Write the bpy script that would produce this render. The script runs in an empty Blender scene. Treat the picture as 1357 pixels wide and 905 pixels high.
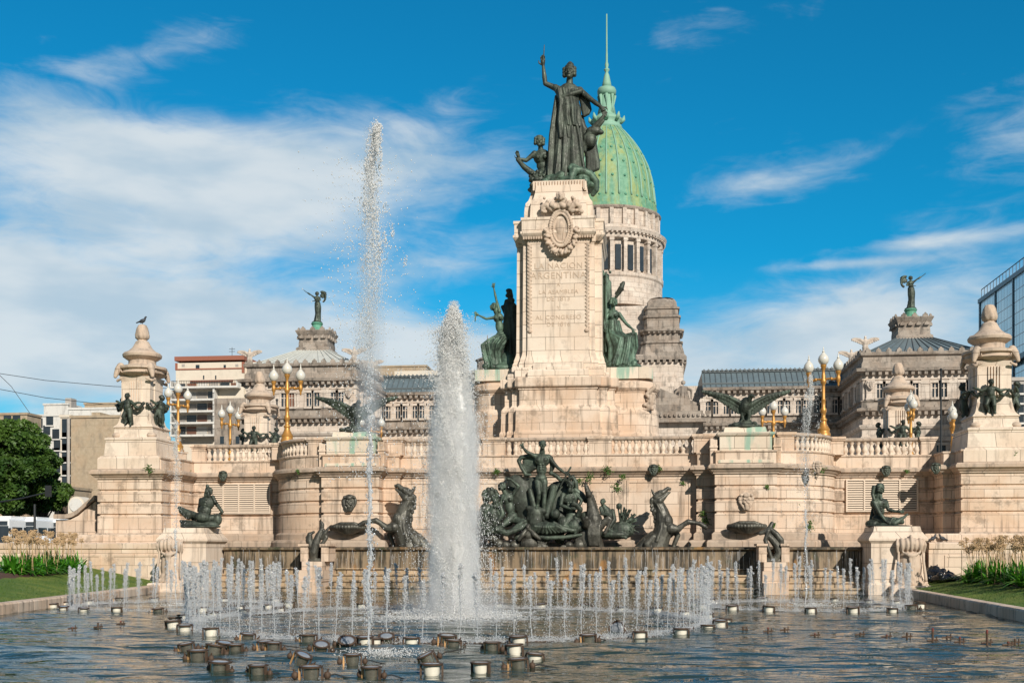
import bpy, math, random
import numpy as np
from mathutils import Vector, Matrix
R = math.radians
sin, cos, pi = math.sin, math.cos, math.pi
rng = random.Random(7)
nrg = np.random.default_rng(11)
SC = bpy.context.scene
COL = SC.collection

# ------------------------------------------------------------------ camera
F_PX, CX_PX, YH_PX, EYE = 1500.0, 678.5, 727.0, 1.75
TH = R(6.5)
CT, ST = cos(TH), sin(TH)
cam_d = bpy.data.cameras.new('camera')
cam = bpy.data.objects.new('camera', cam_d)
COL.objects.link(cam)
cam.location = (0, 0, EYE)
cam.rotation_euler = (R(90), 0, TH)
cam_d.sensor_width = 36.0
cam_d.lens = 36.0 * F_PX / 1357.0
cam_d.shift_y = (YH_PX - 452.5) / 1357.0
cam_d.clip_end = 6000
cam_d.clip_start = 0.1
SC.camera = cam

# ------------------------------------------------------------------ light
SUN_AZ, SUN_EL = R(150.5), R(29)          # azimuth measured clockwise from +Y
sd = Vector((sin(SUN_AZ) * cos(SUN_EL), cos(SUN_AZ) * cos(SUN_EL), sin(SUN_EL)))
sl = bpy.data.lights.new('sun', 'SUN')
sl.energy = 5.0
sl.angle = R(0.55)
sl.color = (1.0, 0.925, 0.81)
so = bpy.data.objects.new('sun', sl)
COL.objects.link(so)
so.rotation_euler = sd.to_track_quat('Z', 'Y').to_euler()
so.location = (30, -30, 40)

SC.view_settings.view_transform = 'Standard'
SC.view_settings.look = 'None'
SC.view_settings.gamma = 1
SC.view_settings.exposure = 0.0
SC.view_settings.use_curve_mapping = False
SC.cycles.max_bounces = 10
SC.cycles.diffuse_bounces = 7
SC.cycles.transparent_max_bounces = 24
SC.cycles.transmission_bounces = 4
SC.cycles.volume_bounces = 5
SC.cycles.volume_max_steps = 192
SC.cycles.use_denoising = True
SC.cycles.caustics_reflective = False
SC.cycles.caustics_refractive = False

W = bpy.data.worlds.new('World')
SC.world = W
W.use_nodes = True
nt = W.node_tree
for n in list(nt.nodes):
    nt.nodes.remove(n)


class NG:
    """tiny node helper"""
    def __init__(s, nt):
        s.nt = nt

    def n(s, typ, **kw):
        nd = s.nt.nodes.new(typ)
        ins = kw.pop('ins', {})
        for k, v in kw.items():
            setattr(nd, k, v)
        for k, v in ins.items():
            s.put(nd.inputs[k], v)
        return nd

    def put(s, sock, v):
        if isinstance(v, bpy.types.NodeSocket):
            s.nt.links.new(v, sock)
        elif isinstance(v, bpy.types.Node):
            s.nt.links.new(v.outputs[0], sock)
        else:
            if sock.type == 'RGBA' and len(v) == 3:
                v = (*v, 1)
            sock.default_value = v

    def m(s, op, a, b=0.0, c=0.0, clamp=False):
        nd = s.nt.nodes.new('ShaderNodeMath')
        nd.operation = op
        nd.use_clamp = clamp
        s.put(nd.inputs[0], a)
        s.put(nd.inputs[1], b)
        s.put(nd.inputs[2], c)
        return nd.outputs[0]

    def mix(s, fac, a, b, mode='MIX'):
        nd = s.nt.nodes.new('ShaderNodeMix')
        nd.data_type = 'RGBA'
        nd.blend_type = mode
        s.put(nd.inputs[0], fac)
        s.put(nd.inputs[6], a)
        s.put(nd.inputs[7], b)
        return nd.outputs[2]

    def ramp(s, fac, a, b, va=0.0, vb=1.0):
        nd = s.nt.nodes.new('ShaderNodeMapRange')
        nd.interpolation_type = 'SMOOTHSTEP'
        s.put(nd.inputs[0], fac)
        s.put(nd.inputs[1], a)
        s.put(nd.inputs[2], b)
        s.put(nd.inputs[3], va)
        s.put(nd.inputs[4], vb)
        return nd.outputs[0]

    def noise(s, vec, scale, detail=4, rough=0.55, dist=0.0):
        nd = s.nt.nodes.new('ShaderNodeTexNoise')
        s.put(nd.inputs['Vector'], vec)
        nd.inputs['Scale'].default_value = scale
        nd.inputs['Detail'].default_value = detail
        nd.inputs['Roughness'].default_value = rough
        nd.inputs['Distortion'].default_value = dist
        return nd.outputs[0]

    def vscale(s, vec, sc):
        nd = s.nt.nodes.new('ShaderNodeVectorMath')
        nd.operation = 'MULTIPLY'
        s.put(nd.inputs[0], vec)
        nd.inputs[1].default_value = sc
        return nd.outputs[0]


g = NG(nt)
sky = g.n('ShaderNodeTexSky', sky_type='NISHITA', sun_disc=False, sun_elevation=SUN_EL,
          sun_rotation=SUN_AZ, altitude=50, air_density=1.0, dust_density=0.35, ozone_density=2.5)
geo = g.n('ShaderNodeTexCoord')
sep = g.n('ShaderNodeSeparateXYZ', ins={0: geo.outputs['Generated']})
X, Y_, Z_ = sep.outputs
az = g.m('ARCTAN2', X, Y_)
hor = g.m('SQRT', g.m('ADD', g.m('MULTIPLY', X, X), g.m('MULTIPLY', Y_, Y_)))
el = g.m('DIVIDE', Z_, g.m('MAXIMUM', hor, 0.02))
# direction-space cloud field: broad banks plus stretched wisps
cv = g.n('ShaderNodeCombineXYZ', ins={0: az, 1: el, 2: 0.0}).outputs[0]
warp = g.noise(g.vscale(cv, (1.5, 3.5, 1)), 2.2, 6, 0.55)
warp2 = g.noise(g.vscale(cv, (4.0, 9.0, 1)), 2.0, 8, 0.58, 0.7)
n_fine = g.noise(g.vscale(cv, (5.0, 15.0, 1)), 3.0, 8, 0.62, 1.0)


def bank(px, py, rx, ry, amp, tilt=0.0):
    a0 = math.atan((px - CX_PX) / F_PX) - TH
    e0 = (YH_PX - py) / F_PX
    da = g.m('SUBTRACT', az, a0)
    de = g.m('SUBTRACT', el, e0)
    c, s = cos(tilt), sin(tilt)
    u = g.m('ADD', g.m('MULTIPLY', da, c), g.m('MULTIPLY', de, s))
    v = g.m('SUBTRACT', g.m('MULTIPLY', de, c), g.m('MULTIPLY', da, s))
    u = g.m('DIVIDE', u, rx / F_PX)
    v = g.m('DIVIDE', v, ry / F_PX)
    d = g.m('ADD', g.m('MULTIPLY', u, u), g.m('MULTIPLY', v, v))
    return g.m('MULTIPLY', g.m('EXPONENT', g.m('MULTIPLY', d, -1.0)), amp)


tot = None
for b in [(250, 265, 240, 90, 0.92, -0.1), (120, 250, 120, 60, 0.35), (470, 240, 190, 85, 0.62, 0.1), (60, 440, 300, 75, 1.25, -0.05), (330, 470, 330, 62, 1.15),
          (600, 500, 260, 52, 0.9, 0), (290, 60, 90, 36, 0.30, 0.3), (150, 115, 100, 26, 0.30, 0.3),
          (600, 350, 120, 40, 0.5, 0.2), (1090, 228, 200, 38, 0.26, 0.25), (1260, 190, 130, 34, 0.18, 0.35), (1010, 260, 140, 30, 0.35, 0.1),
          (1230, 345, 120, 10, 0.62, 0.03), (1120, 365, 110, 7, 0.5), (1180, 430, 230, 55, 0.95, 0), (1000, 490, 280, 45, 0.7),
          (1330, 230, 80, 30, 0.3, 0.3), (640, 170, 140, 60, 0.25), (1010, 40, 260, 34, 0.20, 0.12), (600, 130, 130, 34, 0.22, 0.25), (-500, 400, 500, 200, 0.9), (2100, 380, 500, 180, 0.8)]:
    v = bank(*b)
    tot = v if tot is None else g.m('ADD', tot, v)
fld = g.m('ADD', tot, g.m('MULTIPLY', g.m('SUBTRACT', warp, 0.5), 0.95))
fld = g.m('ADD', fld, g.m('MULTIPLY', g.m('SUBTRACT', warp2, 0.5), 1.15))
fld = g.m('ADD', fld, g.m('MULTIPLY', g.m('SUBTRACT', n_fine, 0.5), 0.62))
cl = g.ramp(fld, 0.20, 1.12)
up = g.ramp(el, -0.02, 0.02)
cl = g.m('MULTIPLY', g.m('MULTIPLY', cl, 0.93), up)
skyc = g.mix(1.0, sky.outputs[0], (0.05, 1.02, 1.30), 'MULTIPLY')
skyc = g.mix(g.ramp(el, 0.26, 0.0, 0.0, 0.6), skyc, (3.2, 5.4, 6.9))
shade = g.noise(g.vscale(cv, (3.0, 8.0, 1)), 2.6, 4, 0.5)
clc = g.mix(g.ramp(shade, 0.35, 0.65), (5.4, 6.8, 7.9), (7.8, 8.5, 8.9))
rear = g.m('MULTIPLY', g.ramp(Y_, 0.25, -0.45), g.ramp(g.noise(g.vscale(geo.outputs['Generated'], (1.6, 1.6, 3.0)), 1.4, 5, 0.6), 0.30, 0.62, 0.35, 0.95))  # unseen warm-grey cloud added behind the camera as neutral fill for the facade
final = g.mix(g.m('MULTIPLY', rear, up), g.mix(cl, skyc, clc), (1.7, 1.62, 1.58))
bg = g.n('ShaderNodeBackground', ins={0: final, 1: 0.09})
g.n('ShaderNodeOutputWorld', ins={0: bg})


# ------------------------------------------------------------------ placing
def ratio(px):
    u = (px - CX_PX) / F_PX
    return (-ST + u * CT) / (CT + u * ST)


def depth(px, Y):
    u = (px - CX_PX) / F_PX
    return Y / (CT + u * ST)


def at(px, py, Y):
    """world point seen at photo pixel (px, py) standing at distance Y"""
    return Vector((ratio(px) * Y, Y, EYE + (YH_PX - py) / F_PX * depth(px, Y)))


def mpp(px, Y):
    return depth(px, Y) / F_PX


def on_water(px, py, z=0.0):
    """point on a level z seen at (px, py)"""
    t = (EYE - z) * F_PX / (py - YH_PX)
    u = (px - CX_PX) / F_PX
    Y = t * (CT + u * ST)
    return Vector((ratio(px) * Y, Y, z))


# ------------------------------------------------------------------ tagging
def tag(o, label=None, cat=None, group=None, kind=None):
    if label: o['label'] = label
    if cat: o['category'] = cat
    if group: o['group'] = group
    if kind: o['kind'] = kind
    return o


def empty(name, loc, rz=0.0):
    o = bpy.data.objects.new(name, None)
    o.empty_display_size = 0.3
    COL.objects.link(o)
    o.location = loc
    o.rotation_euler = (0, 0, rz)
    return o


def kids(o):
    return [c for c in bpy.data.objects if c.parent == o]


def copy_tree(o, parent=None):
    c = o.copy()
    COL.objects.link(c)
    c.parent = parent
    for ch in kids(o):
        copy_tree(ch, c)
    return c


ORD = ('first second third fourth fifth sixth seventh eighth ninth tenth eleventh twelfth thirteenth fourteenth '
       'fifteenth sixteenth seventeenth eighteenth nineteenth twentieth').split()
ORD += ['twenty-' + w for w in ORD[:9]] + ['thirtieth'] + ['thirty-' + w for w in ORD[:9]] + ['fortieth'] + ['forty-' + w for w in ORD[:9]] + ['fiftieth'] + ['fifty-' + w for w in ORD[:9]]


# ------------------------------------------------------------------ mesh builder
class MB:
    def __init__(s, origin=(0, 0, 0)):
        s.v = []
        s.f = []
        s.o = Vector(origin)

    def add(s, vs, fs):
        b = len(s.v)
        s.v.extend([tuple(p) for p in vs])
        s.f.extend([tuple(b + i for i in f) for f in fs])

    def box(s, x0, x1, y0, y1, z0, z1):
        s.add([(x0, y0, z0), (x1, y0, z0), (x1, y1, z0), (x0, y1, z0), (x0, y0, z1), (x1, y0, z1), (x1, y1, z1), (x0, y1, z1)],
              [(3, 2, 1, 0), (4, 5, 6, 7), (0, 1, 5, 4), (1, 2, 6, 5), (2, 3, 7, 6), (3, 0, 4, 7)])

    def cbox(s, cx, cy, z0, z1, sx, sy, rz=0.0, tx=None, ty=None):
        tx = sx if tx is None else tx
        ty = sy if ty is None else ty
        c, n = cos(rz), sin(rz)
        vs = []
        for z, hx, hy in ((z0, sx / 2, sy / 2), (z1, tx / 2, ty / 2)):
            for a, b in ((-1, -1), (1, -1), (1, 1), (-1, 1)):
                x, y = a * hx, b * hy
                vs.append((cx + x * c - y * n, cy + x * n + y * c, z))
        s.add(vs, [(3, 2, 1, 0), (4, 5, 6, 7), (0, 1, 5, 4), (1, 2, 6, 5), (2, 3, 7, 6), (3, 0, 4, 7)])

    def poly(s, pts, z0, z1):
        """pts counter-clockwise in plan"""
        n = len(pts)
        s.add([(x, y, z0) for x, y in pts] + [(x, y, z1) for x, y in pts],
              [tuple(range(n - 1, -1, -1)), tuple(range(n, 2 * n))] + [(i, (i + 1) % n, n + (i + 1) % n, n + i) for i in range(n)])

    def front(s, pts, y0, y1):
        """outline in x,z extruded from y0 (near) to y1 (far); pts counter-clockwise seen from -y"""
        n = len(pts)
        s.add([(x, y0, z) for x, z in pts] + [(x, y1, z) for x, z in pts],
              [tuple(range(n)), tuple(range(2 * n - 1, n - 1, -1))] + [(i, n + i, n + (i + 1) % n, (i + 1) % n) for i in range(n)])

    def side(s, pts, x0, x1):
        n = len(pts)
        s.add([(x0, y, z) for y, z in pts] + [(x1, y, z) for y, z in pts],
              [tuple(range(n - 1, -1, -1)), tuple(range(n, 2 * n))] + [(i, (i + 1) % n, n + (i + 1) % n, n + i) for i in range(n)])

    def lathe(s, cx, cy, prof, seg=20, a0=0.0, sx=1.0, sy=1.0, fold=None):
        n = len(prof)
        vs = []
        for r, z in prof:
            for k in range(seg):
                a = a0 + 2 * pi * k / seg
                rr = r * (1 + fold(a, z)) if fold else r
                vs.append((cx + rr * cos(a) * sx, cy + rr * sin(a) * sy, z))
        fs = []
        for j in range(n - 1):
            for k in range(seg):
                k2 = (k + 1) % seg
                fs.append((j * seg + k, j * seg + k2, (j + 1) * seg + k2, (j + 1) * seg + k))
        fs.append(tuple(range(seg - 1, -1, -1)))
        fs.append(tuple((n - 1) * seg + k for k in range(seg)))
        s.add(vs, fs)

    def tube(s, pts, r, seg=8, r1=None):
        pts = [Vector(p) for p in pts]
        n = len(pts)
        vs = []
        up = Vector((0, 0, 1))
        for i, p in enumerate(pts):
            d = (pts[min(i + 1, n - 1)] - pts[max(i - 1, 0)]).normalized()
            a = d.cross(up)
            if a.length < 0.05:
                a = d.cross(Vector((0, 1, 0)))
            a.normalize()
            b = d.cross(a)
            rr = r[i] if isinstance(r, (list, tuple)) else (r if r1 is None else r + (r1 - r) * i / (n - 1))
            for k in range(seg):
                t = 2 * pi * k / seg
                vs.append(p + a * cos(t) * rr + b * sin(t) * rr)
        fs = []
        for i in range(n - 1):
            for k in range(seg):
                k2 = (k + 1) % seg
                fs.append((i * seg + k, (i + 1) * seg + k, (i + 1) * seg + k2, i * seg + k2))
        fs.append(tuple(range(seg)))
        fs.append(tuple((n - 1) * seg + k for k in range(seg - 1, -1, -1)))
        s.add(vs, fs)

    def sphere(s, c, r, seg=14, ring=8, M=None):
        if not isinstance(r, (tuple, list)): r = (r, r, r)
        vs = [Vector((0, 0, -r[2]))]
        for j in range(1, ring):
            t = -pi / 2 + pi * j / ring
            for k in range(seg):
                a = 2 * pi * k / seg
                vs.append(Vector((r[0] * cos(t) * cos(a), r[1] * cos(t) * sin(a), r[2] * sin(t))))
        vs.append(Vector((0, 0, r[2])))
        c = Vector(c)
        if M is not None: vs = [M @ v for v in vs]
        vs = [v + c for v in vs]
        fs = []
        for k in range(seg):
            fs.append((0, 1 + (k + 1) % seg, 1 + k))
            L = 1 + (ring - 2) * seg
            fs.append((L + k, L + (k + 1) % seg, len(vs) - 1))
        for j in range(ring - 2):
            for k in range(seg):
                a = 1 + j * seg
                b = a + seg
                fs.append((a + k, a + (k + 1) % seg, b + (k + 1) % seg, b + k))
        s.add(vs, fs)

    def sweep(s, path, prof, closed=False, cap=False):
        """path in plan (outward = right-hand side), prof = (offset, z) from the bottom up"""
        P = [Vector((x, y)) for x, y in path]
        n = len(P)
        ms = []
        for i in range(n):
            def nrm(a, b):
                d = (b - a).normalized()
                return Vector((d.y, -d.x))
            if closed or 0 < i < n - 1:
                n1 = nrm(P[i - 1], P[i])
                n2 = nrm(P[i], P[(i + 1) % n])
            elif i == 0:
                n1 = n2 = nrm(P[0], P[1])
            else:
                n1 = n2 = nrm(P[-2], P[-1])
            ms.append((n1 + n2) / max(0.15, 1 + n1.dot(n2)))
        vs = []
        for off, z in prof:
            for p, m_ in zip(P, ms):
                q = p + m_ * off
                vs.append((q.x, q.y, z))
        fs = []
        for j in range(len(prof) - 1):
            for i in range(n if closed else n - 1):
                i2 = (i + 1) % n
                fs.append((j * n + i, j * n + i2, (j + 1) * n + i2, (j + 1) * n + i))
        if cap and closed:
            fs.append(tuple((len(prof) - 1) * n + i for i in range(n)))
        s.add(vs, fs)

    def build(s, name, m, parent=None, smooth=False, loc=None):
        me = bpy.data.meshes.new(name)
        o3 = s.o
        me.from_pydata([(x - o3.x, y - o3.y, z - o3.z) for x, y, z in s.v], [], s.f)
        me.update()
        if smooth:
            me.polygons.foreach_set('use_smooth', [True] * len(me.polygons))
        o = bpy.data.objects.new(name, me)
        COL.objects.link(o)
        me.materials.append(m)
        if parent is not None:
            o.parent = parent
        elif loc is not None:
            o.location = loc
        else:
            o.location = s.o
        return o


def auto_smooth(o, ang=35):
    me = o.data
    me.polygons.foreach_set('use_smooth', [True] * len(me.polygons))
    me.set_sharp_from_angle(angle=R(ang))


def np_mesh(name, V, T, m, parent=None, loc=(0, 0, 0), smooth=False):
    me = bpy.data.meshes.new(name)
    me.vertices.add(len(V))
    me.vertices.foreach_set('co', np.asarray(V, dtype=np.float32).ravel())
    k = T.shape[1]
    me.loops.add(T.size)
    me.loops.foreach_set('vertex_index', T.astype(np.int32).ravel())
    me.polygons.add(len(T))
    me.polygons.foreach_set('loop_start', np.arange(0, T.size, k, dtype=np.int32))
    me.polygons.foreach_set('loop_total', np.full(len(T), k, dtype=np.int32))
    if smooth:
        me.polygons.foreach_set('use_smooth', np.ones(len(T), dtype=bool))
    me.update(calc_edges=True)
    me.materials.append(m)
    o = bpy.data.objects.new(name, me)
    COL.objects.link(o)
    o.location = loc
    if parent is not None: o.parent = parent
    return o


# ------------------------------------------------------------------ sculpting (closed blobs fused by a voxel remesh)
class Sculpt:
    """coordinates in the drawing units of a detail view: x right, y down, third = towards the viewer (+)"""
    def __init__(s, ox, oy, sc, flip=False):
        s.ox, s.oy, s.sc, s.fl = ox, oy, sc, (-1 if flip else 1)
        s.mb = MB()

    def P(s, p):
        x, y = p[0], p[1]
        d = p[2] if len(p) > 2 else 0
        return Vector(((x - s.ox) * s.sc * s.fl, -d * s.sc, (s.oy - y) * s.sc))

    def ball(s, p, r, rot=None, seg=14):
        if not isinstance(r, (tuple, list)): r = (r, r, r)
        r = (r[0] * s.sc, r[1] * s.sc, r[2] * s.sc)
        M = None
        if rot is not None:
            M = Matrix.Rotation(R(rot) * s.fl, 3, 'Y')
        s.mb.sphere(s.P(p), r, seg, 10, M)

    def limb(s, pts):
        """pts = [(x, y, d, r), ...] tapered chain"""
        for a, b in zip(pts[:-1], pts[1:]):
            pa, pb = s.P(a), s.P(b)
            s.mb.tube([pa, pb], [a[3] * s.sc, b[3] * s.sc], 12)
        for a in pts:
            s.mb.sphere(s.P(a), a[3] * s.sc, 12, 8)

    def slab(s, p0, p1, w0, w1, t):
        """flat blade from p0 to p1, widths in the picture plane, thickness t in depth"""
        a, b = s.P(p0), s.P(p1)
        d = (b - a).normalized()
        n = d.cross(Vector((0, 1, 0))).normalized()
        m_ = d.cross(n).normalized()
        k = s.sc
        vs = []
        N = 10
        for q, w in ((a, w0), ((a + b) / 2, (w0 + w1) / 2 * 1.05), (b, w1)):
            for i in range(N):
                t_ = 2 * pi * i / N
                vs.append(q + n * cos(t_) * w * k + m_ * sin(t_) * t * k)
        fs = []
        for j in range(2):
            for i in range(N):
                i2 = (i + 1) % N
                fs.append((j * N + i, (j + 1) * N + i, (j + 1) * N + i2, j * N + i2))
        fs += [tuple(range(N)), tuple(2 * N + i for i in range(N - 1, -1, -1))]
        s.mb.add(vs, fs)

    def robe(s, rings, folds=11, amp=0.12, ph=0.0, seg=64):
        """rings = [(x, y, d, rx, ry[, ampscale])] from top to bottom"""
        vs = []
        n = len(rings)
        for j, rg in enumerate(rings):
            x, y, d, rx, ry = rg[:5]
            am = amp * (rg[5] if len(rg) > 5 else j / (n - 1))
            for k in range(seg):
                a = 2 * pi * k / seg
                w = sin(folds * a + ph + 0.35 * j * sin(a)) * 0.6 + sin((folds * 1.7 // 1) * a + 1.3 + ph + 0.2 * j) * 0.4
                w = w if w > 0 else w * 1.4
                q = 1 + am * w
                P = s.P((x, y, d))
                vs.append((P.x + rx * q * cos(a) * s.sc, P.y + ry * q * sin(a) * s.sc, P.z))
        fs = []
        for j in range(n - 1):
            for k in range(seg):
                k2 = (k + 1) % seg
                fs.append(((j + 1) * seg + k, (j + 1) * seg + k2, j * seg + k2, j * seg + k))
        fs.append(tuple(range(seg)))
        fs.append(tuple((n - 1) * seg + k for k in range(seg - 1, -1, -1)))
        s.mb.add(vs, fs)

    def head(s, p, k, look=0.0, tilt=0.0, hair='short', up=0.0):
        """p = head centre, k = head height; look = yaw deg (0 = viewer), tilt = roll deg"""
        c = s.P(p)
        kk = k * s.sc
        M = Matrix.Rotation(R(tilt) * s.fl, 3, 'Y') @ Matrix.Rotation(R(look) * s.fl, 3, 'Z') @ Matrix.Rotation(R(-up), 3, 'X')

        def b(x, y, z, r):
            r = r if isinstance(r, tuple) else (r, r, r)
            s.mb.sphere(c + M @ Vector((x * kk, -y * kk, z * kk)), tuple(q * kk for q in r), 12, 8, M)
        b(0, -0.04, 0.08, (0.36, 0.42, 0.40))
        b(0, 0.10, -0.14, (0.27, 0.27, 0.34))
        b(0, 0.26, -0.36, (0.12, 0.11, 0.10))       # chin
        b(0, 0.36, 0.10, (0.25, 0.06, 0.05))        # brow
        b(0, 0.42, -0.06, (0.055, 0.09, 0.13))      # nose
        b(0, 0.35, -0.22, (0.10, 0.06, 0.035))      # mouth
        for q in (-1, 1):
            b(q * 0.13, 0.33, 0.0, (0.055, 0.045, 0.035))
            b(q * 0.17, 0.26, -0.10, (0.09, 0.09, 0.08))
            b(q * 0.36, 0.0, -0.04, (0.04, 0.09, 0.12))
        if hair == 'short':
            for i in range(14):
                a = i * 2.4
                b(0.3 * cos(a) * (0.4 + 0.05 * i), -0.15 + 0.26 * sin(a), 0.30 + 0.1 * cos(a * 1.7) - 0.012 * i, 0.14)
        if hair in ('bun', 'long', 'band'):
            for q in (-1, 1):
                for z in (0.2, 0.0, -0.2):
                    b(q * 0.34, 0.02, z, (0.15, 0.2, 0.16))
            b(0, -0.1, 0.38, (0.34, 0.36, 0.16))
            b(0, -0.42, -0.02, (0.26, 0.2, 0.26))
        if hair == 'long':
            for q in (-0.2, 0, 0.2):
                b(q, -0.38, -0.4, (0.16, 0.14, 0.4))
        if hair == 'beard':
            for q in (-0.18, 0, 0.18):
                b(q, 0.22, -0.5, (0.12, 0.12, 0.24))
            for i in range(12):
                a = i * 2.4
                b(0.33 * cos(a), -0.1 + 0.26 * sin(a), 0.3 + 0.08 * sin(i), 0.15)

    def hand(s, w, t, k, spread=0.35, thumb=1, curl=0.25):
        """wrist w, pointing to t (x, y, d): palm, four fingers and a thumb; k = head height"""
        a, b = s.P(w), s.P(t)
        d = (b - a).normalized()
        n = d.cross(Vector((0, 1, 0)))
        n = n.normalized() if n.length > 0.1 else Vector((1, 0, 0))
        f = d.cross(n).normalized()
        kk = k * s.sc
        s.mb.tube([a, a + d * 0.36 * kk], [0.10 * kk, 0.17 * kk], 8)
        s.mb.sphere(a + d * 0.22 * kk, 0.15 * kk, 10, 6)
        for i, (o, L) in enumerate(((-1.5, 0.34), (-0.5, 0.42), (0.5, 0.39), (1.5, 0.30))):
            dd = (d + n * o * spread * 0.45).normalized()
            p0 = a + d * 0.32 * kk + n * o * 0.075 * kk
            p1 = p0 + dd * L * 0.55 * kk
            p2 = p1 + (dd + f * curl).normalized() * L * 0.5 * kk
            s.mb.tube([p0, p1, p2], [0.05 * kk, 0.045 * kk, 0.035 * kk], 7)
        p0 = a + d * 0.1 * kk + n * thumb * 0.1 * kk
        p1 = p0 + (d * 0.6 + n * thumb * 0.8) * 0.22 * kk
        s.mb.tube([p0, p1, p1 + d * 0.18 * kk], [0.06 * kk, 0.05 * kk, 0.04 * kk], 7)

    def arm(s, sh, el_, wr, k, fat=1.0, hand=None, **kw):
        s.limb([(*sh, 0.25 * k * fat), (*[(a * 0.6 + b * 0.4) for a, b in zip(sh, el_)], 0.21 * k * fat), (*el_, 0.165 * k * fat)])
        m_ = [(a * 0.65 + b * 0.35) for a, b in zip(el_, wr)]
        s.limb([(*el_, 0.16 * k * fat), (*m_, 0.175 * k * fat), (*wr, 0.10 * k * fat)])
        if hand is not None:
            s.hand(wr, hand, k, **kw)

    def leg(s, hp, kn, an, k, toe=None, fat=1.0):
        s.limb([(*hp, 0.38 * k * fat), (*[(a * 0.55 + b * 0.45) for a, b in zip(hp, kn)], 0.34 * k * fat), (*kn, 0.235 * k * fat)])
        m_ = [(a * 0.62 + b * 0.38) for a, b in zip(kn, an)]
        s.limb([(*kn, 0.22 * k * fat), (*m_, 0.25 * k * fat), (*an, 0.125 * k * fat)])
        if toe is not None:
            s.limb([(*an, 0.13 * k), (*toe, 0.10 * k)])

    def torso(s, ch, pv, k, female=False, fat=1.0, tw=0.0):
        cx, cy, cd = ch
        px_, py_, pd = pv
        ang = math.degrees(math.atan2(px_ - cx, py_ - cy))
        L = math.hypot(px_ - cx, py_ - cy)
        wd = 0.72 if female else 0.86
        s.ball((cx, cy, cd), (wd * k * fat, 0.50 * k * fat, 0.66 * k), -ang, 20)
        s.ball(((cx + px_) / 2, (cy + py_) / 2, (cd + pd) / 2), (0.56 * k * fat, 0.42 * k * fat, max(0.6 * k, L * 0.42)), -ang, 20)
        s.ball((px_, py_, pd), (0.66 * k * fat, 0.5 * k * fat, 0.48 * k), -ang, 20)
        if female:
            for q in (-1, 1):
                s.ball((cx + q * 0.3 * k, cy + 0.12 * k, cd + 0.42 * k), 0.2 * k)
        else:
            for q in (-1, 1):
                s.ball((cx + q * 0.33 * k, cy - 0.05 * k, cd + 0.34 * k), (0.30 * k, 0.16 * k, 0.22 * k))
                for j in range(3):
                    s.ball((cx + q * 0.15 * k, cy + (0.45 + 0.24 * j) * k, cd + 0.36 * k), (0.13 * k, 0.10 * k, 0.10 * k))

    def mesh(s, voxel, smooth=2, rough=0.0):
        me = bpy.data.meshes.new('tmp')
        me.from_pydata([tuple(v) for v in s.mb.v], [], s.mb.f)
        me.update()
        o = bpy.data.objects.new('tmp', me)
        COL.objects.link(o)
        md = o.modifiers.new('r', 'REMESH')
        md.mode = 'VOXEL'
        md.voxel_size = voxel
        md.use_smooth_shade = True
        if smooth:
            ms_ = o.modifiers.new('s', 'SMOOTH')
            ms_.iterations = smooth
            ms_.factor = 0.5
        dg = bpy.context.evaluated_depsgraph_get()
        dg.update()
        out = bpy.data.meshes.new_from_object(o.evaluated_get(dg))
        bpy.data.objects.remove(o)
        bpy.data.meshes.remove(me)
        return out

    def build(s, name, m, parent=None, loc=(0, 0, 0), voxel=0.03, smooth=2):
        me = s.mesh(voxel, smooth)
        me.name = name
        me.materials.clear()
        me.materials.append(m)
        me.polygons.foreach_set('use_smooth', [True] * len(me.polygons))
        o = bpy.data.objects.new(name, me)
        COL.objects.link(o)
        o.location = loc
        if parent is not None: o.parent = parent
        return o
# ------------------------------------------------------------------ materials
def new_mat(name):
    m = bpy.data.materials.new(name)
    m.use_nodes = True
    t = m.node_tree
    for n in list(t.nodes): t.nodes.remove(n)
    return m, NG(t)


def finish(h, base, rough=0.7, metal=0.0, bump=None, bstr=0.3, bdist=0.02, **kw):
    p = h.n('ShaderNodeBsdfPrincipled')
    h.put(p.inputs['Base Color'], base)
    h.put(p.inputs['Roughness'], rough)
    h.put(p.inputs['Metallic'], metal)
    for k, v in kw.items():
        h.put(p.inputs[k.replace('_', ' ')], v)
    if bump is not None:
        b = h.n('ShaderNodeBump', ins={'Strength': bstr, 'Distance': bdist, 'Height': bump})
        h.put(p.inputs['Normal'], b.outputs[0])
    h.n('ShaderNodeOutputMaterial', ins={0: p})
    return p


def simple(name, col, rough=0.6, metal=0.0, var=0.15, nscale=6.0, bstr=0.15, **kw):
    m, h = new_mat(name)
    tc = h.n('ShaderNodeTexCoord').outputs['Object']
    n = h.noise(tc, nscale, 5)
    c = h.mix(n, tuple(x * (1 - var) for x in col), tuple(min(1, x * (1 + var)) for x in col))
    finish(h, c, rough, metal, n, bstr, **kw)
    return m


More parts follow.
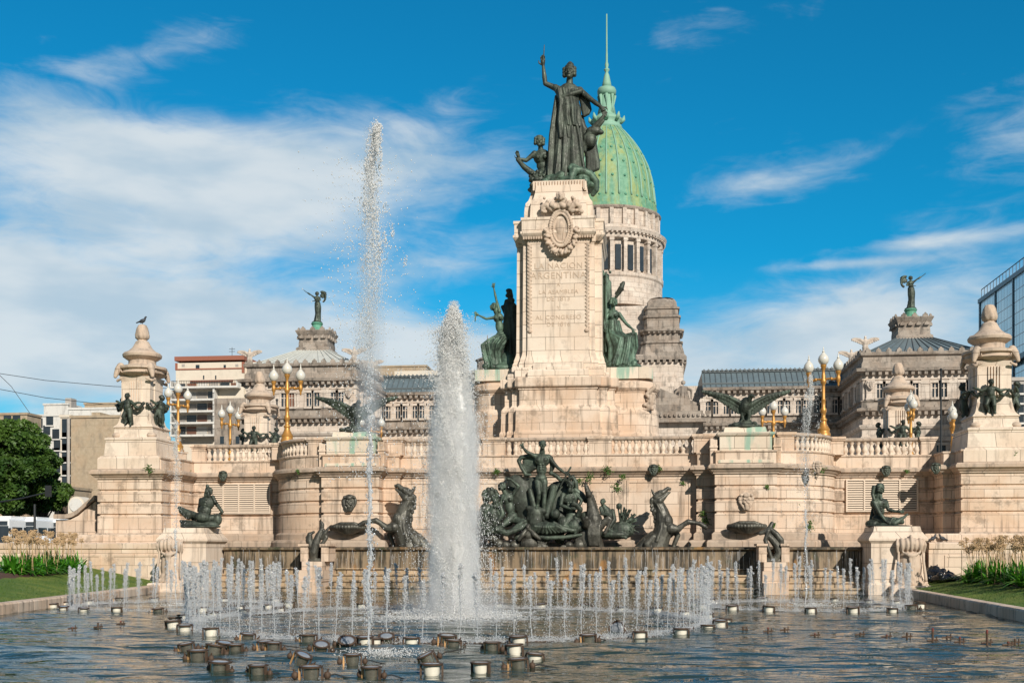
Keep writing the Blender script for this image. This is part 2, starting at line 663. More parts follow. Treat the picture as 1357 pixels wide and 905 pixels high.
def stone(name, c1, c2, joint=(0.16, 0.12, 0.09), bw=1.15, bh=0.52, mortar=0.011, grime=0.35, grime_col=(0.13, 0.115, 0.10),
          stain=(0.50, 0.27, 0.13), stain_amt=0.35, bdist=0.012, green=0.0, streak=1.0):
    m, h = new_mat(name)
    tc = h.n('ShaderNodeTexCoord').outputs['Object']
    sp = h.n('ShaderNodeSeparateXYZ', ins={0: tc})
    u = h.m('ADD', sp.outputs[0], sp.outputs[1])
    v = h.n('ShaderNodeCombineXYZ', ins={0: u, 1: sp.outputs[2], 2: 0.0}).outputs[0]
    br = h.n('ShaderNodeTexBrick', offset=0.5, ins={'Vector': v, 'Color1': c1, 'Color2': c2, 'Mortar': joint, 'Scale': 1.0,
                                                    'Mortar Size': mortar, 'Mortar Smooth': 0.3, 'Bias': 0.0, 'Brick Width': bw, 'Row Height': bh})
    big = h.noise(tc, 0.55, 5, 0.6)
    med = h.noise(tc, 2.7, 6, 0.62)
    fine = h.noise(tc, 22.0, 4, 0.6)
    st = h.noise(h.vscale(tc, (2.6 * streak, 2.6 * streak, 0.22)), 1.6, 6, 0.6)
    c = h.mix(h.m('MULTIPLY', h.ramp(big, 0.44, 0.64), stain_amt), br.outputs[0], stain, 'MIX')
    c = h.mix(h.m('MULTIPLY', h.ramp(med, 0.35, 0.75), 0.16), c, (0.86, 0.72, 0.58))
    c = h.mix(h.m('MULTIPLY', h.ramp(st, 0.50, 0.70), grime), c, grime_col)
    c = h.mix(h.m('MULTIPLY', h.ramp(h.noise(tc, 1.3, 7, 0.7), 0.53, 0.66), grime * 0.75), c, grime_col)
    if green:
        gn = h.noise(h.vscale(tc, (1.7, 1.7, 0.25)), 1.3, 4, 0.5)
        c = h.mix(h.m('MULTIPLY', h.ramp(gn, 0.48, 0.62), green), c, (0.30, 0.46, 0.36))
    c = h.mix(0.25, c, h.mix(fine, (0.25, 0.22, 0.2), (1, 1, 1)), 'MULTIPLY')
    hgt = h.m('ADD', h.m('MULTIPLY', br.outputs[1], -1.0), h.m('ADD', h.m('MULTIPLY', fine, 0.35), h.m('MULTIPLY', med, 0.6)))
    finish(h, c, 0.82, 0.0, hgt, 0.6, bdist)
    return m


M = {}
M['stone'] = stone('pink_limestone', (0.65, 0.495, 0.38), (0.79, 0.64, 0.515), joint=(0.24, 0.17, 0.125), mortar=0.010, grime=0.68, grime_col=(0.16, 0.125, 0.095), stain=(0.62, 0.40, 0.25), stain_amt=0.5)
M['stone_pale'] = stone('pale_limestone', (0.74, 0.605, 0.485), (0.82, 0.70, 0.585), bw=1.3, bh=0.6, grime=0.42, grime_col=(0.24, 0.19, 0.15), stain=(0.64, 0.44, 0.30), stain_amt=0.3, green=0.0)
M['stone_green'] = stone('verdigris_stained_limestone', (0.70, 0.59, 0.47), (0.78, 0.68, 0.56), bw=1.3, bh=0.6, grime=0.2, stain_amt=0.1, green=0.95)
M['stone_dark'] = stone('weathered_coping_stone', (0.42, 0.325, 0.25), (0.55, 0.435, 0.345), bw=1.9, bh=3.0, grime=0.6, stain_amt=0.2)
M['stone_carved'] = stone('carved_limestone', (0.55, 0.43, 0.335), (0.62, 0.50, 0.40), bw=30, bh=30, grime=0.5, stain_amt=0.15)
M['congress'] = stone('congress_stone', (0.60, 0.515, 0.44), (0.72, 0.63, 0.55), bw=1.6, bh=0.7, mortar=0.012, grime=0.6, stain=(0.46, 0.33, 0.25), stain_amt=0.3, bdist=0.03, streak=0.4)
M['congress_dark'] = stone('sooty_congress_stone', (0.23, 0.195, 0.165), (0.38, 0.33, 0.285), bw=1.6, bh=0.9, mortar=0.012, grime=0.8, grime_col=(0.09, 0.08, 0.07), stain_amt=0.1, bdist=0.03, streak=0.4)
M['plaster_beige'] = stone('old_beige_plaster', (0.42, 0.33, 0.23), (0.45, 0.36, 0.25), bw=30, bh=3.0, mortar=0.01, grime=0.35, stain_amt=0.15, streak=0.3)
M['plaster_white'] = stone('white_plaster', (0.72, 0.71, 0.68), (0.76, 0.75, 0.72), bw=30, bh=30, mortar=0.0, grime=0.3, stain_amt=0.0, streak=0.3)
M['plaster_cream'] = stone('cream_plaster', (0.74, 0.66, 0.55), (0.76, 0.68, 0.57), bw=30, bh=30, mortar=0.0, grime=0.12, stain_amt=0.0, streak=0.3)
M['concrete'] = simple('grey_concrete', (0.40, 0.37, 0.34), 0.85, nscale=2, var=0.3)
M['brick_band'] = simple('terracotta_band', (0.30, 0.11, 0.07), 0.8)


def wet(nm, lt, lo, hi):
    m, h = new_mat(nm)
    tc = h.n('ShaderNodeTexCoord').outputs['Object']
    sp = h.n('ShaderNodeSeparateXYZ', ins={0: tc})
    u = h.m('ADD', sp.outputs[0], sp.outputs[1])
    v = h.n('ShaderNodeCombineXYZ', ins={0: u, 1: sp.outputs[2], 2: 0.0}).outputs[0]
    br = h.n('ShaderNodeTexBrick', ins={'Vector': v, 'Color1': (0.24 * lt, 0.175 * lt, 0.11 * lt), 'Color2': (0.33 * lt, 0.25 * lt, 0.17 * lt), 'Mortar': (0.06, 0.04, 0.03), 'Scale': 1.0,
                                        'Mortar Size': 0.014, 'Brick Width': 1.25, 'Row Height': 0.9})
    st = h.noise(h.vscale(tc, (3.0, 3.0, 0.35)), 1.5, 7, 0.65)
    bl = h.noise(tc, 0.8, 4, 0.6)
    dk = h.m('MULTIPLY', h.ramp(h.m('ADD', st, h.m('MULTIPLY', bl, 0.5)), lo, hi), 0.92)
    c = h.mix(dk, br.outputs[0], (0.022, 0.019, 0.012))
    c = h.mix(h.m('MULTIPLY', h.ramp(h.noise(tc, 1.9, 5), 0.55, 0.7), 0.5), c, (0.055, 0.07, 0.025))
    c = h.mix(h.m('MULTIPLY', h.ramp(h.noise(h.vscale(tc, (1.2, 1.2, 0.5)), 1.1, 4), 0.6, 0.7), 0.55), c, (0.42, 0.20, 0.05))
    finish(h, c, h.ramp(st, 0.3, 0.7, 0.3, 0.7), 0.0, st, 0.5, 0.02)
    return m


M['wet'] = wet('wet_algae_stone', 1.0, 0.62, 0.86)
M['wet_steps'] = wet('wet_step_stone', 1.55, 0.70, 0.92)


def bronze(name, dark, green, amt, rough=0.55, lo=0.42, hi=0.66):
    m, h = new_mat(name)
    tc = h.n('ShaderNodeTexCoord').outputs['Object']
    n1 = h.noise(h.vscale(tc, (1, 1, 0.6)), 1.9, 7, 0.65)
    n2 = h.noise(tc, 9.0, 5, 0.6)
    n3 = h.noise(tc, 30.0, 3, 0.6)
    f = h.m('MULTIPLY', h.ramp(h.m('ADD', h.m('MULTIPLY', n1, 0.75), h.m('MULTIPLY', n2, 0.25)), lo, hi), amt)
    c = h.mix(f, h.mix(n2, dark, tuple(x * 2.2 for x in dark)), green)
    c = h.mix(h.ramp(h.noise(h.vscale(tc, (5, 5, 0.9)), 2.2, 6, 0.65), 0.50, 0.68, 0, 0.55 * amt), c, green)
    finish(h, c, h.ramp(n2, 0.3, 0.7, rough - 0.1, rough + 0.15), 0.35, h.m('ADD', n2, h.m('MULTIPLY', n3, 0.4)), 0.45, 0.02)
    return m


M['bronze'] = bronze('patinated_bronze', (0.020, 0.024, 0.019), (0.12, 0.16, 0.12), 0.8)
M['bronze_green'] = bronze('green_patina_bronze', (0.022, 0.032, 0.024), (0.13, 0.215, 0.155), 0.9, lo=0.40, hi=0.64)
M['bronze_dark'] = bronze('dark_bronze', (0.022, 0.025, 0.020), (0.11, 0.135, 0.105), 0.75)
M['bronze_wet'] = bronze('wet_limed_bronze', (0.032, 0.031, 0.026), (0.15, 0.145, 0.12), 0.8, rough=0.48)


def copper():
    m, h = new_mat('verdigris_copper')
    tc = h.n('ShaderNodeTexCoord').outputs['Object']
    st = h.noise(h.vscale(tc, (1.0, 1.0, 0.10)), 0.9, 6, 0.6)
    n2 = h.noise(tc, 2.0, 5, 0.6)
    c = h.mix(h.ramp(st, 0.42, 0.62), (0.10, 0.27, 0.17), (0.27, 0.33, 0.12))
    c = h.mix(h.ramp(n2, 0.35, 0.75, 0, 0.4), c, (0.30, 0.52, 0.36))
    c = h.mix(h.ramp(h.noise(h.vscale(tc, (1.6, 1.6, 0.12)), 1.1, 6, 0.65), 0.52, 0.72, 0, 0.7), c, (0.07, 0.14, 0.09))
    finish(h, c, 0.65, 0.0, n2, 0.3, 0.05)
    return m


M['copper'] = copper()
M['copper_rib'] = simple('verdigris_rib', (0.22, 0.40, 0.30), 0.65, nscale=1.5)
M['copper_dark'] = simple('dark_verdigris', (0.10, 0.30, 0.20), 0.65, nscale=1.5, var=0.4)
M['gold'] = simple('gilt_paint', (0.50, 0.245, 0.06), 0.42, 0.4, var=0.25, nscale=8)
M['globe'] = simple('opal_glass', (0.64, 0.61, 0.55), 0.18, var=0.08, nscale=7, bstr=0.0)
M['slate'] = simple('slate_roof', (0.125, 0.165, 0.185), 0.5, nscale=1.2, var=0.35)
M['zinc'] = simple('pale_zinc_roof', (0.52, 0.53, 0.50), 0.5, nscale=1.0, var=0.2)
M['lead'] = simple('lead_ribs', (0.10, 0.12, 0.13), 0.5)
M['dark_glass'] = simple('dark_window_glass', (0.035, 0.045, 0.055), 0.12, bstr=0.02, nscale=1.0, var=0.5)
M['shutter'] = simple('brown_shutter', (0.20, 0.085, 0.05), 0.6)
M['black'] = simple('black_iron', (0.02, 0.022, 0.024), 0.5)
M['steel'] = simple('stained_steel', (0.66, 0.60, 0.49), 0.24, 0.85, var=0.4, nscale=18, bstr=0.2)
M['rusty'] = simple('corroded_rim', (0.095, 0.06, 0.04), 0.7, 0.3, var=0.6, nscale=25)
M['brass'] = simple('brass_bracket', (0.62, 0.36, 0.16), 0.45, 0.5, var=0.2)
M['lens'] = simple('lamp_lens', (0.25, 0.27, 0.30), 0.06, bstr=0.0)
M['lamp_white'] = simple('enamel_can', (0.85, 0.80, 0.68), 0.3, var=0.12, nscale=20)
M['red'] = simple('red_cap', (0.17, 0.03, 0.02), 0.6)
M['inscription'] = simple('shallow_lettering', (0.50, 0.385, 0.29), 0.85)
M['mullion'] = simple('blue_grey_mullion', (0.10, 0.15, 0.19), 0.4)
M['white_paint'] = simple('white_paint', (0.80, 0.81, 0.82), 0.25, var=0.04, bstr=0.0)
M['blue_led'] = simple('blue_panel', (0.03, 0.16, 0.45), 0.3, bstr=0)
M['rubber'] = simple('tyre_rubber', (0.02, 0.02, 0.02), 0.8)
M['asphalt'] = simple('asphalt', (0.055, 0.055, 0.058), 0.85, nscale=3, var=0.3)
M['paving'] = simple('paving', (0.34, 0.31, 0.28), 0.85, nscale=1.5, var=0.25)
M['soil'] = simple('garden_soil', (0.085, 0.042, 0.026), 0.95, nscale=14, var=0.6, bstr=0.8)
M['grille'] = simple('painted_louvre', (0.66, 0.54, 0.43), 0.6, var=0.08)
M['grille_dark'] = simple('louvre_void', (0.10, 0.075, 0.055), 0.8)
M['bag'] = simple('black_polythene', (0.012, 0.013, 0.016), 0.22, bstr=0.5, nscale=5)
M['feather'] = simple('grey_feathers', (0.035, 0.04, 0.05), 0.6)
M['bark'] = simple('bark', (0.10, 0.075, 0.055), 0.9, var=0.4)
M['straw'] = simple('dry_flower', (0.50, 0.34, 0.19), 0.9, var=0.3, nscale=20)
M['terracotta'] = simple('clay', (0.55, 0.22, 0.10), 0.8)


def leafm(name, a, b, tr=0.35, rough=0.5, scale=3.0):
    m, h = new_mat(name)
    tc = h.n('ShaderNodeTexCoord').outputs['Object']
    n = h.noise(tc, scale, 3)
    c = h.mix(h.ramp(n, 0.35, 0.65), a, b)
    p = h.n('ShaderNodeBsdfPrincipled', ins={'Base Color': c, 'Roughness': rough})
    t = h.n('ShaderNodeBsdfTranslucent', ins={0: c})
    mx = h.n('ShaderNodeMixShader', ins={0: tr, 1: p.outputs[0], 2: t.outputs[0]})
    h.n('ShaderNodeOutputMaterial', ins={0: mx})
    return m


M['tree_leaf'] = leafm('broad_leaf', (0.038, 0.095, 0.016), (0.10, 0.185, 0.028), 0.3, scale=0.35)
M['strap_leaf'] = leafm('strap_leaf', (0.05, 0.20, 0.012), (0.13, 0.36, 0.03), 0.35, 0.35)
M['weed'] = leafm('weed_leaf', (0.04, 0.11, 0.015), (0.09, 0.17, 0.03), 0.3)


def grass():
    m, h = new_mat('lawn')
    tc = h.n('ShaderNodeTexCoord').outputs['Object']
    a = h.noise(tc, 0.9, 5)
    b = h.noise(tc, 25, 4, 0.7)
    c = h.mix(h.ramp(a, 0.35, 0.65), (0.12, 0.215, 0.022), (0.25, 0.31, 0.045))
    c = h.mix(0.7, c, h.mix(b, (0.35, 0.35, 0.35), (1, 1, 1)), 'MULTIPLY')
    finish(h, c, 0.9, 0, b, 1.0, 0.05)
    return m


M['grass'] = grass()


def water(name, deep, foam=True):
    m, h = new_mat(name)
    tc = h.n('ShaderNodeTexCoord').outputs['Object']
    a = h.noise(h.vscale(tc, (0.5, 1.7, 1)), 1.5, 2, 0.4, 0.5)
    b = h.noise(h.vscale(tc, (0.8, 1.9, 1)), 4.5, 3, 0.55, 0.6)
    hg = h.m('ADD', h.m('MULTIPLY', a, 1.0), h.m('MULTIPLY', b, 0.16))
    p = finish(h, deep, 0.01, 0.0, hg, 1.0, 0.10)
    p.inputs['IOR'].default_value = 1.36
    p.inputs['Specular IOR Level'].default_value = 0.62
    return m


M['water'] = water('pool_water', (0.030, 0.046, 0.034))
M['water_up'] = water('upper_pool_water', (0.05, 0.05, 0.03))


def spray(name, col, op, gls=0.25, rough=0.35):
    m, h = new_mat(name)
    d = h.n('ShaderNodeBsdfDiffuse', ins={0: col})
    t = h.n('ShaderNodeBsdfTranslucent', ins={0: col})
    gl = h.n('ShaderNodeBsdfGlossy', ins={0: (1, 1, 1), 'Roughness': rough})
    a = h.n('ShaderNodeMixShader', ins={0: 0.5, 1: d.outputs[0], 2: t.outputs[0]})
    b = h.n('ShaderNodeMixShader', ins={0: gls, 1: a.outputs[0], 2: gl.outputs[0]})
    if op >= 1.0:
        h.n('ShaderNodeOutputMaterial', ins={0: b})
        return m
    tr = h.n('ShaderNodeBsdfTransparent')
    c = h.n('ShaderNodeMixShader', ins={0: op, 1: tr.outputs[0], 2: b.outputs[0]})
    h.n('ShaderNodeOutputMaterial', ins={0: c})
    return m


M['spray'] = spray('water_spray', (0.99, 0.985, 0.975), 1.0, 0.05)
M['jet'] = spray('clear_water_jet', (0.98, 0.98, 0.985), 0.54, 0.15, 0.12)


def tower_glass():
    m, h = new_mat('curtain_wall_glass')
    tc = h.n('ShaderNodeTexCoord').outputs['Object']
    sp = h.n('ShaderNodeSeparateXYZ', ins={0: tc})
    u = h.m('ADD', sp.outputs[0], sp.outputs[1])
    v = h.n('ShaderNodeCombineXYZ', ins={0: u, 1: sp.outputs[2], 2: 0.0}).outputs[0]
    br = h.n('ShaderNodeTexBrick', offset=0.0, ins={'Vector': v, 'Color1': (0.30, 0.55, 0.66), 'Color2': (0.42, 0.66, 0.76), 'Mortar': (0.03, 0.05, 0.07), 'Scale': 1.0,
                                                    'Mortar Size': 0.07, 'Brick Width': 1.5, 'Row Height': 1.8})
    finish(h, br.outputs[0], 0.10, 0.6, None)
    return m


M['tower'] = tower_glass()


def mist(name, dens, R0, H, z_sh, top, streak=1.4):
    """soft water mist: a heterogeneous scattering volume, thinning outwards and upwards"""
    m, h = new_mat(name)
    tc = h.n('ShaderNodeTexCoord').outputs['Object']
    sp = h.n('ShaderNodeSeparateXYZ', ins={0: tc})
    r = h.m('SQRT', h.m('ADD', h.m('MULTIPLY', sp.outputs[0], sp.outputs[0]), h.m('MULTIPLY', sp.outputs[1], sp.outputs[1])))
    w = h.ramp(sp.outputs[2], z_sh, H, R0, top)
    f = h.m('SUBTRACT', 1.0, h.m('DIVIDE', r, w))
    n = h.noise(h.vscale(tc, (1, 1, 0.35)), 4.5 / max(R0, 0.3), 6, 0.65)
    v = h.m('ADD', h.m('MULTIPLY', f, 1.5), h.m('MULTIPLY', h.m('SUBTRACT', n, 0.5), streak * 2), clamp=False)
    v = h.m('MULTIPLY', h.m('MAXIMUM', v, 0.0), h.ramp(f, 0.0, 0.15))
    v = h.m('MULTIPLY', h.m('MINIMUM', v, 2.0), dens)
    vol = h.n('ShaderNodeVolumeScatter', ins={0: (0.99, 0.99, 0.99), 'Density': v, 'Anisotropy': 0.2})
    o = h.n('ShaderNodeOutputMaterial')
    h.nt.links.new(vol.outputs[0], o.inputs['Volume'])
    return m


M['mist_main'] = mist('column_mist', 9.0, 0.76, 8.3, 4.2, 0.16)
M['mist_tall'] = mist('plume_mist', 1.8, 0.30, 8.6, 5.0, 0.13, 1.8)
M['mist_ring'] = mist('splash_mist', 0.5, 1.9, 0.9, 0.1, 1.2, 1.0)
# ------------------------------------------------------------------ ground, water, lawns
AX = -4.0          # the monument's axis of symmetry


def struct(o, name=None):
    return tag(o, kind='structure')


mb = MB()
mb.box(-3000, 3000, -3000, 3000, -0.9, -0.5)
o = mb.build('ground', M['paving']); tag(o, kind='structure')

kA, kB = on_water(190, 778, 0.3), on_water(0, 800, 0.3)
kC, kD = on_water(1195, 778, 0.3), on_water(1357, 806, 0.3)
kB = kB + (kB - kA) * 2.4
kD = kD + (kD - kC) * 2.2

pL = Vector((kA.x + (kA.x - kB.x) * 0.14, 46.4, 0)); pL2 = Vector((kB.x, kB.y, 0))
pR = Vector((kC.x, 46.4, 0)); pR2 = Vector((kD.x, kD.y, 0))
# pool surface: a real rippled sheet (finer close to the viewer)
nx, ny = 420, 700
xs = np.linspace(-26, 18, nx)
ys = 3.0 + (46.2 - 3.0) * np.linspace(0, 1, ny) ** 1.25
XX, YY = np.meshgrid(xs, ys)
ZZ = np.zeros_like(XX)
for i in range(26):
    L = 0.55 * (1.16 ** (i % 13)) * (0.8 + 0.4 * nrg.random())
    th = nrg.normal(1.55, 0.38)
    k = 2 * pi / L
    ZZ += 0.0043 * (L ** 0.9) * (0.35 + 0.65 * np.clip((40 - YY) / 22, 0, 1)) * np.sin(k * (XX * cos(th) + YY * sin(th)) + nrg.random() * 6.28 + 0.8 * np.sin(0.5 * XX + 0.7 * YY + i))
V = np.stack([XX.ravel(), YY.ravel(), ZZ.ravel()], 1)
I = np.arange(nx * ny).reshape(ny, nx)
T = np.stack([I[:-1, :-1].ravel(), I[:-1, 1:].ravel(), I[1:, 1:].ravel(), I[1:, :-1].ravel()], 1)
o = np_mesh('pool_water', V, T, M['water'], smooth=True)
tag(o, kind='structure')


def lawn_z(x, side, y=40.0):
    p_, q_ = (pL, pL2) if side < 0 else (pR, pR2)
    base = p_.x + (q_.x - p_.x) * (y - p_.y) / (q_.y - p_.y)
    e = side * (x - base) - 0.25
    return 0.24 + 0.06 * min(1, max(0, e / 0.4)) + min(0.66, max(0, e - 0.4) * 0.195)


def lawn(side, p, q):
    """strip of lawn rising gently from the kerb line p-q outward"""
    rows = []
    n = 40
    for i in range(n + 1):
        b = p.lerp(q, i / n)
        for d in (0.0, 0.4, 1.2, 2.2, 3.0, 3.79, 8, 45):
            x = b.x + side * (0.25 + d)
            rows.append((x, b.y, lawn_z(x, side, b.y)))
    m_ = MB()
    fs = []
    for i in range(n):
        for j in range(7):
            a = i * 8 + j
            fs.append((a, a + 1, a + 9, a + 8) if side > 0 else (a, a + 8, a + 9, a + 1))
    m_.add(rows, fs)
    o = m_.build('lawn', M['grass'], smooth=True)
    tag(o, kind='structure')
    return o


lawn(-1, pL, pL2)
lawn(1, pR, pR2)


def kerb(name, p, q, side, label):
    root = empty(name, (p.x, p.y, 0))
    tag(root, label, 'kerb')
    L = (q - p).length
    n = int(L / 1.1)
    d = (q - p) / L
    m_ = MB((p.x, p.y, 0))
    ang = math.atan2(d.y, d.x)
    for i in range(n):
        c = p + d * ((i + 0.5) * L / n)
        m_.cbox(c.x, c.y, -0.6, 0.26, L / n - 0.015, 0.42, ang)
        m_.cbox(c.x, c.y, 0.26, 0.305, L / n - 0.02, 0.42, ang, L / n - 0.03, 0.34)
    m_.build('kerb_stones', M['stone'], root)


kerb('pool_kerb', Vector((pL.x, 44.6, 0)), pL2, -1, 'pale stone kerb of the pool along the left lawn')
kerb('pool_kerb', Vector((pR.x, 44.6, 0)), pR2, 1, 'pale stone kerb of the pool along the right lawn')

# street level behind the left lawn and beyond the terrace
mb = MB(); mb.box(-260, -27.5, 56, 420, -0.5, 0.9); mb.box(-260, -48, 88, 420, 0.9, 1.5); o = mb.build('street', M['asphalt']); tag(o, kind='structure')
mb = MB(); mb.box(-27.4, 200, 66, 420, -0.5, 0.9); o = mb.build('plaza', M['paving']); tag(o, kind='structure')

# ------------------------------------------------------------------ terrace wall
YC, YP, YB, YG = 48.2, 46.9, 47.5, 50.0     # central wall, eagle piers, column blocks, grille bays


def arc(cx, cy, r, a0, a1, n):
    return [(cx + r * cos(R(a0 + (a1 - a0) * i / n)), cy + r * sin(R(a0 + (a1 - a0) * i / n))) for i in range(n + 1)]


right_half = [(6.3, YC), (6.3, 47.75), (7.0, 47.75), (7.0, YP), (9.5, YP), (9.5, YP + 0.35)] + arc(9.5, YG, YG - YP - 0.35, -90, 0, 22)[1:] + \
             [(9.5 + YG - YP - 0.35, YG + 0.01), (16.4, YG + 0.01), (16.4, 48.5), (16.85, 48.5), (16.85, YB), (19.8, YB), (19.8, 55.0)]
right_w = [(AX + x, y) for x, y in right_half]
left_w = [(AX - x, y) for x, y in reversed(right_half)]
full = left_w + right_w


def rustic(z0, z1, grooves, d=0.08, gh=0.06):
    pr = [(0, z0)]
    for g_ in grooves:
        pr += [(0, g_ - gh), (-d, g_ - gh * 0.4), (-d, g_ + gh * 0.4), (0, g_ + gh)]
    pr.append((0, z1))
    return pr


root = empty('terrace_wall', (AX, 48, 0))
tag(root, 'long rusticated pink stone terrace wall with two rounded bastions behind the fountain', 'wall')
O = root.location
plinth = [(0.34, -0.4), (0.34, 2.02), (0.30, 2.10), (0.12, 2.14), (0.12, 2.36), (0.06, 2.42), (0.0, 2.45)]
m_ = MB(O); m_.sweep(full, plinth); m_.build('plinth', M['stone_dark'], root)
for nm, pth in (('left', left_w), ('right', right_w)):
    m_ = MB(O)
    m_.sweep(pth, rustic(2.45, 4.84, [3.24, 3.77, 4.31]))
    m_.build('rusticated_face', M['stone'], root)
m_ = MB(O)
m_.sweep([left_w[-1], right_w[0]], [(0, 2.45), (0, 4.84)])
for a, b in ((-6.1, -3.4), (-3.0, 3.0), (3.4, 6.1)):     # raised panel borders
    for z0, z1 in ((2.62, 2.72), (4.55, 4.65)):
        m_.box(AX + a, AX + b, YC - 0.035, YC + 0.05, z0, z1)
    for x in (a, b - 0.1):
        m_.box(AX + x, AX + x + 0.1, YC - 0.033, YC + 0.05, 2.72, 4.55)
m_.build('central_face', M['stone'], root)
corn = [(0.0, 4.82), (0.07, 4.82), (0.07, 4.88), (0.12, 4.90), (0.20, 5.00), (0.27, 5.03), (0.27, 5.14), (0.23, 5.16), (0.20, 5.22), (-0.4, 5.25)]
m_ = MB(O); m_.sweep(full, corn); m_.build('cornice', M['stone_dark'], root)
par = [(-0.04, 5.20), (-0.04, 5.68), (0.01, 5.70), (0.01, 5.77), (-0.50, 5.77), (-0.50, 5.2)]
m_ = MB(O); m_.sweep(full, par); m_.build('parapet_base', M['stone'], root)
m_ = MB(O)
m_.box(AX - 16.4, AX + 16.4, YG + 0.4, 66, 2.0, 5.30)
m_.box(AX - 6.2, AX + 6.2, YC + 0.3, YG + 0.39, 2.0, 5.297)
m_.box(AX - 19.7, AX - 16.9, YB + 0.3, 66, 2.0, 5.294)
m_.box(AX + 16.9, AX + 19.7, YB + 0.3, 66, 2.0, 5.294)
for s in (-1, 1):
    m_.poly([(AX + s * x, y) for x, y in ([(7.1, YP + 0.2), (9.4, YP + 0.2)] + arc(9.5, YG, 2.6, -90, 0, 12) + [(12.1, YG + 0.38), (7.1, YG + 0.38)])][::s], 2.0, 5.291)
m_.build('terrace_floor', M['paving'], root)


# parapet posts (solid stretches between the balustrade bays)
def post(m_, x0, x1, y0, y1, cap=True):
    m_.box(AX + x0, AX + x1, y0, y1, 5.774, 6.37)
    if cap:
        m_.box(AX + x0 - 0.05, AX + x1 + 0.05, y0 - 0.05, y1 + 0.05, 6.37, 6.43)
        m_.box(AX + x0 - 0.09, AX + x1 + 0.09, y0 - 0.09, y1 + 0.09, 6.43, 6.535)


m_ = MB(O)
for s in (-1, 1):
    for a, b in ((1.8, 2.75), (6.2, 6.98)):
        x0, x1 = sorted((s * a, s * b))
        post(m_, x0, x1, YC + 0.06, YC + 0.44) if a < 6 else post(m_, x0, x1, 47.82, 48.4)
    x0, x1 = sorted((s * 9.62, s * 10.25)); post(m_, x0, x1, YP + 0.52, YP + 1.1)
    x0, x1 = sorted((s * 12.0, s * 12.6)); post(m_, x0, x1, YG - 0.35, YG + 0.5)
    x0, x1 = sorted((s * 15.9, s * 16.55)); post(m_, x0, x1, YG + 0.1, YG + 0.5)
m_.build('parapet_post', M['stone'], root)

# small round bosses and lion spouts along the cornice are things of their own (below)

# balustrades --------------------------------------------------------
bal_prof = [(0.095, 0), (0.095, 0.045), (0.06, 0.06), (0.055, 0.09), (0.092, 0.17), (0.10, 0.23), (0.085, 0.30), (0.052, 0.40), (0.045, 0.46),
            (0.07, 0.49), (0.06, 0.51), (0.085, 0.535), (0.09, 0.60)]
m_ = MB(); m_.lathe(0, 0, [(r * 1.18, z_) for r, z_ in bal_prof], 14)
bal0 = m_.build('baluster', M['stone_pale'], None); auto_smooth(bal0, 50)
bal_used = [False]


def balustrade(path, n, label):
    path = [Vector((x, y)) for x, y in path]
    c = path[len(path) // 2] if len(path) > 2 else (path[0] + path[1]) / 2
    root = empty('balustrade', (c.x, c.y, 5.77))
    tag(root, label, 'balustrade', 'balustrades along the terrace')
    m_ = MB((c.x, c.y, 5.77))
    m_.sweep([(p.x, p.y) for p in path], [(-0.15, 6.365), (0.13, 6.365), (0.17, 6.41), (0.17, 6.47), (0.11, 6.52), (-0.14, 6.52), (-0.17, 6.44), (-0.15, 6.365)])
    o = m_.build('rail', M['stone_dark'], root)
    seg = [(path[i + 1] - path[i]).length for i in range(len(path) - 1)]
    L = sum(seg)
    for k in range(n):
        d = (k + 0.5) * L / n
        i = 0
        while d > seg[i] and i < len(seg) - 1:
            d -= seg[i]; i += 1
        p = path[i].lerp(path[i + 1], d / seg[i])
        if not bal_used[0]:
            b = bal0; bal_used[0] = True
        else:
            b = bal0.copy(); COL.objects.link(b)
        b.parent = root
        b.location = (p.x - c.x, p.y - c.y, 0.0)
        b.rotation_euler = (0, 0, k * 0.7)


yb = YC + 0.25
balustrade([(AX - 1.8, yb), (AX + 1.8, yb)], 12, 'pale stone balustrade behind the standing bronze man of the central group')
balustrade([(AX + 2.8, yb), (AX + 6.2, yb)], 12, 'pale stone balustrade above the right rearing horse')
balustrade([(AX - 6.2, yb), (AX - 2.8, yb)], 12, 'pale stone balustrade left of the main water column')
rr = YG - YP - 0.35 - 0.25
balustrade([(AX + x, y) for x, y in arc(9.5, YG, rr, -72, -4, 14)], 12, 'curved balustrade on the right bastion below a golden lamp')
balustrade([(AX - x, y) for x, y in reversed(arc(9.5, YG, rr, -72, -4, 14))], 12, 'curved balustrade on the left bastion below a golden lamp')
balustrade([(AX + 12.65, YG + 0.26), (AX + 15.9, YG + 0.26)], 12, 'straight balustrade above the right louvred vent')
balustrade([(AX - 15.9, YG + 0.26), (AX - 12.65, YG + 0.26)], 12, 'straight balustrade above the left louvred vent')

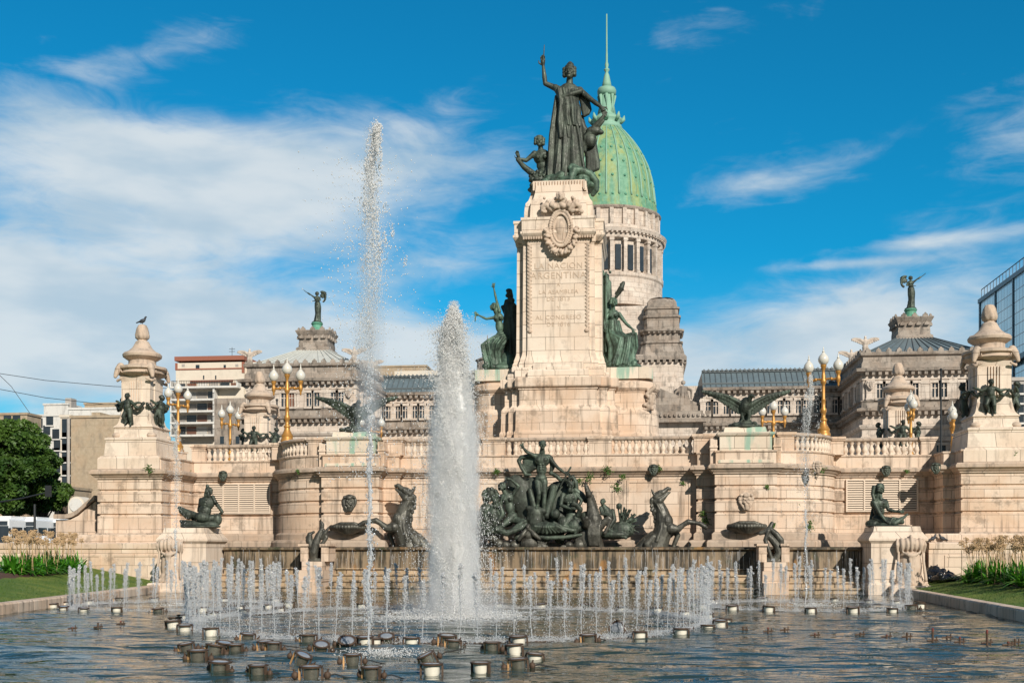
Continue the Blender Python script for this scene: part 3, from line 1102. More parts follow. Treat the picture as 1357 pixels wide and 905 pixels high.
# eagle pedestals ------------------------------------------------------
PED = {}
for s, nm in ((-1, 'left'), (1, 'right')):
    cx = AX + s * 8.25
    root = empty('eagle_pedestal', (cx, YP + 0.9, 5.25))
    tag(root, 'green stained stone pedestal under the %s bronze eagle' % nm, 'pedestal', 'eagle pedestals on the bastions')
    m_ = MB(root.location)
    m_.sweep([(cx - 1.05, YP + 0.06), (cx + 1.05, YP + 0.06), (cx + 1.05, YP + 1.7), (cx - 1.05, YP + 1.7)],
             [(0.06, 5.252), (0.06, 5.36), (0.0, 5.40), (0, 6.33), (0.05, 6.36), (0.10, 6.42), (0.10, 6.50), (0, 6.52)], True, True)
    m_.build('body', M['stone_green'], root)
    m_ = MB(root.location)
    m_.cbox(cx, YP + 0.92, 6.52, 6.74, 1.75, 1.3, 0, 1.65, 1.2)
    m_.build('cap', M['stone_green'], root)
    for q in (-1, 1):
        m_ = MB(root.location)
        m_.box(cx + q * 1.28 - 0.14, cx + q * 1.28 + 0.14, YP + 0.22, YP + 1.2, 5.252, 6.3)
        m_.box(cx + q * 1.28 - 0.17, cx + q * 1.28 + 0.17, YP + 0.18, YP + 1.2, 5.9, 5.97)
        m_.build('side_block', M['stone'], root)
    PED[s] = Vector((cx, YP + 0.75, 6.74))

# upper basin, rim and steps --------------------------------------------
YR = 45.75
root = empty('cascade_basin', (AX, YR, 0))
tag(root, 'long raised basin with a dark wet lip and stone steps down to the pool', 'fountain basin')
O = root.location
XB, XL = 12.6, 13.35
m_ = MB(O)
m_.sweep([(AX - XL, YR), (AX + XB, YR)], [(0, 0.92), (0, 1.66), (0.10, 1.70), (0.16, 1.73), (0.16, 1.80), (0.10, 1.83), (-0.40, 1.83), (-0.42, 1.2)])
m_.build('rim', M['wet'], root)
m_ = MB(O)
for i, (z, y) in enumerate(((0.96, YR - 0.02), (0.72, YR - 0.42), (0.48, YR - 0.82), (0.24, YR - 1.22))):
    m_.sweep([(AX - XL, y), (AX + XB, y)], [(-0.0, z - 0.27), (0.0, z - 0.08), (0.05, z - 0.07), (0.07, z - 0.03), (0.05, z), (-0.6, z + 0.003)])
m_.build('steps', M['wet_steps'], root)
m_ = MB(O); m_.box(AX - XL, AX + XB, YR + 0.42, 47.0, 1.2, 1.70)
m_.build('upper_water', M['water_up'], root)

# pedestals of the two seated bronzes ------------------------------------
SEAT = {}
for s, px, nm in ((-1, 255, 'left'), (1, 1180, 'right')):
    cx = at(242 if s < 0 else 1190, 700, 44.0).x
    y0 = 44.0
    root = empty('statue_pedestal', (cx, y0, 0))
    tag(root, 'block pedestal with a carved scroll cascade under the seated %s' % ('bronze seen from behind' if s < 0 else 'cross-legged bronze'), 'pedestal', 'statue pedestals beside the basin')
    O = root.location
    m_ = MB(O)
    w = 0.98
    m_.sweep([(cx - w, y0), (cx + w, y0), (cx + w, y0 + 2.1), (cx - w, y0 + 2.1)],
             [(0.12, -0.4), (0.12, 0.40), (0.08, 0.46), (0.0, 0.50), (0, 1.95), (0.04, 2.0), (0.10, 2.06), (0.10, 2.14), (-0.10, 2.42), (-0.14, 2.60)], True, True)
    m_.build('block', M['stone_pale'], root)
    # scrolled console on the front: fluted volute roll, smooth bulging drum, hanging garland, leafy lip
    S = Sculpt(0, 0, 1.0)
    side = -0.45 if s < 0 else 0.42
    S.ball((side, -1.05, 0.10), (0.60, 0.56, 0.86))
    S.ball((side, -0.55, 0.25), (0.64, 0.42, 0.40))
    for q in (-0.42, -0.2, 0.2, 0.42):                       # lobes of the roll
        S.ball((side + q, -1.90, 0.38), (0.15, 0.30, 0.27))
    S.ball((side, -1.95, 0.42), (0.13, 0.30, 0.34))
    for q in (-1, 1):
        S.limb([(side + q * 0.60, -2.10, 0.30, 0.06), (side + q * 0.66, -1.90, 0.52, 0.07), (side + q * 0.62, -1.66, 0.42, 0.06), (side + q * 0.60, -1.74, 0.22, 0.05)])
        S.limb([(side + q * 0.56, -1.60, 0.40, 0.06), (side + q * 0.60, -1.1, 0.52, 0.07), (side + q * 0.66, -0.6, 0.62, 0.08)])
    S.limb([(side - 0.4, -1.62, 0.58, 0.05), (side - 0.15, -1.52, 0.66, 0.07), (side, -1.50, 0.68, 0.08), (side + 0.15, -1.52, 0.66, 0.07), (side + 0.4, -1.62, 0.58, 0.05)])
    for q in range(15):                                      # garland
        z = -1.5 + q * 0.07
        for e in (-1, 1):
            S.ball((side + e * (0.05 + 0.03 * sin(q * 0.5 + 0.5)) + 0.02 * sin(q * 2.3), z, 0.66 + q * 0.004), (0.075, 0.06, 0.06), 30 * e, 8)
    for q in range(13):                                      # leafy lip
        x = side + (q - 6) * 0.125
        S.ball((x, -0.46 + 0.05 * (q % 2), 0.70 - 0.012 * (q - 6) ** 2), (0.09, 0.12, 0.11), (q - 6) * 6, 8)
    S.limb([(side - 0.74, -0.30, 0.5, 0.12), (side + 0.74, -0.30, 0.5, 0.12)])
    o = S.build('carved_scroll', M['stone_carved'], root, (0, 0, 0), 0.035, 1)
    o.location = (side * 0.22, 0.15, 0); o.scale = (0.78, 0.8, 1.0)
    m_ = MB(O)
    m_.sweep([(cx + side - 0.78, y0 - 0.62), (cx + side + 0.78, y0 - 0.62), (cx + side + 0.78, y0 + 0.05), (cx + side - 0.78, y0 + 0.05)],
             [(0.05, -0.4), (0.05, 0.1), (0, 0.14), (0, 0.34), (-0.05, 0.38)], True, True)
    m_.build('scroll_base', M['stone_pale'], root)
    SEAT[s] = Vector((cx + (0.35 if s < 0 else -0.1), y0 + 1.0, 2.60))

# small stepped piers among the steps carrying the bronze sea creatures --------
PIER = {}
for s, nm in ((-1, 'left'), (1, 'right')):
    cx = AX + s * 9.1
    root = empty('stepped_pier', (cx, 44.6, 0))
    tag(root, 'small stepped stone pier among the basin steps under the %s bronze sea creature' % nm, 'pedestal', 'stepped piers in the basin steps')
    O = root.location
    m_ = MB(O)
    m_.box(cx - 0.42, cx + 0.42, 44.15, 46.0, 0.9, 1.24)
    m_.box(cx - 0.50, cx + 0.50, 43.95, 46.0, 0.45, 0.897)
    m_.box(cx - 0.46, cx + 0.46, 43.75, 45.8, -0.4, 0.447)
    m_.box(cx - 0.58, cx - 0.28, 44.5, 45.56, 1.243, 1.86); m_.box(cx + 0.28, cx + 0.58, 44.5, 45.56, 1.243, 1.86)
    m_.box(cx - 0.66, cx - 0.24, 44.42, 45.57, 1.86, 1.95); m_.box(cx + 0.24, cx + 0.66, 44.42, 45.57, 1.86, 1.95)
    m_.build('stonework', M['stone'], root)
    PIER[s] = Vector((cx, 44.75, 1.24))

# low retaining walls beyond the seated pedestals ---------------------------
for s, nm in ((-1, 'left'), (1, 'right')):
    a, b = AX + s * (15.85 if s < 0 else 15.25), AX + s * 34.0
    pth = sorted([(a, 46.1), (b, 46.1)])
    root = empty('retaining_wall', ((a + b) / 2, 46.1, 0))
    tag(root, 'low panelled stone wall at the back of the %s lawn' % nm, 'wall', 'low walls behind the lawns')
    O = root.location
    m_ = MB(O)
    m_.sweep(pth, [(0, -0.4), (0, 1.72), (0.06, 1.76), (0.08, 1.96), (0.03, 2.0), (-0.5, 2.02), (-0.6, 1.6)])
    c_ = at(74, 700, 46.6).x if s < 0 else AX + 34.0
    m_.sweep(sorted([(a, 46.62), (c_, 46.62)]), [(0, 1.9), (0, 2.3), (-0.05, 2.36), (-3.0, 2.38), (-3.1, 1.0)])
    for i in range(7):
        x0 = a + s * (0.6 + i * 2.5); x1 = x0 + s * 2.0
        x0, x1 = min(x0, x1), max(x0, x1)
        m_.box(x0, x1, 46.07, 46.2, 1.42, 1.5)
        m_.box(x0, x0 + 0.08, 46.072, 46.2, 0.9, 1.42); m_.box(x1 - 0.08, x1, 46.072, 46.2, 0.9, 1.42)
    m_.build('wall_face', M['stone'], root)

# louvred vents ------------------------------------------------------------
for s, nm in ((-1, 'left'), (1, 'right')):
    x0, x1 = sorted((AX + s * 12.75, AX + s * 15.75))
    zc0, zc1 = 3.34, 4.72
    root = empty('louvred_vent', ((x0 + x1) / 2, YG - 0.05, zc0))
    tag(root, 'cream louvred vent in the wall behind the %s seated bronze' % nm, 'vent', 'louvred vents in the terrace wall')
    O = root.location
    m_ = MB(O)
    yf = YG - 0.09
    m_.box(x0, x1, yf, YG + 0.1, zc0, zc0 + 0.05); m_.box(x0, x1, yf, YG + 0.1, zc1 - 0.05, zc1)
    for i in range(5):
        x = x0 + (x1 - x0 - 0.06) * i / 4
        m_.box(x, x + 0.06, yf - 0.006, YG + 0.1, zc0 + 0.051, zc1 - 0.051)
    m_.build('frame', M['grille'], root)
    m_ = MB(O); m_.box(x0 + 0.02, x1 - 0.02, YG - 0.022, YG - 0.012, zc0 + 0.03, zc1 - 0.03)
    m_.build('backing', M['grille_dark'], root)
    m_ = MB(O)
    n = 13
    for i in range(n):
        z = zc0 + 0.07 + (zc1 - zc0 - 0.12) * i / n
        m_.side([(yf + 0.012, z), (yf + 0.026, z + 0.0), (yf + 0.066, z + 0.05), (yf + 0.05, z + 0.062)], x0 + 0.06, x1 - 0.06)
    m_.build('louvres', M['grille'], root)

# stair parapet far left -----------------------------------------------------
root = empty('stair_parapet', (at(100, 700, 49.5).x, 49.5, 2.0))
tag(root, 'sloping stone stair parapet with rounded coping left of the left column block', 'parapet')
O = root.location
P_ = lambda x, y: (at(x, y, 49.5).x, at(x, y, 49.5).z)
m_ = MB(O)
low = [P_(74, 735), P_(127, 735)]
top = [P_(127, 664), P_(120, 669), P_(112, 676), P_(104, 683), P_(96, 687), P_(88, 688.5), P_(74, 688.5)]
m_.front(low + top, 49.5, 50.3)
m_.build('wall_face', M['stone'], root)
m_ = MB(O)
m_.tube([(x, 49.9, z) for x, z in [P_(127, 661), P_(120, 667), P_(112, 674), P_(104, 681), P_(96, 685.5), P_(88, 687), P_(74, 687)]], 0.0001, 4)
pts = [P_(127, 662), P_(120, 667), P_(112, 674), P_(104, 681), P_(96, 685.5), P_(88, 687), P_(73, 687)]
m_ = MB(O)
m_.front(pts[::-1] + [(x, z + 0.2) for x, z in pts], 49.35, 50.45)
m_.build('coping', M['stone_dark'], root)
# ------------------------------------------------------------------ the central monument
MX = at(740, 400, 51.0).x
root = empty('monument', (MX, 53.0, 5.3))
tag(root, 'tall pale stone monument pier on a stepped podium rising behind the balustrade', 'monument')
O = root.location


def rect(hx0, hx1, y0, y1):
    return [(MX - hx0, y0), (MX + hx1, y0), (MX + hx1, y1), (MX - hx0, y1)]


pod = [(0.22, 5.3), (0.22, 6.95), (0.20, 7.0), (0.16, 7.05), (0.14, 8.0), (0.10, 8.06), (0.03, 8.16), (0.0, 8.2), (0, 8.86), (0.05, 8.88), (0.05, 8.94), (0.10, 8.96)]
for k, (a, b, y0, y1, zt, cz) in enumerate(((1.72, 1.75, 50.50, 55.4, 9.42, 8.97), (2.08, 2.20, 50.78, 55.2, 9.417, 8.974), (2.45, 2.52, 51.1, 55.0, 9.414, 8.978))):
    m_ = MB(O)
    m_.sweep(rect(a, b, y0, y1), [(p, z + k * 0.004) for p, z in pod] + [(0.16, cz + 0.03), (0.18, cz + 0.08), (0.18, zt - 0.04), (0.14, zt)], True, True)
    m_.build('podium', M['stone'] if k else M['stone'], root)
# side wings with rounded ends
wing = [(MX - 3.75, 51.95)]
wing = arc(MX - 3.1, 52.95, 0.75 + 0.25, 180, 270, 8) + arc(MX + 3.4, 52.95, 1.0, -90, 0, 10) + [(MX + 4.4, 54.6), (MX - 4.1, 54.6)]
m_ = MB(O)
m_.sweep(wing, [(p * 0.8, z + 0.013) for p, z in pod] + [(0.12, 9.02), (0.17, 9.08), (0.17, 9.30), (0.12, 9.36), (0.02, 9.40), (-0.12, 9.44), (-0.20, 9.52)], True, True)
m_.build('side_wing', M['stone'], root)
for s, mm in ((-1, 3.1), (1, 3.2)):
    m_ = MB(O)
    c = MX + s * mm
    m_.poly([(c - 1.05, 52.0), (c + 0.85, 52.0), (c + 1.05, 52.3), (c + 1.05, 54.2), (c - 1.05, 54.2)] if s > 0 else
            [(c - 0.85, 52.0), (c + 1.05, 52.0), (c + 1.05, 54.2), (c - 1.05, 54.2), (c - 1.05, 52.3)], 9.53, 10.05)
    m_.build('wing_block', M['stone_green'], root)
# stepped courses between podium and pier
m_ = MB(O)
for hx0, hx1, y0, z0, z1 in ((1.35, 1.4, 50.52, 9.42, 9.78), (2.3, 2.3, 50.86, 9.421, 9.66), (1.95, 2.05, 50.74, 9.43, 9.93), (1.12, 1.15, 50.66, 9.78, 10.12), (2.12, 2.15, 51.0, 9.66, 10.02), (0.5, 0.55, 50.60, 9.79, 9.98)):
    m_.sweep(rect(hx0, hx1, y0, 55.0 - (y0 - 50.5)), [(0, z0), (0, z1 - 0.06), (-0.06, z1)], True, True)
for s in (-1, 1):
    for i in range(9):
        m_.box(MX + s * (0.95 + i * 0.125) - 0.045, MX + s * (0.95 + i * 0.125) + 0.045, 50.72, 50.78, 9.80, 9.905)
m_.build('stepped_course', M['stone_pale'], root)
# pier shaft: body, intermediate, front panel
zb, zt = 9.9, 15.95
m_ = MB(O)
base = [(0.16, zb), (0.16, zb + 0.22), (0.10, zb + 0.34), (0.10, zb + 0.42), (0.03, zb + 0.62), (0.0, zb + 0.75)]
m_.sweep(rect(1.96, 1.96, 51.45, 54.75), base + [(-0.03, 15.55), (0.03, 15.60), (0.05, zt)], True, True)
m_.build('shaft', M['stone_pale'], root)
m_ = MB(O)
m_.sweep(rect(1.64, 1.64, 51.12, 55.05), base + [(-0.03, 15.55), (0.03, 15.60), (0.05, zt)], True, True)
m_.build('shaft', M['stone_pale'], root)
m_ = MB(O)
m_.sweep(rect(1.40, 1.40, 50.98, 55.2), [(0.10, zb), (0.10, zb + 0.3), (0.02, zb + 0.6), (0.0, zb + 0.9), (0, 15.55), (0.05, zt)], True, True)
m_.build('inscription_panel', M['stone_pale'], root)
# carved leaf borders beside the inscription
S = Sculpt(0, 0, 1.0)
for s in (-1, 1):
    S = Sculpt(0, 0, 1.0)
    for i in range(46):
        z = 11.75 + i * 0.083
        S.ball((s * 1.30 + 0.05 * (-1) ** i, -z, 0.0), (0.075, 0.05, 0.05), 35 * (-1) ** i, 8)
    S.limb([(s * 1.30, -11.6, 0.0, 0.05), (s * 1.30, -15.5, 0.0, 0.04)])
    S.ball((s * 1.28, -11.58, 0.02), (0.11, 0.07, 0.10))
    o = S.build('carved_border', M['stone_carved'], root, (0, 50.98 - 53.0, -5.3), 0.028, 1)
# lettering
rows = [('LA NACION', 352.7, 0.27), ('ARGENTINA', 365.4, 0.30), ('A', 377.5, 0.17), ('LA ASAMBLEA', 387, 0.19), ('DE 1813', 396.4, 0.20), ('Y', 408, 0.15), ('AL CONGRESO', 420.8, 0.20), ('DE 1816', 430, 0.20)]
for i, (tx, py, sz) in enumerate(rows):
    cu = bpy.data.curves.new('inscription', 'FONT')
    cu.body = tx; cu.size = sz * 1.38; cu.extrude = 0.012; cu.align_x = 'CENTER'; cu.align_y = 'CENTER'; cu.space_character = 1.12
    to = bpy.data.objects.new('tmp', cu)
    COL.objects.link(to)
    dg = bpy.context.evaluated_depsgraph_get(); dg.update()
    me = bpy.data.meshes.new_from_object(to.evaluated_get(dg))
    bpy.data.objects.remove(to)
    me.materials.clear(); me.materials.append(M['inscription'])
    t = bpy.data.objects.new('inscription', me); COL.objects.link(t)
    t.parent = root
    t.rotation_euler = (R(90), 0, 0)
    z = at(738, py, 50.98).z
    t.location = (0, 50.978 - 53.0, z - 5.3)
# capital blocks
m_ = MB(O)
cap = lambda e: [(0.02, 15.66 + e), (0.06, 15.70 + e), (0.16, 15.80 + e), (0.22, 15.88 + e), (0.22, 15.98), (0.16, 16.0), (0.16, 16.46), (0.20, 16.50), (0.20, 16.62 - e), (-0.1, 16.64 - e)]
m_.sweep(rect(1.86, 1.86, 51.30, 54.9), cap(0.0), True, True)
m_.build('capital', M['stone_pale'], root)
m_ = MB(O)
m_.sweep(rect(1.48, 1.48, 50.92, 55.25), [(p, z + 0.05) for p, z in cap(0.01)], True, True)
m_.build('capital', M['stone_pale'], root)
m_ = MB(O)
for s in (-1, 1):
    for i in range(8):
        x = MX + s * (0.75 + i * 0.115)
        m_.box(x - 0.035, x + 0.035, 50.80, 50.95, 15.70, 15.84)
m_.build('dentil_row', M['stone_carved'], root)
# crown
m_ = MB(O)
crown = [(0.0, 16.66), (0.02, 16.9), (0.0, 17.2), (-0.04, 17.45), (-0.16, 17.62), (-0.24, 17.85), (-0.28, 18.1)]
m_.sweep(rect(1.56, 1.56, 51.25, 54.9), crown + [(-0.32, 18.2)], True, True)
m_.build('crown', M['stone_pale'], root)
m_ = MB(O)
m_.sweep(rect(1.26, 1.26, 50.98, 55.1), [(0.02, 16.69)] + [(p * 0.75, z + 0.01) for p, z in crown[1:]] + [(-0.22, 18.22)], True, True)
m_.build('crown', M['stone_pale'], root)
m_ = MB(O)
m_.sweep(rect(1.18, 1.18, 51.30, 54.7), [(0, 18.1), (0.0, 18.45), (-0.03, 18.47)], True, True)
for i in range(19):
    x = MX - 1.14 + i * 0.1267
    m_.cbox(x, 51.28, 18.02, 18.44, 0.075, 0.10)
    if i < 15: m_.cbox(MX + 1.19, 51.5 + i * 0.22, 18.02, 18.44, 0.10, 0.12); m_.cbox(MX - 1.19, 51.5 + i * 0.22, 18.02, 18.44, 0.10, 0.12)
m_.build('fluted_band', M['stone_pale'], root)
# cartouche: coat-of-arms oval with wreath, festoons at the sides   (units: detail view 1207/240 px)
s_ = 0.0341 / 5.03
S = Sculpt(375, 425, s_)
for i in range(40):
    a = 2 * pi * i / 40
    S.ball((385 + 72 * cos(a), 425 + 118 * sin(a), 22), (12, 14, 12), None, 8)
    S.ball((385 + 52 * cos(a), 425 + 95 * sin(a), 28), (7, 8, 7), None, 8)
S.ball((385, 425, 0), (70, 26, 112))
S.ball((380, 420, 18), (30, 16, 50))
for i in range(34):                       # laurel wreath below
    a = R(-12 + 204 * i / 33)
    rr_ = 1.0 + 0.06 * (-1) ** i
    S.ball((388 + 100 * rr_ * cos(a), 452 + 132 * rr_ * sin(a), 20 + 8 * (i % 3)), (17, 14, 12), math.degrees(a) + 30, 8)
for i in range(60):                       # sun and foliage crest above
    a = rng.uniform(0, pi); q = rng.uniform(10, 70)
    S.ball((385 + q * 1.1 * cos(a), 275 - q * 0.9 * sin(a) + 15, 10 + rng.uniform(0, 35)), rng.uniform(10, 20), None, 8)
S.head((385, 225, 60), 62, 0, 0, 'bun')
for q in (-1, 1):
    S.limb([(385 + q * 60, 300, 25, 18), (385 + q * 95, 270, 25, 18), (385 + q * 125, 282, 25, 15), (385 + q * 122, 310, 18, 12)])
    for i in range(16):
        S.ball((385 + q * (70 + rng.uniform(0, 75)), 250 + rng.uniform(-30, 70), 12 + rng.uniform(0, 20)), rng.uniform(9, 16), None, 8)
S.build('cartouche', M['stone_carved'], root, (0.06, 50.86 - 53.0, at(737, 304.5, 50.9).z - 5.3), 0.026, 1)
# carved ornament on the wing's right end and rams heads under the coping
S = Sculpt(0, 0, 1.0)
for i in range(26):
    z = rng.uniform(0, 0.95)
    S.ball((rng.uniform(-0.22, 0.22) + 0.12 * z, -z, rng.uniform(0, 0.1)), rng.uniform(0.05, 0.12), None, 8)
S.limb([(0.0, 0.0, 0.05, 0.06), (0.2, -0.35, 0.1, 0.08), (-0.1, -0.7, 0.1, 0.08), (0.25, -1.0, 0.12, 0.1)])
S.build('carved_trophy', M['stone_carved'], root, (4.05, -0.95, 2.78), 0.03, 1)
MON_TOP = Vector((MX, 52.7, 18.46))
# ------------------------------------------------------------------ bronze sculpture
VX = 0.032


def drapery(S, pts, n=5, w=10, r=6):
    """a bundle of hanging fold ridges along a line"""
    for i in range(n):
        q = (i - (n - 1) / 2) * w
        S.limb([(x + q * (0.6 + 0.4 * j / max(1, len(pts) - 1)), y + 2 * sin(i * 2.1 + j), d + 4 * cos(i * 1.7), r) for j, (x, y, d) in enumerate(pts)])


# --- the republic on top of the pier ---------------------------------
k0 = 0.00895
root = empty('republic_statue', MON_TOP)
tag(root, 'colossal dark bronze woman with raised right arm standing on top of the monument pier', 'statue')
S = Sculpt(328, 812, k0)
k = 78
S.head((373, 208, 18), k, -6, 0, 'band')
S.ball((376, 168, 12), (20, 16, 13)); S.ball((376, 160, 12), (12, 10, 10))
S.limb([(373, 240, 6, 17), (372, 275, 0, 20)])
S.torso((367, 308, 0), (365, 400, 0), k, True)
S.limb([(318, 292, 0, 20), (425, 300, 0, 21)])
S.arm((312, 286, 0), (246, 258, 10), (236, 168, 14), k, 0.95)
S.hand((236, 168, 14), (233, 120, 14), k, 0.1, curl=0.9)
S.limb([(235, 140, 20, 3.5), (240, 105, 20, 3), (242, 62, 20, 2.5)])
S.arm((430, 304, 0), (492, 362, 22), (540, 404, 34), k, 0.95)
S.hand((536, 400, 34), (556, 436, 34), k, 0.2)
S.robe([(362, 285, 0, 46, 34, .1), (364, 330, 0, 58, 46, .4), (364, 385, 0, 54, 44, .6), (366, 430, 4, 66, 52, .7), (362, 500, 6, 76, 60), (360, 580, 6, 82, 66), (358, 660, 6, 88, 72), (356, 730, 6, 95, 78), (352, 775, 4, 100, 82)], 13, 0.15)
# over-fold of the mantle
S.robe([(366, 345, 8, 50, 46, .3), (370, 400, 14, 62, 54), (372, 450, 16, 60, 52), (380, 500, 18, 52, 50)], 9, 0.16)
drapery(S, [(330, 300, 40), (345, 380, 52), (340, 470, 60), (350, 560, 62)], 4, 14, 8)
drapery(S, [(395, 470, 40), (410, 560, 60), (420, 660, 62), (430, 740, 60)], 4, 15, 9)
drapery(S, [(316, 330, 10), (304, 430, 26), (292, 540, 40), (288, 650, 50), (285, 760, 50)], 4, 13, 9)
S.limb([(300, 280, 10, 16), (330, 350, 44, 13), (380, 335, 48, 12), (430, 315, 30, 15)])
# cloak falling from the left arm
for i in range(6):
    S.limb([(428 + i * 6, 300 + i * 4, -12, 13), (440 + i * 7, 370 + i * 5, -14, 13), (448 + i * 4, 425 - i * 2, -10, 10)])
for i in range(7):
    S.limb([(430 - i * 3, 430, -30, 16), (455 + i * 6, 540 + i * 3, -34, 20), (470 + i * 7, 640 + i * 4, -30, 18), (468 + i * 8, 715 - i * 3, -26, 13)])
S.build('standing_woman', M['bronze_dark'], root, (0, 0, 0), 0.019, 1)
# bundled sheaf / plough at her side
S = Sculpt(328, 812, k0)
S.limb([(556, 442, 30, 9), (500, 500, 16, 15), (440, 590, 4, 17)])
for i in range(6):
    S.limb([(548 - i * 8, 470 + i * 4, 22, 8), (500 - i * 9, 510 + i * 8, 10, 15), (450, 560 + i * 10, 0, 13)])
S.ball((498, 515, 6), (42, 26, 26)); S.ball((530, 525, 14), (22, 16, 13)); S.ball((475, 560, 0), (40, 30, 40))
S.build('sheaf', M['bronze_dark'], root, (0, 0, 0), 0.026, 1)
# kneeling figure with the lion mask
S = Sculpt(328, 812, k0)
k = 62
S.head((218, 566, 34), k, 8, 4, 'band')
S.limb([(222, 590, 18, 13), (224, 612, 10, 16)])
S.torso((228, 640, 10), (240, 720, -4), k, True)
S.arm((190, 622, 16), (148, 660, 26), (112, 655, 40), k, 1.0)
S.hand((114, 656, 40), (106, 634, 44), k, 0.15, curl=0.8)
S.arm((262, 628, 10), (264, 690, 30), (244, 748, 40), k, 1.0, (232, 760, 44))
S.limb([(104, 660, 44, 9), (140, 700, 44, 15), (190, 740, 40, 19), (215, 745, 34, 18)])
S.limb([(240, 720, 0, 30), (270, 760, 24, 26), (240, 795, 20, 22)])
S.build('kneeling_figure', M['bronze'], root, (0, 0, 0), 0.019, 1)
S = Sculpt(328, 812, k0)
S.ball((210, 768, 40), (40, 34, 38))
for i in range(40):
    a = rng.uniform(0, 6.28); q = rng.uniform(20, 44)
    S.ball((210 + q * cos(a), 770 + q * sin(a), 40 + rng.uniform(-10, 26)), rng.uniform(8, 13), None, 8)
S.ball((206, 776, 74), (16, 12, 12)); S.ball((195, 756, 70), 7); S.ball((222, 756, 70), 7)
S.limb([(205, 792, 40, 26), (208, 820, 34, 16)])
S.build('lion_mask', M['bronze'], root, (0, 0, 0), 0.016, 1)
S = Sculpt(328, 812, k0)
S.ball((340, 805, 0), (190, 110, 34)); S.ball((300, 770, 20), (70, 60, 34)); S.ball((440, 770, 10), (60, 70, 50))
S.limb([(335, 775, 80, 12), (385, 790, 90, 20), (400, 740, 84, 22), (440, 738, 70, 20), (480, 752, 56, 20), (512, 790, 44, 18), (512, 830, 40, 15), (495, 852, 36, 12)])
S.limb([(382, 728, 84, 16), (392, 710, 70, 14), (420, 730, 60, 18)])
S.limb([(286, 780, 70, 18), (330, 760, 74, 22), (372, 752, 60, 18)])
for i in range(12):
    S.ball((rng.uniform(240, 470), rng.uniform(770, 800), rng.uniform(40, 80)), rng.uniform(12, 26))
S.build('serpent_and_rocks', M['bronze_green'], root, (0, 0, 0), 0.026, 1)

# --- left seated woman with raised arm ------------------------------------
k1 = 0.00570
b = at(620 + 270 / 6.46, 360 + 800 / 6.46, 52.9)
root = empty('seated_muse_statue', (b.x, 52.9, 10.05))
tag(root, 'dark bronze seated woman flinging one arm up on the left wing of the monument', 'statue')
S = Sculpt(270, 800, k1)
k = 66
S.head((222, 262, 20), k, -60, 10, 'long')
S.limb([(232, 285, 10, 17), (250, 310, 0, 20)])
S.torso((262, 350, 0), (280, 490, 0), k, True, 0.92)
S.arm((272, 300, 14), (246, 200, 20), (226, 108, 20), k, 0.9)
S.hand((226, 108, 20), (222, 44, 20), k, 0.5)
S.arm((238, 350, 20), (165, 362, 30), (104, 332, 34), k, 0.9)
S.hand((104, 332, 34), (74, 312, 34), k, 0.3)
S.limb([(74, 325, 34, 6), (73, 380, 34, 5)])
S.leg((290, 520, 20), (185, 555, 60), (205, 730, 40), k, (170, 745, 50), 1.1)
S.leg((290, 530, -20), (200, 620, 10), (290, 700, 10), k, (240, 740, 20), 1.1)
S.robe([(288, 490, 6, 48, 44, .3), (272, 530, 24, 92, 70, .5), (240, 580, 34, 84, 76, .8), (226, 640, 34, 62, 66), (232, 700, 30, 56, 62), (228, 755, 30, 70, 70)], 9, 0.18)
drapery(S, [(290, 510, 60), (220, 545, 80), (170, 590, 90), (190, 690, 84), (210, 750, 80)], 6, 16, 13)
S.build('seated_woman', M['bronze_green'], root, (0, 0, 0), 0.016, 1)
S = Sculpt(270, 800, k1)
k = 60
S.head((350, 140, -40), k, -30, 0, 'long')
S.ball((345, 118, -40), (28, 28, 18)); S.ball((330, 160, -36), 16)
S.limb([(350, 165, -40, 16), (356, 200, -40, 20)])
S.torso((360, 250, -40), (370, 400, -40), k, True, 1.1)
S.arm((330, 230, -40), (345, 330, -20), (400, 350, 0), k)
S.robe([(362, 240, -40, 50, 46, .3), (360, 330, -40, 60, 56), (370, 450, -40, 80, 70), (380, 600, -40, 95, 80), (380, 760, -40, 105, 90)], 9, 0.16)
S.limb([(290, 250, -50, 16), (340, 330, -44, 30), (380, 340, -40, 34)])
S.limb([(300, 270, -50, 10), (320, 200, -50, 14), (370, 200, -44, 24)])
S.build('standing_figure', M['bronze_dark'], root, (0, 0, 0), 0.028, 1)
S = Sculpt(270, 800, k1)
S.ball((290, 775, 10), (150, 110, 50)); S.ball((190, 760, 30), (50, 60, 24)); S.ball((340, 720, 0), (80, 80, 90))
for i in range(14):
    S.ball((rng.uniform(150, 400), rng.uniform(740, 800), rng.uniform(20, 100)), rng.uniform(14, 30))
S.build('rock_base', M['bronze_green'], root, (0, 0, 0), 0.035, 1)

# --- right seated woman with standard ----------------------------------------
k2 = 0.00865
b = at(780 + 160 / 4.114, 360, 52.9)
root = empty('seated_guardian_statue', (b.x, 52.9, 10.05))
tag(root, 'greenish bronze robed woman seated with staff and banner on the right wing of the monument', 'statue')
S = Sculpt(160, 595, k2)
k = 48
S.head((136, 232, 24), k, 25, 0, 'band')
S.limb([(134, 250, 14, 12), (132, 272, 6, 14)])
S.torso((134, 300, 4), (132, 385, 4), k, True)
S.arm((166, 296, 12), (206, 352, 24), (238, 384, 46), k, 1.05)
S.hand((236, 382, 46), (248, 410, 50), k, 0.2)
S.arm((104, 300, 14), (88, 350, 30), (98, 400, 50), k, 1.0, (96, 376, 54))
S.leg((150, 420, 10), (224, 430, 62), (238, 540, 50), k, (262, 556, 66), 1.1)
S.leg((120, 424, 10), (168, 440, 70), (160, 560, 56), k, (150, 576, 76), 1.1)
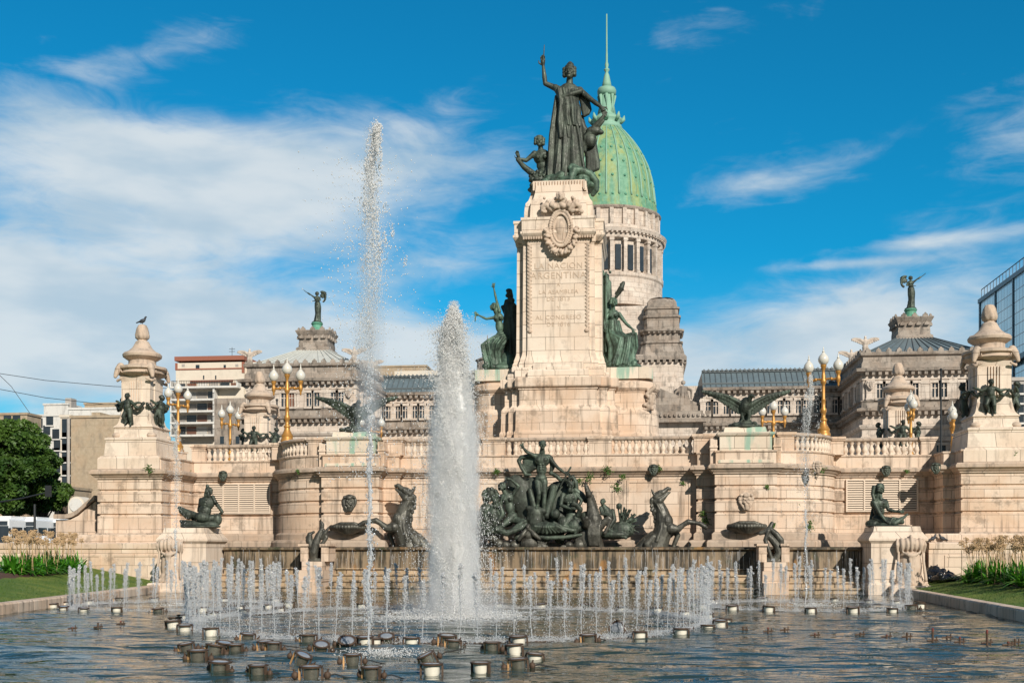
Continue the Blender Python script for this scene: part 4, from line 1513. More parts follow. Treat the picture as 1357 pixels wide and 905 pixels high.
S.robe([(134, 330, 6, 36, 32, .2), (136, 390, 8, 48, 40, .6), (160, 430, 20, 72, 54), (176, 480, 26, 72, 62), (178, 540, 26, 74, 66), (170, 585, 26, 84, 70)], 9, 0.16)
drapery(S, [(150, 410, 50), (200, 436, 74), (190, 500, 84), (170, 575, 90)], 6, 14, 9)
drapery(S, [(190, 420, 40), (246, 410, 60), (250, 480, 50), (226, 545, 40)], 4, 9, 8)
S.build('seated_woman', M['bronze_green'], root, (0, 0, 0), 0.016, 1)
S = Sculpt(160, 595, k2)
S.limb([(97, 70, 20, 5), (97, 500, 40, 6)])
for i in range(6):
    S.limb([(80 + i * 7, 80 + i * 8, -10, 10), (84 + i * 6, 190, -6, 14), (72 + i * 5, 330, 0, 12)])
S.head((92, 90, -16), 44, 10, 0, 'bun')
for i in range(10):
    S.ball((rng.uniform(70, 120), rng.uniform(60, 130), rng.uniform(-20, 10)), rng.uniform(7, 13))
S.limb([(88, 120, -20, 20), (90, 220, -20, 32), (86, 380, -20, 40), (90, 540, -20, 50)])
S.build('banner_bearer', M['bronze_green'], root, (0, 0, 0), 0.026, 1)
S = Sculpt(160, 595, k2)
S.limb([(150, 205, 20, 8), (168, 180, 26, 12), (178, 160, 30, 15), (190, 132, 30, 9)])
for i in range(4):
    S.slab((150, 195 - i * 3, 22), (186 + i * 2, 130 + i * 12, 26), 10, 6, 4)
S.ball((184, 140, 30), (15, 9, 9))
S.build('raised_emblem', M['bronze_dark'], root, (0, 0, 0), 0.016, 1)
S = Sculpt(160, 595, k2)
S.ball((160, 585, 14), (130, 84, 26)); S.ball((120, 560, 0), (70, 60, 50)); S.ball((230, 580, 26), (58, 50, 16))
for i in range(12):
    S.ball((rng.uniform(80, 260), rng.uniform(565, 590), rng.uniform(20, 80)), rng.uniform(10, 20))
S.build('rock_base', M['bronze_green'], root, (0, 0, 0), 0.035, 1)

# --- central group in the upper basin --------------------------------------
k3 = 0.0307 / 5.027
b = at(640 + 420 / 5.027, 560, 46.75)
root = empty('triumph_group_statue', (b.x, 46.75, 1.72))
tag(root, 'large dark bronze group of a standing nude man in a shell chariot with sea nymphs', 'statue')
G3 = lambda: Sculpt(420, 800, k3)
S = G3()
k = 66
S.head((398, 92, 20), k, 12, 0, 'short')
S.limb([(396, 118, 8, 16), (394, 142, 0, 20)])
S.torso((393, 195, 0), (386, 318, 0), k, False, 0.98, 0)
S.limb([(348, 165, 0, 18), (440, 172, 0, 18)])
S.arm((342, 165, 6), (292, 140, 26), (268, 112, 40), k, 1.0)
S.hand((272, 118, 38), (250, 72, 44), k, 0.75)
S.arm((450, 190, 4), (500, 246, 24), (552, 286, 40), k, 1.0)
S.hand((548, 284, 40), (576, 296, 42), k, 0.15, curl=0.8)
S.limb([(520, 378, 44, 6), (560, 300, 46, 6), (590, 248, 44, 7)])
S.leg((408, 340, 4), (410, 445, 16), (404, 570, 6), k, (408, 600, 36))
S.leg((366, 340, 4), (376, 425, 40), (362, 500, 14), k, (360, 520, 40))
S.build('standing_man', M['bronze'], root, (0, 0, 0), 0.016, 1)
S = G3()                               # billowing cape
S.limb([(345, 160, -10, 13), (290, 165, -14, 15), (250, 172, -16, 15), (232, 195, -14, 14), (250, 240, -14, 13), (282, 290, -10, 12), (315, 292, -6, 9)])
for i in range(6):
    S.limb([(345, 180 + i * 12, -24, 16), (300, 190 + i * 14, -34, 20), (270, 200 + i * 14, -32, 16)])
S.limb([(450, 180, -10, 18), (466, 230, -12, 20), (456, 260, -12, 14)])
S.limb([(450, 280, -10, 14), (490, 300, -6, 15), (520, 330, 0, 14), (560, 330, 6, 14), (600, 310, 6, 16), (622, 350, 0, 18), (628, 390, -4, 14)])
S.limb([(310, 400, -10, 20), (330, 470, -4, 24), (350, 560, 0, 24)])
S.limb([(470, 380, -14, 26), (450, 470, -10, 26), (425, 570, 0, 26)])
for i in range(5):
    S.limb([(520 - i * 8, 350 + i * 6, -14, 12), (480 - i * 10, 420 + i * 10, -14, 16), (440, 520, -8, 14)])
S.build('cape', M['bronze'], root, (0, 0, 0), 0.019, 1)
S = G3()                               # chariot back, rocks
S.ball((330, 500, -60), (130, 40, 200)); S.ball((500, 520, -60), (120, 40, 190)); S.ball((240, 430, -50), (90, 34, 150), -20); S.ball((560, 450, -56), (80, 34, 130))
S.ball((350, 560, 0), (60, 50, 60)); S.ball((350, 600, 10), (55, 40, 90))
S.limb([(300, 520, 10, 20), (405, 540, 20, 22)])
for i in range(26):
    S.ball((rng.uniform(140, 720), rng.uniform(560, 740), rng.uniform(-40, 10)), rng.uniform(26, 48))
S.build('chariot_body', M['bronze_dark'], root, (0, 0, 0), 0.04, 1)
S = G3()                               # ribbed shell prow
S.ball((430, 660, 20), (130, 70, 46))
for i in range(13):
    a = R(12 + 13 * i)
    S.limb([(420 - 10 * cos(a), 615, 60, 7), (425 - 75 * cos(a), 640 + 10 * sin(a), 92, 11), (430 - 130 * cos(a), 690 - 14 * abs(cos(a)), 74, 9)])
S.limb([(480, 620, 70, 12), (540, 655, 70, 16), (600, 672, 56, 16), (670, 664, 40, 12)])
S.limb([(330, 710, 50, 12), (430, 722, 56, 15), (560, 716, 50, 14), (660, 700, 40, 12)])
S.build('shell_prow', M['bronze'], root, (0, 0, 0), 0.016, 1)
S = G3()                               # reclining nymph on the left
k = 64
S.head((124, 374, 34), k, -20, -14, 'band', 20)
S.limb([(134, 398, 24, 16), (146, 420, 16, 20)])
S.torso((160, 455, 14), (190, 575, 14), k, True, 0.95)
S.arm((196, 425, 14), (238, 372, 28), (180, 322, 34), k, 1.0)
S.hand((182, 324, 34), (140, 318, 34), k, 0.3)
S.arm((130, 440, 20), (100, 540, 30), (110, 610, 40), k, 1.0, (112, 640, 44))
S.leg((180, 590, 24), (130, 640, 60), (40, 690, 60), k, (-10, 700, 64), 1.15)
S.leg((210, 600, 10), (280, 610, 50), (190, 668, 60), k, (60, 690, 60), 1.1)
S.limb([(90, 660, 60, 22), (160, 690, 66, 22), (250, 660, 60, 16), (290, 630, 50, 12)])
S.build('reclining_nymph', M['bronze'], root, (0, 0, 0), 0.016, 1)
S = G3()                               # bust and heads far left
k = 58
S.head((82, 480, 40), k, 10, 0, 'beard')
S.limb([(70, 500, 20, 26), (60, 560, 20, 44), (70, 630, 24, 40)])
S.limb([(110, 500, 30, 16), (130, 560, 40, 18), (90, 620, 50, 16)])
S.head((20, 600, 40), 52, -30, 0, 'bun')
S.ball((40, 420, 0), (36, 28, 36)); S.ball((10, 450, -6), (28, 20, 40)); S.ball((10, 540, 10), (46, 34, 60)); S.ball((30, 660, 20), (60, 44, 60))
S.limb([(-20, 620, 30, 20), (30, 670, 50, 24), (110, 680, 50, 22)])
for i in range(10):
    S.ball((40 + 44 * cos(i * .65), 425 - 34 * sin(i * .65), 8), (20, 16, 16), i * 37)
S.build('old_man_and_head', M['bronze'], root, (0, 0, 0), 0.016, 1)
S = G3()                               # bearded man right with child
k = 66
S.head((588, 368, 34), k, 30, 6, 'beard')
S.limb([(586, 396, 20, 20), (584, 420, 10, 24)])
S.torso((580, 455, 6), (596, 570, 4), k, False, 1.0)
S.arm((535, 430, 14), (524, 500, 36), (596, 528, 60), k, 1.05)
S.hand((590, 526, 60), (640, 520, 64), k, 0.3)
S.arm((624, 430, 6), (664, 470, 24), (640, 520, 50), k, 1.05)
S.head((610, 490, 66), 40, 60, 60, 'short')
S.limb([(630, 500, 60, 18), (655, 530, 50, 18), (640, 570, 40, 16)])
S.limb([(620, 400, 0, 20), (660, 430, -4, 22), (690, 470, -6, 18)])
S.leg((580, 590, 20), (545, 640, 50), (600, 680, 50), k, None, 1.1)
S.leg((620, 590, 20), (660, 640, 50), (620, 690, 50), k, None, 1.1)
S.ball((485, 560, 30), (34, 28, 34)); S.ball((540, 620, 30), (40, 30, 44)); S.ball((610, 640, 40), (44, 30, 44))
S.build('bearded_man', M['bronze'], root, (0, 0, 0), 0.016, 1)
S = G3()                               # horse facing the viewer
S.limb([(692, 370, 70, 11), (697, 388, 76, 14), (704, 408, 72, 17), (712, 430, 60, 23)])
S.limb([(706, 378, 66, 7), (712, 400, 60, 9), (720, 424, 54, 14)])
S.ball((690, 366, 78), 5); S.ball((700, 366, 78), 5); S.ball((700, 412, 88), 5); S.ball((722, 410, 76), 5)
S.limb([(714, 440, 50, 20), (720, 470, 38, 25), (732, 520, 26, 36), (744, 600, 30, 58), (745, 660, 26, 62), (740, 740, 10, 66), (745, 800, 0, 70)])
S.limb([(704, 430, 56, 7), (692, 418, 52, 4)]); S.limb([(728, 426, 48, 7), (738, 408, 44, 4)])
for i in range(9):
    S.limb([(712 + i * 4, 420 + i * 18, 30, 10), (740 + i * 6, 440 + i * 18, 14, 9)])
S.limb([(700, 630, 70, 32), (690, 600, 96, 22), (700, 590, 110, 14)])
S.limb([(790, 640, 40, 30), (845, 590, 60, 17), (858, 600, 62, 14), (840, 650, 66, 11), (820, 690, 66, 14)])
for i in range(8):
    S.limb([(715 + i * 10, 640, 84, 8), (712 + i * 10, 700, 86, 10), (720 + i * 9, 770, 74, 8)])
S.limb([(640, 740, 10, 30), (690, 690, 10, 44), (700, 760, 10, 50)]); S.limb([(610, 790, 10, 26), (650, 770, 20, 40)])
S.build('rearing_horse', M['bronze_wet'], root, (0, 0, 0), 0.026, 1)
S = G3()                               # child and bulrush clump
k = 48
S.head((804, 480, 30), k, -20, 0, 'short')
S.limb([(808, 506, 16, 16), (830, 540, 10, 30), (850, 600, 6, 36), (880, 680, 10, 36)])
S.limb([(790, 520, 20, 12), (800, 560, 36, 12), (850, 570, 50, 10)])
S.limb([(870, 540, 10, 16), (880, 600, 30, 18), (840, 660, 50, 16)])
S.head((914, 510, 10), 42, 0, 0, 'bun')
for i in range(46):
    a = R(rng.uniform(-35, 110)); L = rng.uniform(60, 125)
    S.slab((930, 640, rng.uniform(-10, 30)), (930 + L * cos(a), 640 - L * 1.05 * sin(a), rng.uniform(0, 60)), 10, 5, 4)
S.ball((930, 670, 10), (90, 50, 60)); S.ball((880, 700, 20), (110, 60, 34)); S.limb([(850, 670, 50, 14), (900, 700, 60, 16), (960, 720, 50, 12)])
S.build('child_and_reeds', M['bronze'], root, (0, 0, 0), 0.019, 1)
S = G3()                               # creatures and rocks at the water
for (a, b_, d, r1) in ((100, 760, 30, 34), (150, 770, 40, 30), (210, 770, 40, 34), (60, 720, 20, 40), (370, 790, 30, 26), (400, 780, 20, 30), (540, 790, 30, 24), (580, 770, 30, 26)):
    S.ball((a, b_, d), (r1, r1 * .8, r1 * .9))
S.limb([(300, 660, 80, 12), (270, 700, 90, 17), (245, 735, 84, 12)])
S.limb([(320, 664, 80, 12), (350, 700, 90, 17), (384, 728, 84, 12)])
S.head((306, 650, 84), 46, 0, 0, 'short')
S.ball((310, 700, 60), (34, 30, 40)); S.ball((310, 760, 50), (60, 40, 50))
for i in range(10):
    S.slab((380, 800, 30), (380 + 60 * cos(i * .33), 800 - 80 * sin(i * .33), 36), 12, 5, 5)
S.build('merman_and_rocks', M['bronze_wet'], root, (0, 0, 0), 0.026, 1)


# --- rearing horses ----------------------------------------------------------
def horse(px, ox, sc, flip, name, label, mat):
    b = at(px, 700, 46.6)
    root = empty(name, (b.x, 46.6, 1.70))
    tag(root, label, 'statue', 'bronze horses in the upper basin')
    S = Sculpt(1030, 668, sc, flip)
    for q in (-1, 1):
        S.limb([(1108, 350, q * 7, 7), (1096, 346, q * 8, 10), (1078, 362, q * 9, 13), (1056, 376, q * 13, 15), (1036, 392, q * 12, 18)])   # nose to forehead
        S.limb([(1106, 366, q * 5, 6), (1092, 376, q * 6, 8), (1076, 392, q * 10, 13), (1054, 410, q * 13, 21)])                            # lower jaw and cheek
        S.ball((1110, 346, q * 9), 5); S.ball((1064, 368, q * 24), 5.5); S.ball((1056, 364, q * 20), (9, 6, 5))
        S.limb([(1030, 386, q * 12, 8), (1018, 366, q * 15, 6), (1012, 352, q * 15, 3)])
    S.limb([(1034, 376, 0, 10), (1054, 362, 0, 8), (1066, 356, 0, 4)])
    S.limb([(1038, 408, 0, 27), (1054, 436, 0, 29), (1066, 470, 0, 36), (1074, 510, 0, 45), (1078, 550, 0, 50), (1062, 595, 0, 50), (1044, 640, 0, 55), (1030, 700, 0, 60)])
    S.ball((1092, 520, 18), (32, 34, 42)); S.ball((1092, 520, -18), (32, 34, 42)); S.limb([(1040, 430, 22, 6), (1070, 490, 32, 8), (1060, 560, 40, 10), (1040, 620, 46, 12)]); S.limb([(1020, 600, 30, 20), (990, 640, 36, 22), (1010, 690, 30, 22)])
    S.limb([(1020, 590, 0, 24), (985, 630, 0, 34), (950, 664, 0, 30), (925, 668, 0, 18)])
    for i in range(9):
        a = 396 + i * 20
        S.limb([(1024 + i * 4.5, a, 4 * cos(i * 2), 12), (1014 + i * 4.5 + 3 * sin(i * 2), a + 10, 8 * cos(i * 2), 13), (1006 + i * 5 + 4 * cos(i * 1.7), a + 24, 8, 9)])
    S.limb([(1110, 555, 26, 30), (1146, 560, 34, 19), (1176, 536, 38, 13), (1200, 522, 38, 15), (1234, 526, 38, 10), (1262, 532, 38, 12), (1284, 546, 38, 13), (1292, 552, 38, 10)])
    S.limb([(1100, 580, -26, 28), (1130, 570, -40, 18), (1150, 590, -44, 14), (1130, 640, -44, 12), (1126, 664, -44, 13)])
    S.build('body', mat, root, (0, 0, 0), 0.016, 1)
    return root


horse(868, 0, 0.0307 / 3.935, False, 'horse_statue', 'rearing bronze horse with foreleg stretched right, right of the central group', M['bronze_wet'])
horse(545, 0, 0.0318 / 3.935 * 1.04, True, 'horse_statue', 'rearing bronze horse with foreleg stretched left, in the spray of the main water column', M['bronze_wet'])


# --- eagles -------------------------------------------------------------------
def eagle(s):
    p = PED[s]
    root = empty('eagle_statue', p)
    tag(root, 'bronze eagle with spread drooping wings on the %s terrace pedestal' % ('left' if s < 0 else 'right'), 'statue', 'bronze eagles on the terrace')
    sc = 0.0308 / 3.77
    S = Sculpt(523, 714, sc)
    S.ball((528, 600, 6), (30, 30, 44), 10)
    S.ball((534, 588, 14), (26, 22, 26))
    S.limb([(540, 585, 20, 16), (548, 566, 30, 13), (556, 556, 40, 11)])
    S.limb([(556, 556, 44, 9), (566, 560, 54, 5), (569, 568, 56, 3)])
    S.limb([(520, 630, 4, 18), (512, 650, 6, 11), (516, 672, 10, 6)]); S.limb([(544, 628, 6, 16), (548, 650, 10, 11), (542, 674, 14, 6)])
    for q in (510, 522, 536, 548):
        S.limb([(q, 674, 8, 5), (q + (q - 529) * .3, 682, 24, 4)])
    for i in range(5):
        S.slab((520 + i * 4, 625, -14), (505 + i * 9, 678, -26), 7, 8, 4)
    wl = [((505, 588), (480, 580), (440, 562), (400, 545), (360, 533), (312, 522))]
    lead = [(505, 590), (480, 574), (450, 558), (420, 546), (385, 536), (350, 529), (312, 522)]
    trail = [(512, 640), (494, 640), (468, 622), (436, 598), (400, 572), (362, 548), (316, 528)]

    def wing(q):
        mp = (lambda x: x) if q < 0 else (lambda x: 1062 - x)
        dy = 0 if q < 0 else 6
        for i in range(len(lead) - 1):
            S.limb([(mp(lead[i][0]), lead[i][1] + dy, 6 - i, 14 - i * 1.7), (mp(lead[i + 1][0]), lead[i + 1][1] + dy, 6 - i, 12 - i * 1.7)])
        n = 26
        for i in range(n):
            t = i / (n - 1) * (len(lead) - 1.001)
            j = int(t); f = t - j
            a = (lead[j][0] * (1 - f) + lead[j + 1][0] * f, lead[j][1] * (1 - f) + lead[j + 1][1] * f)
            t2 = min(len(trail) - 1.001, t * 0.93); j = int(t2); f = t2 - j
            c = (trail[j][0] * (1 - f) + trail[j + 1][0] * f, trail[j][1] * (1 - f) + trail[j + 1][1] * f)
            S.slab((mp(a[0]), a[1] + dy, 0 + 5 * (i % 2)), (mp(c[0]), c[1] + dy + 2 * (i % 2), -6 + 6 * (i % 2)), 9, 6.5, 3.2)
        for i in range(12):
            t = i / 11 * 4.9; j = int(t); f = t - j
            a = (lead[j][0] * (1 - f) + lead[j + 1][0] * f, lead[j][1] * (1 - f) + lead[j + 1][1] * f)
            S.slab((mp(a[0]), a[1] + dy + 2, 8), (mp(a[0]) - (4 if q < 0 else -4), a[1] + dy + 26 - i, 6), 10, 7, 3.5)
    wing(-1); wing(1)
    S.build('eagle', M['bronze'], root, (0, 0, 0), 0.017, 1)
    S = Sculpt(523, 714, sc)
    S.ball((523, 708, 0), (84, 66, 18))
    for i in range(22):
        S.ball((523 + rng.uniform(-60, 60), 700 + rng.uniform(-8, 8), rng.uniform(-40, 50)), (rng.uniform(12, 26), 18, rng.uniform(8, 14)), rng.uniform(-20, 20))
    S.ball((528, 690, 0), (44, 36, 16))
    S.build('rock', M['bronze_dark'], root, (0, 0, 0), 0.03, 0)


eagle(-1); eagle(1)

# --- seated figures on the front pedestals --------------------------------------
sc = 0.0308 / 5.32
p = SEAT[-1]
root = empty('seated_figure_statue', p)
tag(root, 'dark bronze nude seated with its back to the viewer on the left front pedestal', 'statue')
S = Sculpt(385, 424, sc)
k = 62
S.head((448, 162, 4), k, 170, 4, 'long')
S.ball((436, 124, 0), (13, 12, 14)); S.ball((440, 140, 0), (18, 16, 12))
S.limb([(444, 188, 0, 18), (440, 210, 0, 24)])
S.ball((434, 245, 6), (58, 36, 50), 8); S.ball((422, 300, 8), (46, 36, 50), 12); S.ball((405, 345, 12), (58, 48, 40), 8)
for i in range(7):
    S.ball((441 - i * 4, 220 + i * 18, 40), (8, 6, 9))
S.arm((390, 222, 4), (368, 272, -20), (350, 300, -40), k, 1.05)
S.arm((484, 226, 0), (540, 308, -20), (500, 332, -44), k, 1.05, (470, 330, -50))
S.limb([(480, 200, 10, 13), (500, 240, 16, 13)])
S.leg((390, 350, 10), (246, 292, 0), (330, 370, -40), k, None, 1.15)
S.limb([(228, 278, 0, 14), (250, 300, 0, 26), (300, 330, 4, 34)])
S.leg((440, 356, 0), (500, 345, -30), (480, 400, -44), k, None, 1.25)
S.ball((500, 362, -20), (36, 32, 44))
S.build('seated_figure', M['bronze_dark'], root, (0, 0, 0), 0.016, 1)
S = Sculpt(385, 424, sc)
S.limb([(240, 374, 0, 12), (275, 385, 4, 22), (330, 392, 6, 26), (420, 400, 6, 26), (500, 408, 0, 18)])
S.ball((385, 412, 0), (150, 110, 16)); S.ball((290, 400, 10), (50, 40, 26)); S.ball((460, 398, 0), (60, 50, 26))
S.limb([(236, 370, 0, 8), (262, 408, 10, 12)])
S.build('rock_base', M['bronze_dark'], root, (0, 0, 0), 0.026, 1)

sc = 0.0302 / 4.524
p = SEAT[1]
root = empty('seated_figure_statue', p)
tag(root, 'dark bronze long-haired man seated cross-legged facing right on the right front pedestal', 'statue')
S = Sculpt(235, 348, sc)
k = 58
S.head((180, 130, 16), k, 40, 2, 'long')
S.limb([(176, 154, 6, 17), (172, 176, 0, 20)])
for q in (-1, 1):
    S.limb([(166 + q * 20, 120, 10, 13), (160 + q * 22, 160, 12, 11), (164 + q * 20, 190, 22, 9)])
S.ball((180, 108, 14), (22, 20, 12))
S.torso((176, 215, 0), (176, 300, -4), k, False, 1.0)
S.arm((144, 205, 12), (172, 270, 40), (204, 320, 60), k, 1.1)
S.hand((202, 318, 60), (224, 334, 66), k, 0.3)
S.arm((214, 205, 0), (226, 250, 10), (272, 262, 26), k, 1.05)
S.hand((270, 262, 26), (300, 262, 34), k, 0.2)
S.leg((172, 310, 10), (250, 330, 70), (310, 292, 40), k, (326, 276, 40), 1.1)
S.leg((190, 310, -20), (300, 320, 20), (240, 300, 56), k, (220, 330, 70), 1.1)
S.limb([(150, 250, -34, 12), (142, 300, -34, 14), (134, 340, -24, 14)])
S.build('seated_figure', M['bronze'], root, (0, 0, 0), 0.016, 1)
S = Sculpt(235, 348, sc)
S.ball((225, 344, 10), (130, 90, 8)); S.ball((150, 330, -10), (50, 50, 26)); S.ball((210, 336, 10), (70, 60, 16))
S.build('rock_base', M['bronze'], root, (0, 0, 0), 0.026, 1)

# --- sea creatures on the stepped piers -----------------------------------------
sc = 0.0312 / 5.324
for s in (-1, 1):
    p = PIER[s]
    root = empty('sea_creature_statue', p + Vector((0, -0.05, 0)))
    tag(root, 'slim bronze sea creature on the %s stepped pier of the basin' % ('left' if s < 0 else 'right'), 'statue', 'bronze sea creatures on the stepped piers')
    S = Sculpt(385, 905, sc)
    if s < 0:
        S.limb([(372, 890, 0, 26), (372, 840, 10, 32), (388, 780, 6, 30), (404, 730, 0, 24), (424, 690, -4, 16), (430, 650, -6, 14), (424, 634, -6, 9)])
        S.limb([(430, 740, 0, 16), (455, 710, 10, 15), (482, 666, 12, 5)])
        S.limb([(345, 720, 10, 18), (340, 760, 6, 26), (352, 800, 6, 24)]); S.limb([(320, 740, 6, 8), (345, 716, 8, 12), (372, 702, 4, 9)])
        S.limb([(440, 690, 0, 12), (462, 740, 6, 14), (430, 790, 10, 14)])
    else:
        S.limb([(350, 892, 0, 22), (390, 895, 6, 26), (420, 850, 6, 26), (410, 800, 4, 28), (380, 760, 0, 24), (350, 730, -4, 22), (356, 694, -6, 20), (376, 650, -10, 14)])
        S.limb([(366, 690, 0, 18), (400, 720, 8, 20), (430, 760, 10, 22), (436, 800, 8, 18)])
        S.limb([(350, 700, 10, 12), (330, 760, 10, 14), (350, 820, 14, 14), (370, 880, 16, 12)])
        S.limb([(300, 716, -10, 13), (340, 700, -6, 18), (370, 664, -10, 10)])
    S.limb([(345, 898, 10, 16), (430, 898, 10, 16)])
    S.build('creature', M['bronze_wet'], root, (0, 0, 0), 0.016, 1)

# --- lion masks and shell bowls on the piers ----------------------------------------
def lion(S, k):
    S.ball((0, 0, 0), (0.34 * k, 0.22 * k, 0.40 * k))
    for i in range(26):
        a = 2 * pi * i / 26
        S.ball((0.42 * k * cos(a), 0.40 * k * sin(a) - 0.05 * k, 0.02), (0.11 * k, 0.09 * k, 0.10 * k), None, 8)
    for q in (-1, 1):
        S.ball((q * 0.15 * k, -0.10 * k, 0.2 * k), 0.055 * k, None, 8)
        S.ball((q * 0.12 * k, 0.14 * k, 0.24 * k), (0.12 * k, 0.1 * k, 0.09 * k), None, 8)
        S.ball((q * 0.34 * k, -0.34 * k, 0.1 * k), 0.11 * k, None, 8)
        S.limb([(q * 0.28 * k, 0.3 * k, 0.1 * k, 0.1 * k), (q * 0.1 * k, 0.6 * k, 0.1 * k, 0.07 * k)])
    S.ball((0, 0.02 * k, 0.28 * k), (0.08 * k, 0.08 * k, 0.10 * k), None, 8)
    S.limb([(0, 0.3 * k, 0.18 * k, 0.14 * k), (0, 0.55 * k, 0.14 * k, 0.1 * k)])
    S.ball((0, -0.3 * k, 0.16 * k), (0.22 * k, 0.14 * k, 0.14 * k), None, 8)


for s in (-1, 1):
    w = 'left' if s < 0 else 'right'
    cx = AX + s * 8.25
    S = Sculpt(0, 0, 1.0); lion(S, 0.62)
    o = S.build('lion_mask', M['stone_carved'] if s > 0 else M['bronze_wet'], None, (cx, YP - 0.08, 3.72), 0.018, 1)
    tag(o, 'grey lion mask spout on the %s pier under the bronze eagle' % w, 'mask', 'lion masks on the eagle piers')
    root = empty('shell_bowl', (cx, YP - 0.35, 2.42))
    tag(root, 'scalloped stone shell bowl under the %s lion mask' % w, 'bowl', 'shell bowls on the eagle piers')
    S = Sculpt(0, 0, 1.0)
    S.ball((0, -0.16, 0), (0.74, 0.42, 0.15))
    for i in range(17):
        a = R(-8 - 164 * i / 16)
        S.limb([(0.2 * cos(a), -0.02, -0.2 * sin(a), 0.09), (0.72 * cos(a), -0.24, -0.42 * sin(a), 0.10)])
    S.limb([(-0.7, -0.2, 0.0, 0.12), (-0.3, -0.38, 0.1, 0.08), (0.3, -0.38, 0.1, 0.08), (0.7, -0.2, 0.0, 0.12)])
    S.build('bowl', M['bronze_wet'], root, (0, 0, 0), 0.016, 1)

# small lion head spouts on the cornice
for i, (px, py, Y) in enumerate(((296, 628, YG - 0.3), (1174, 624, YG - 0.3), (866, 621, YC - 0.3), (1083, 618, YP - 0.0), (1240, 622, 48.3))):
    b_ = at(px, py, Y)
    S = Sculpt(0, 0, 1.0); lion(S, 0.42)
    o = S.build('lion_head_spout', M['bronze_dark'] if i != 3 else M['stone_carved'], None, (b_.x, Y - 0.02, 5.08), 0.018, 1)
    tag(o, ['small dark lion head on the cornice above the left louvred vent', 'small dark lion head on the cornice above the right louvred vent',
            'small dark lion head on the cornice above the right rearing horse', 'small stone lion head on the cornice of the right bastion',
            'small dark lion head on the cornice beside the shadow of the right column block'][i], 'spout', 'lion head spouts along the cornice')
# ------------------------------------------------------------------ votive columns with bronze children
def make_column():
    root = empty('votive_column', (0, 0, 5.25))
    O = Vector((0, 0, 5.25))
    m_ = MB(O)

    def sq(h, pr, mb_, cap=True):
        mb_.sweep([(-h, -h), (h, -h), (h, h), (-h, h)], pr, True, cap)
    sq(1.42, [(0, 5.2), (0, 5.72), (-0.06, 5.78), (-0.10, 5.84)], m_)
    sq(1.22, [(0.04, 5.80), (0, 5.9), (-0.06, 6.52), (-0.02, 6.56), (-0.02, 6.64), (-0.12, 6.68)], m_)
    sq(0.92, [(0, 6.66), (-0.04, 7.10), (0.02, 7.14), (-0.05, 7.22)], m_)
    m_.build('pedestal', M['stone_pale'], root)
    m_ = MB(O)
    sq(0.58, [(0.30, 7.2), (0.22, 7.3), (0.10, 7.55), (0.0, 8.0), (0, 9.25), (0.10, 9.4)], m_)
    sq(0.42, [(0.40, 7.2), (0.34, 7.4), (0.27, 7.7), (0.25, 8.0), (0.25, 9.2), (0.32, 9.42)], m_)
    for a in range(4):
        for i in range(5):
            x = (i - 2) * 0.115
            c, s = [(1, 0), (0, 1), (-1, 0), (0, -1)][a]
            px, py = (-s * x + c * 0.69, c * x + s * 0.69)
            m_.cbox(px, py, 8.0, 9.2, 0.06, 0.09)
    m_.build('shaft', M['stone_pale'], root)
    m_ = MB(O)
    m_.lathe(0, 0, [(0.74, 9.38), (0.78, 9.44), (0.82, 9.47), (0.98, 9.52), (1.06, 9.58), (0.96, 9.62), (0.96, 9.74), (1.08, 9.78), (1.08, 9.88), (0.86, 9.94), (0.66, 9.98), (0.60, 10.05), (0.60, 10.2),
                     (0.66, 10.24), (0.70, 10.26), (0.84, 10.36), (0.86, 10.46), (0.80, 10.54), (0.62, 10.62), (0.44, 10.78), (0.33, 10.98), (0.28, 11.08), (0.20, 11.12), (0.20, 11.17)],
             40, 0, 1, 1, lambda a, z: 0.018 * sin(a * 20) if z > 10.3 else 0)
    o = m_.build('capital_and_urn', M['stone_carved'], root); auto_smooth(o, 40)
    m_ = MB(O)
    m_.lathe(0, 0, [(0.2, 11.15), (0.30, 11.24), (0.315, 11.36), (0.28, 11.5), (0.24, 11.68), (0.17, 11.82), (0.06, 11.86)], 36, 0, 1, 1, lambda a, z: 0.07 * sin(a * 8 + z * 9))
    o = m_.build('flame_finial', M['stone_carved'], root, True)
    # ram heads, each with its own spiral horns
    S = Sculpt(0, 0, 1.0)
    S.limb([(0, -0.15, 0, 0.17), (0, 0.0, 0.1, 0.16), (0, 0.2, 0.2, 0.11), (0, 0.32, 0.24, 0.08)])
    for q in (-1, 1):
        pts = []
        for i in range(9):
            a = i * 0.62
            r = 0.17 - i * 0.010
            pts.append((q * (0.16 + i * 0.008), 0.03 - r * sin(a + 1.2), -0.02 + r * cos(a + 1.2), 0.055 - i * 0.003))
        S.limb(pts)
    S.limb([(-0.2, 0.42, 0.05, 0.05), (0, 0.5, 0.14, 0.06), (0.2, 0.42, 0.05, 0.05)])
    me = S.mesh(0.02, 1)
    me.materials.clear(); me.materials.append(M['stone_carved'])
    me.polygons.foreach_set('use_smooth', [True] * len(me.polygons))
    for a in (45, 135, 225, 315):
        o = bpy.data.objects.new('ram_head', me); COL.objects.link(o); o.parent = root
        o.location = (0.98 * cos(R(a)), 0.98 * sin(R(a)), 9.72 - 5.25)
        o.rotation_euler = (0, 0, R(a + 90))
    # scroll feet
    for a in range(4):
        m_ = MB(O)
        c, s = cos(pi / 4 + a * pi / 2), sin(pi / 4 + a * pi / 2)
        m_.sphere((c * 1.12, s * 1.12, 6.78), (0.22, 0.22, 0.15)); m_.sphere((c * 0.98, s * 0.98, 7.0), (0.16, 0.16, 0.3)); m_.sphere((c * 0.9, s * 0.9, 7.4), (0.12, 0.12, 0.4))
        m_.build('scroll_foot', M['stone_carved'], root, True)
    return root


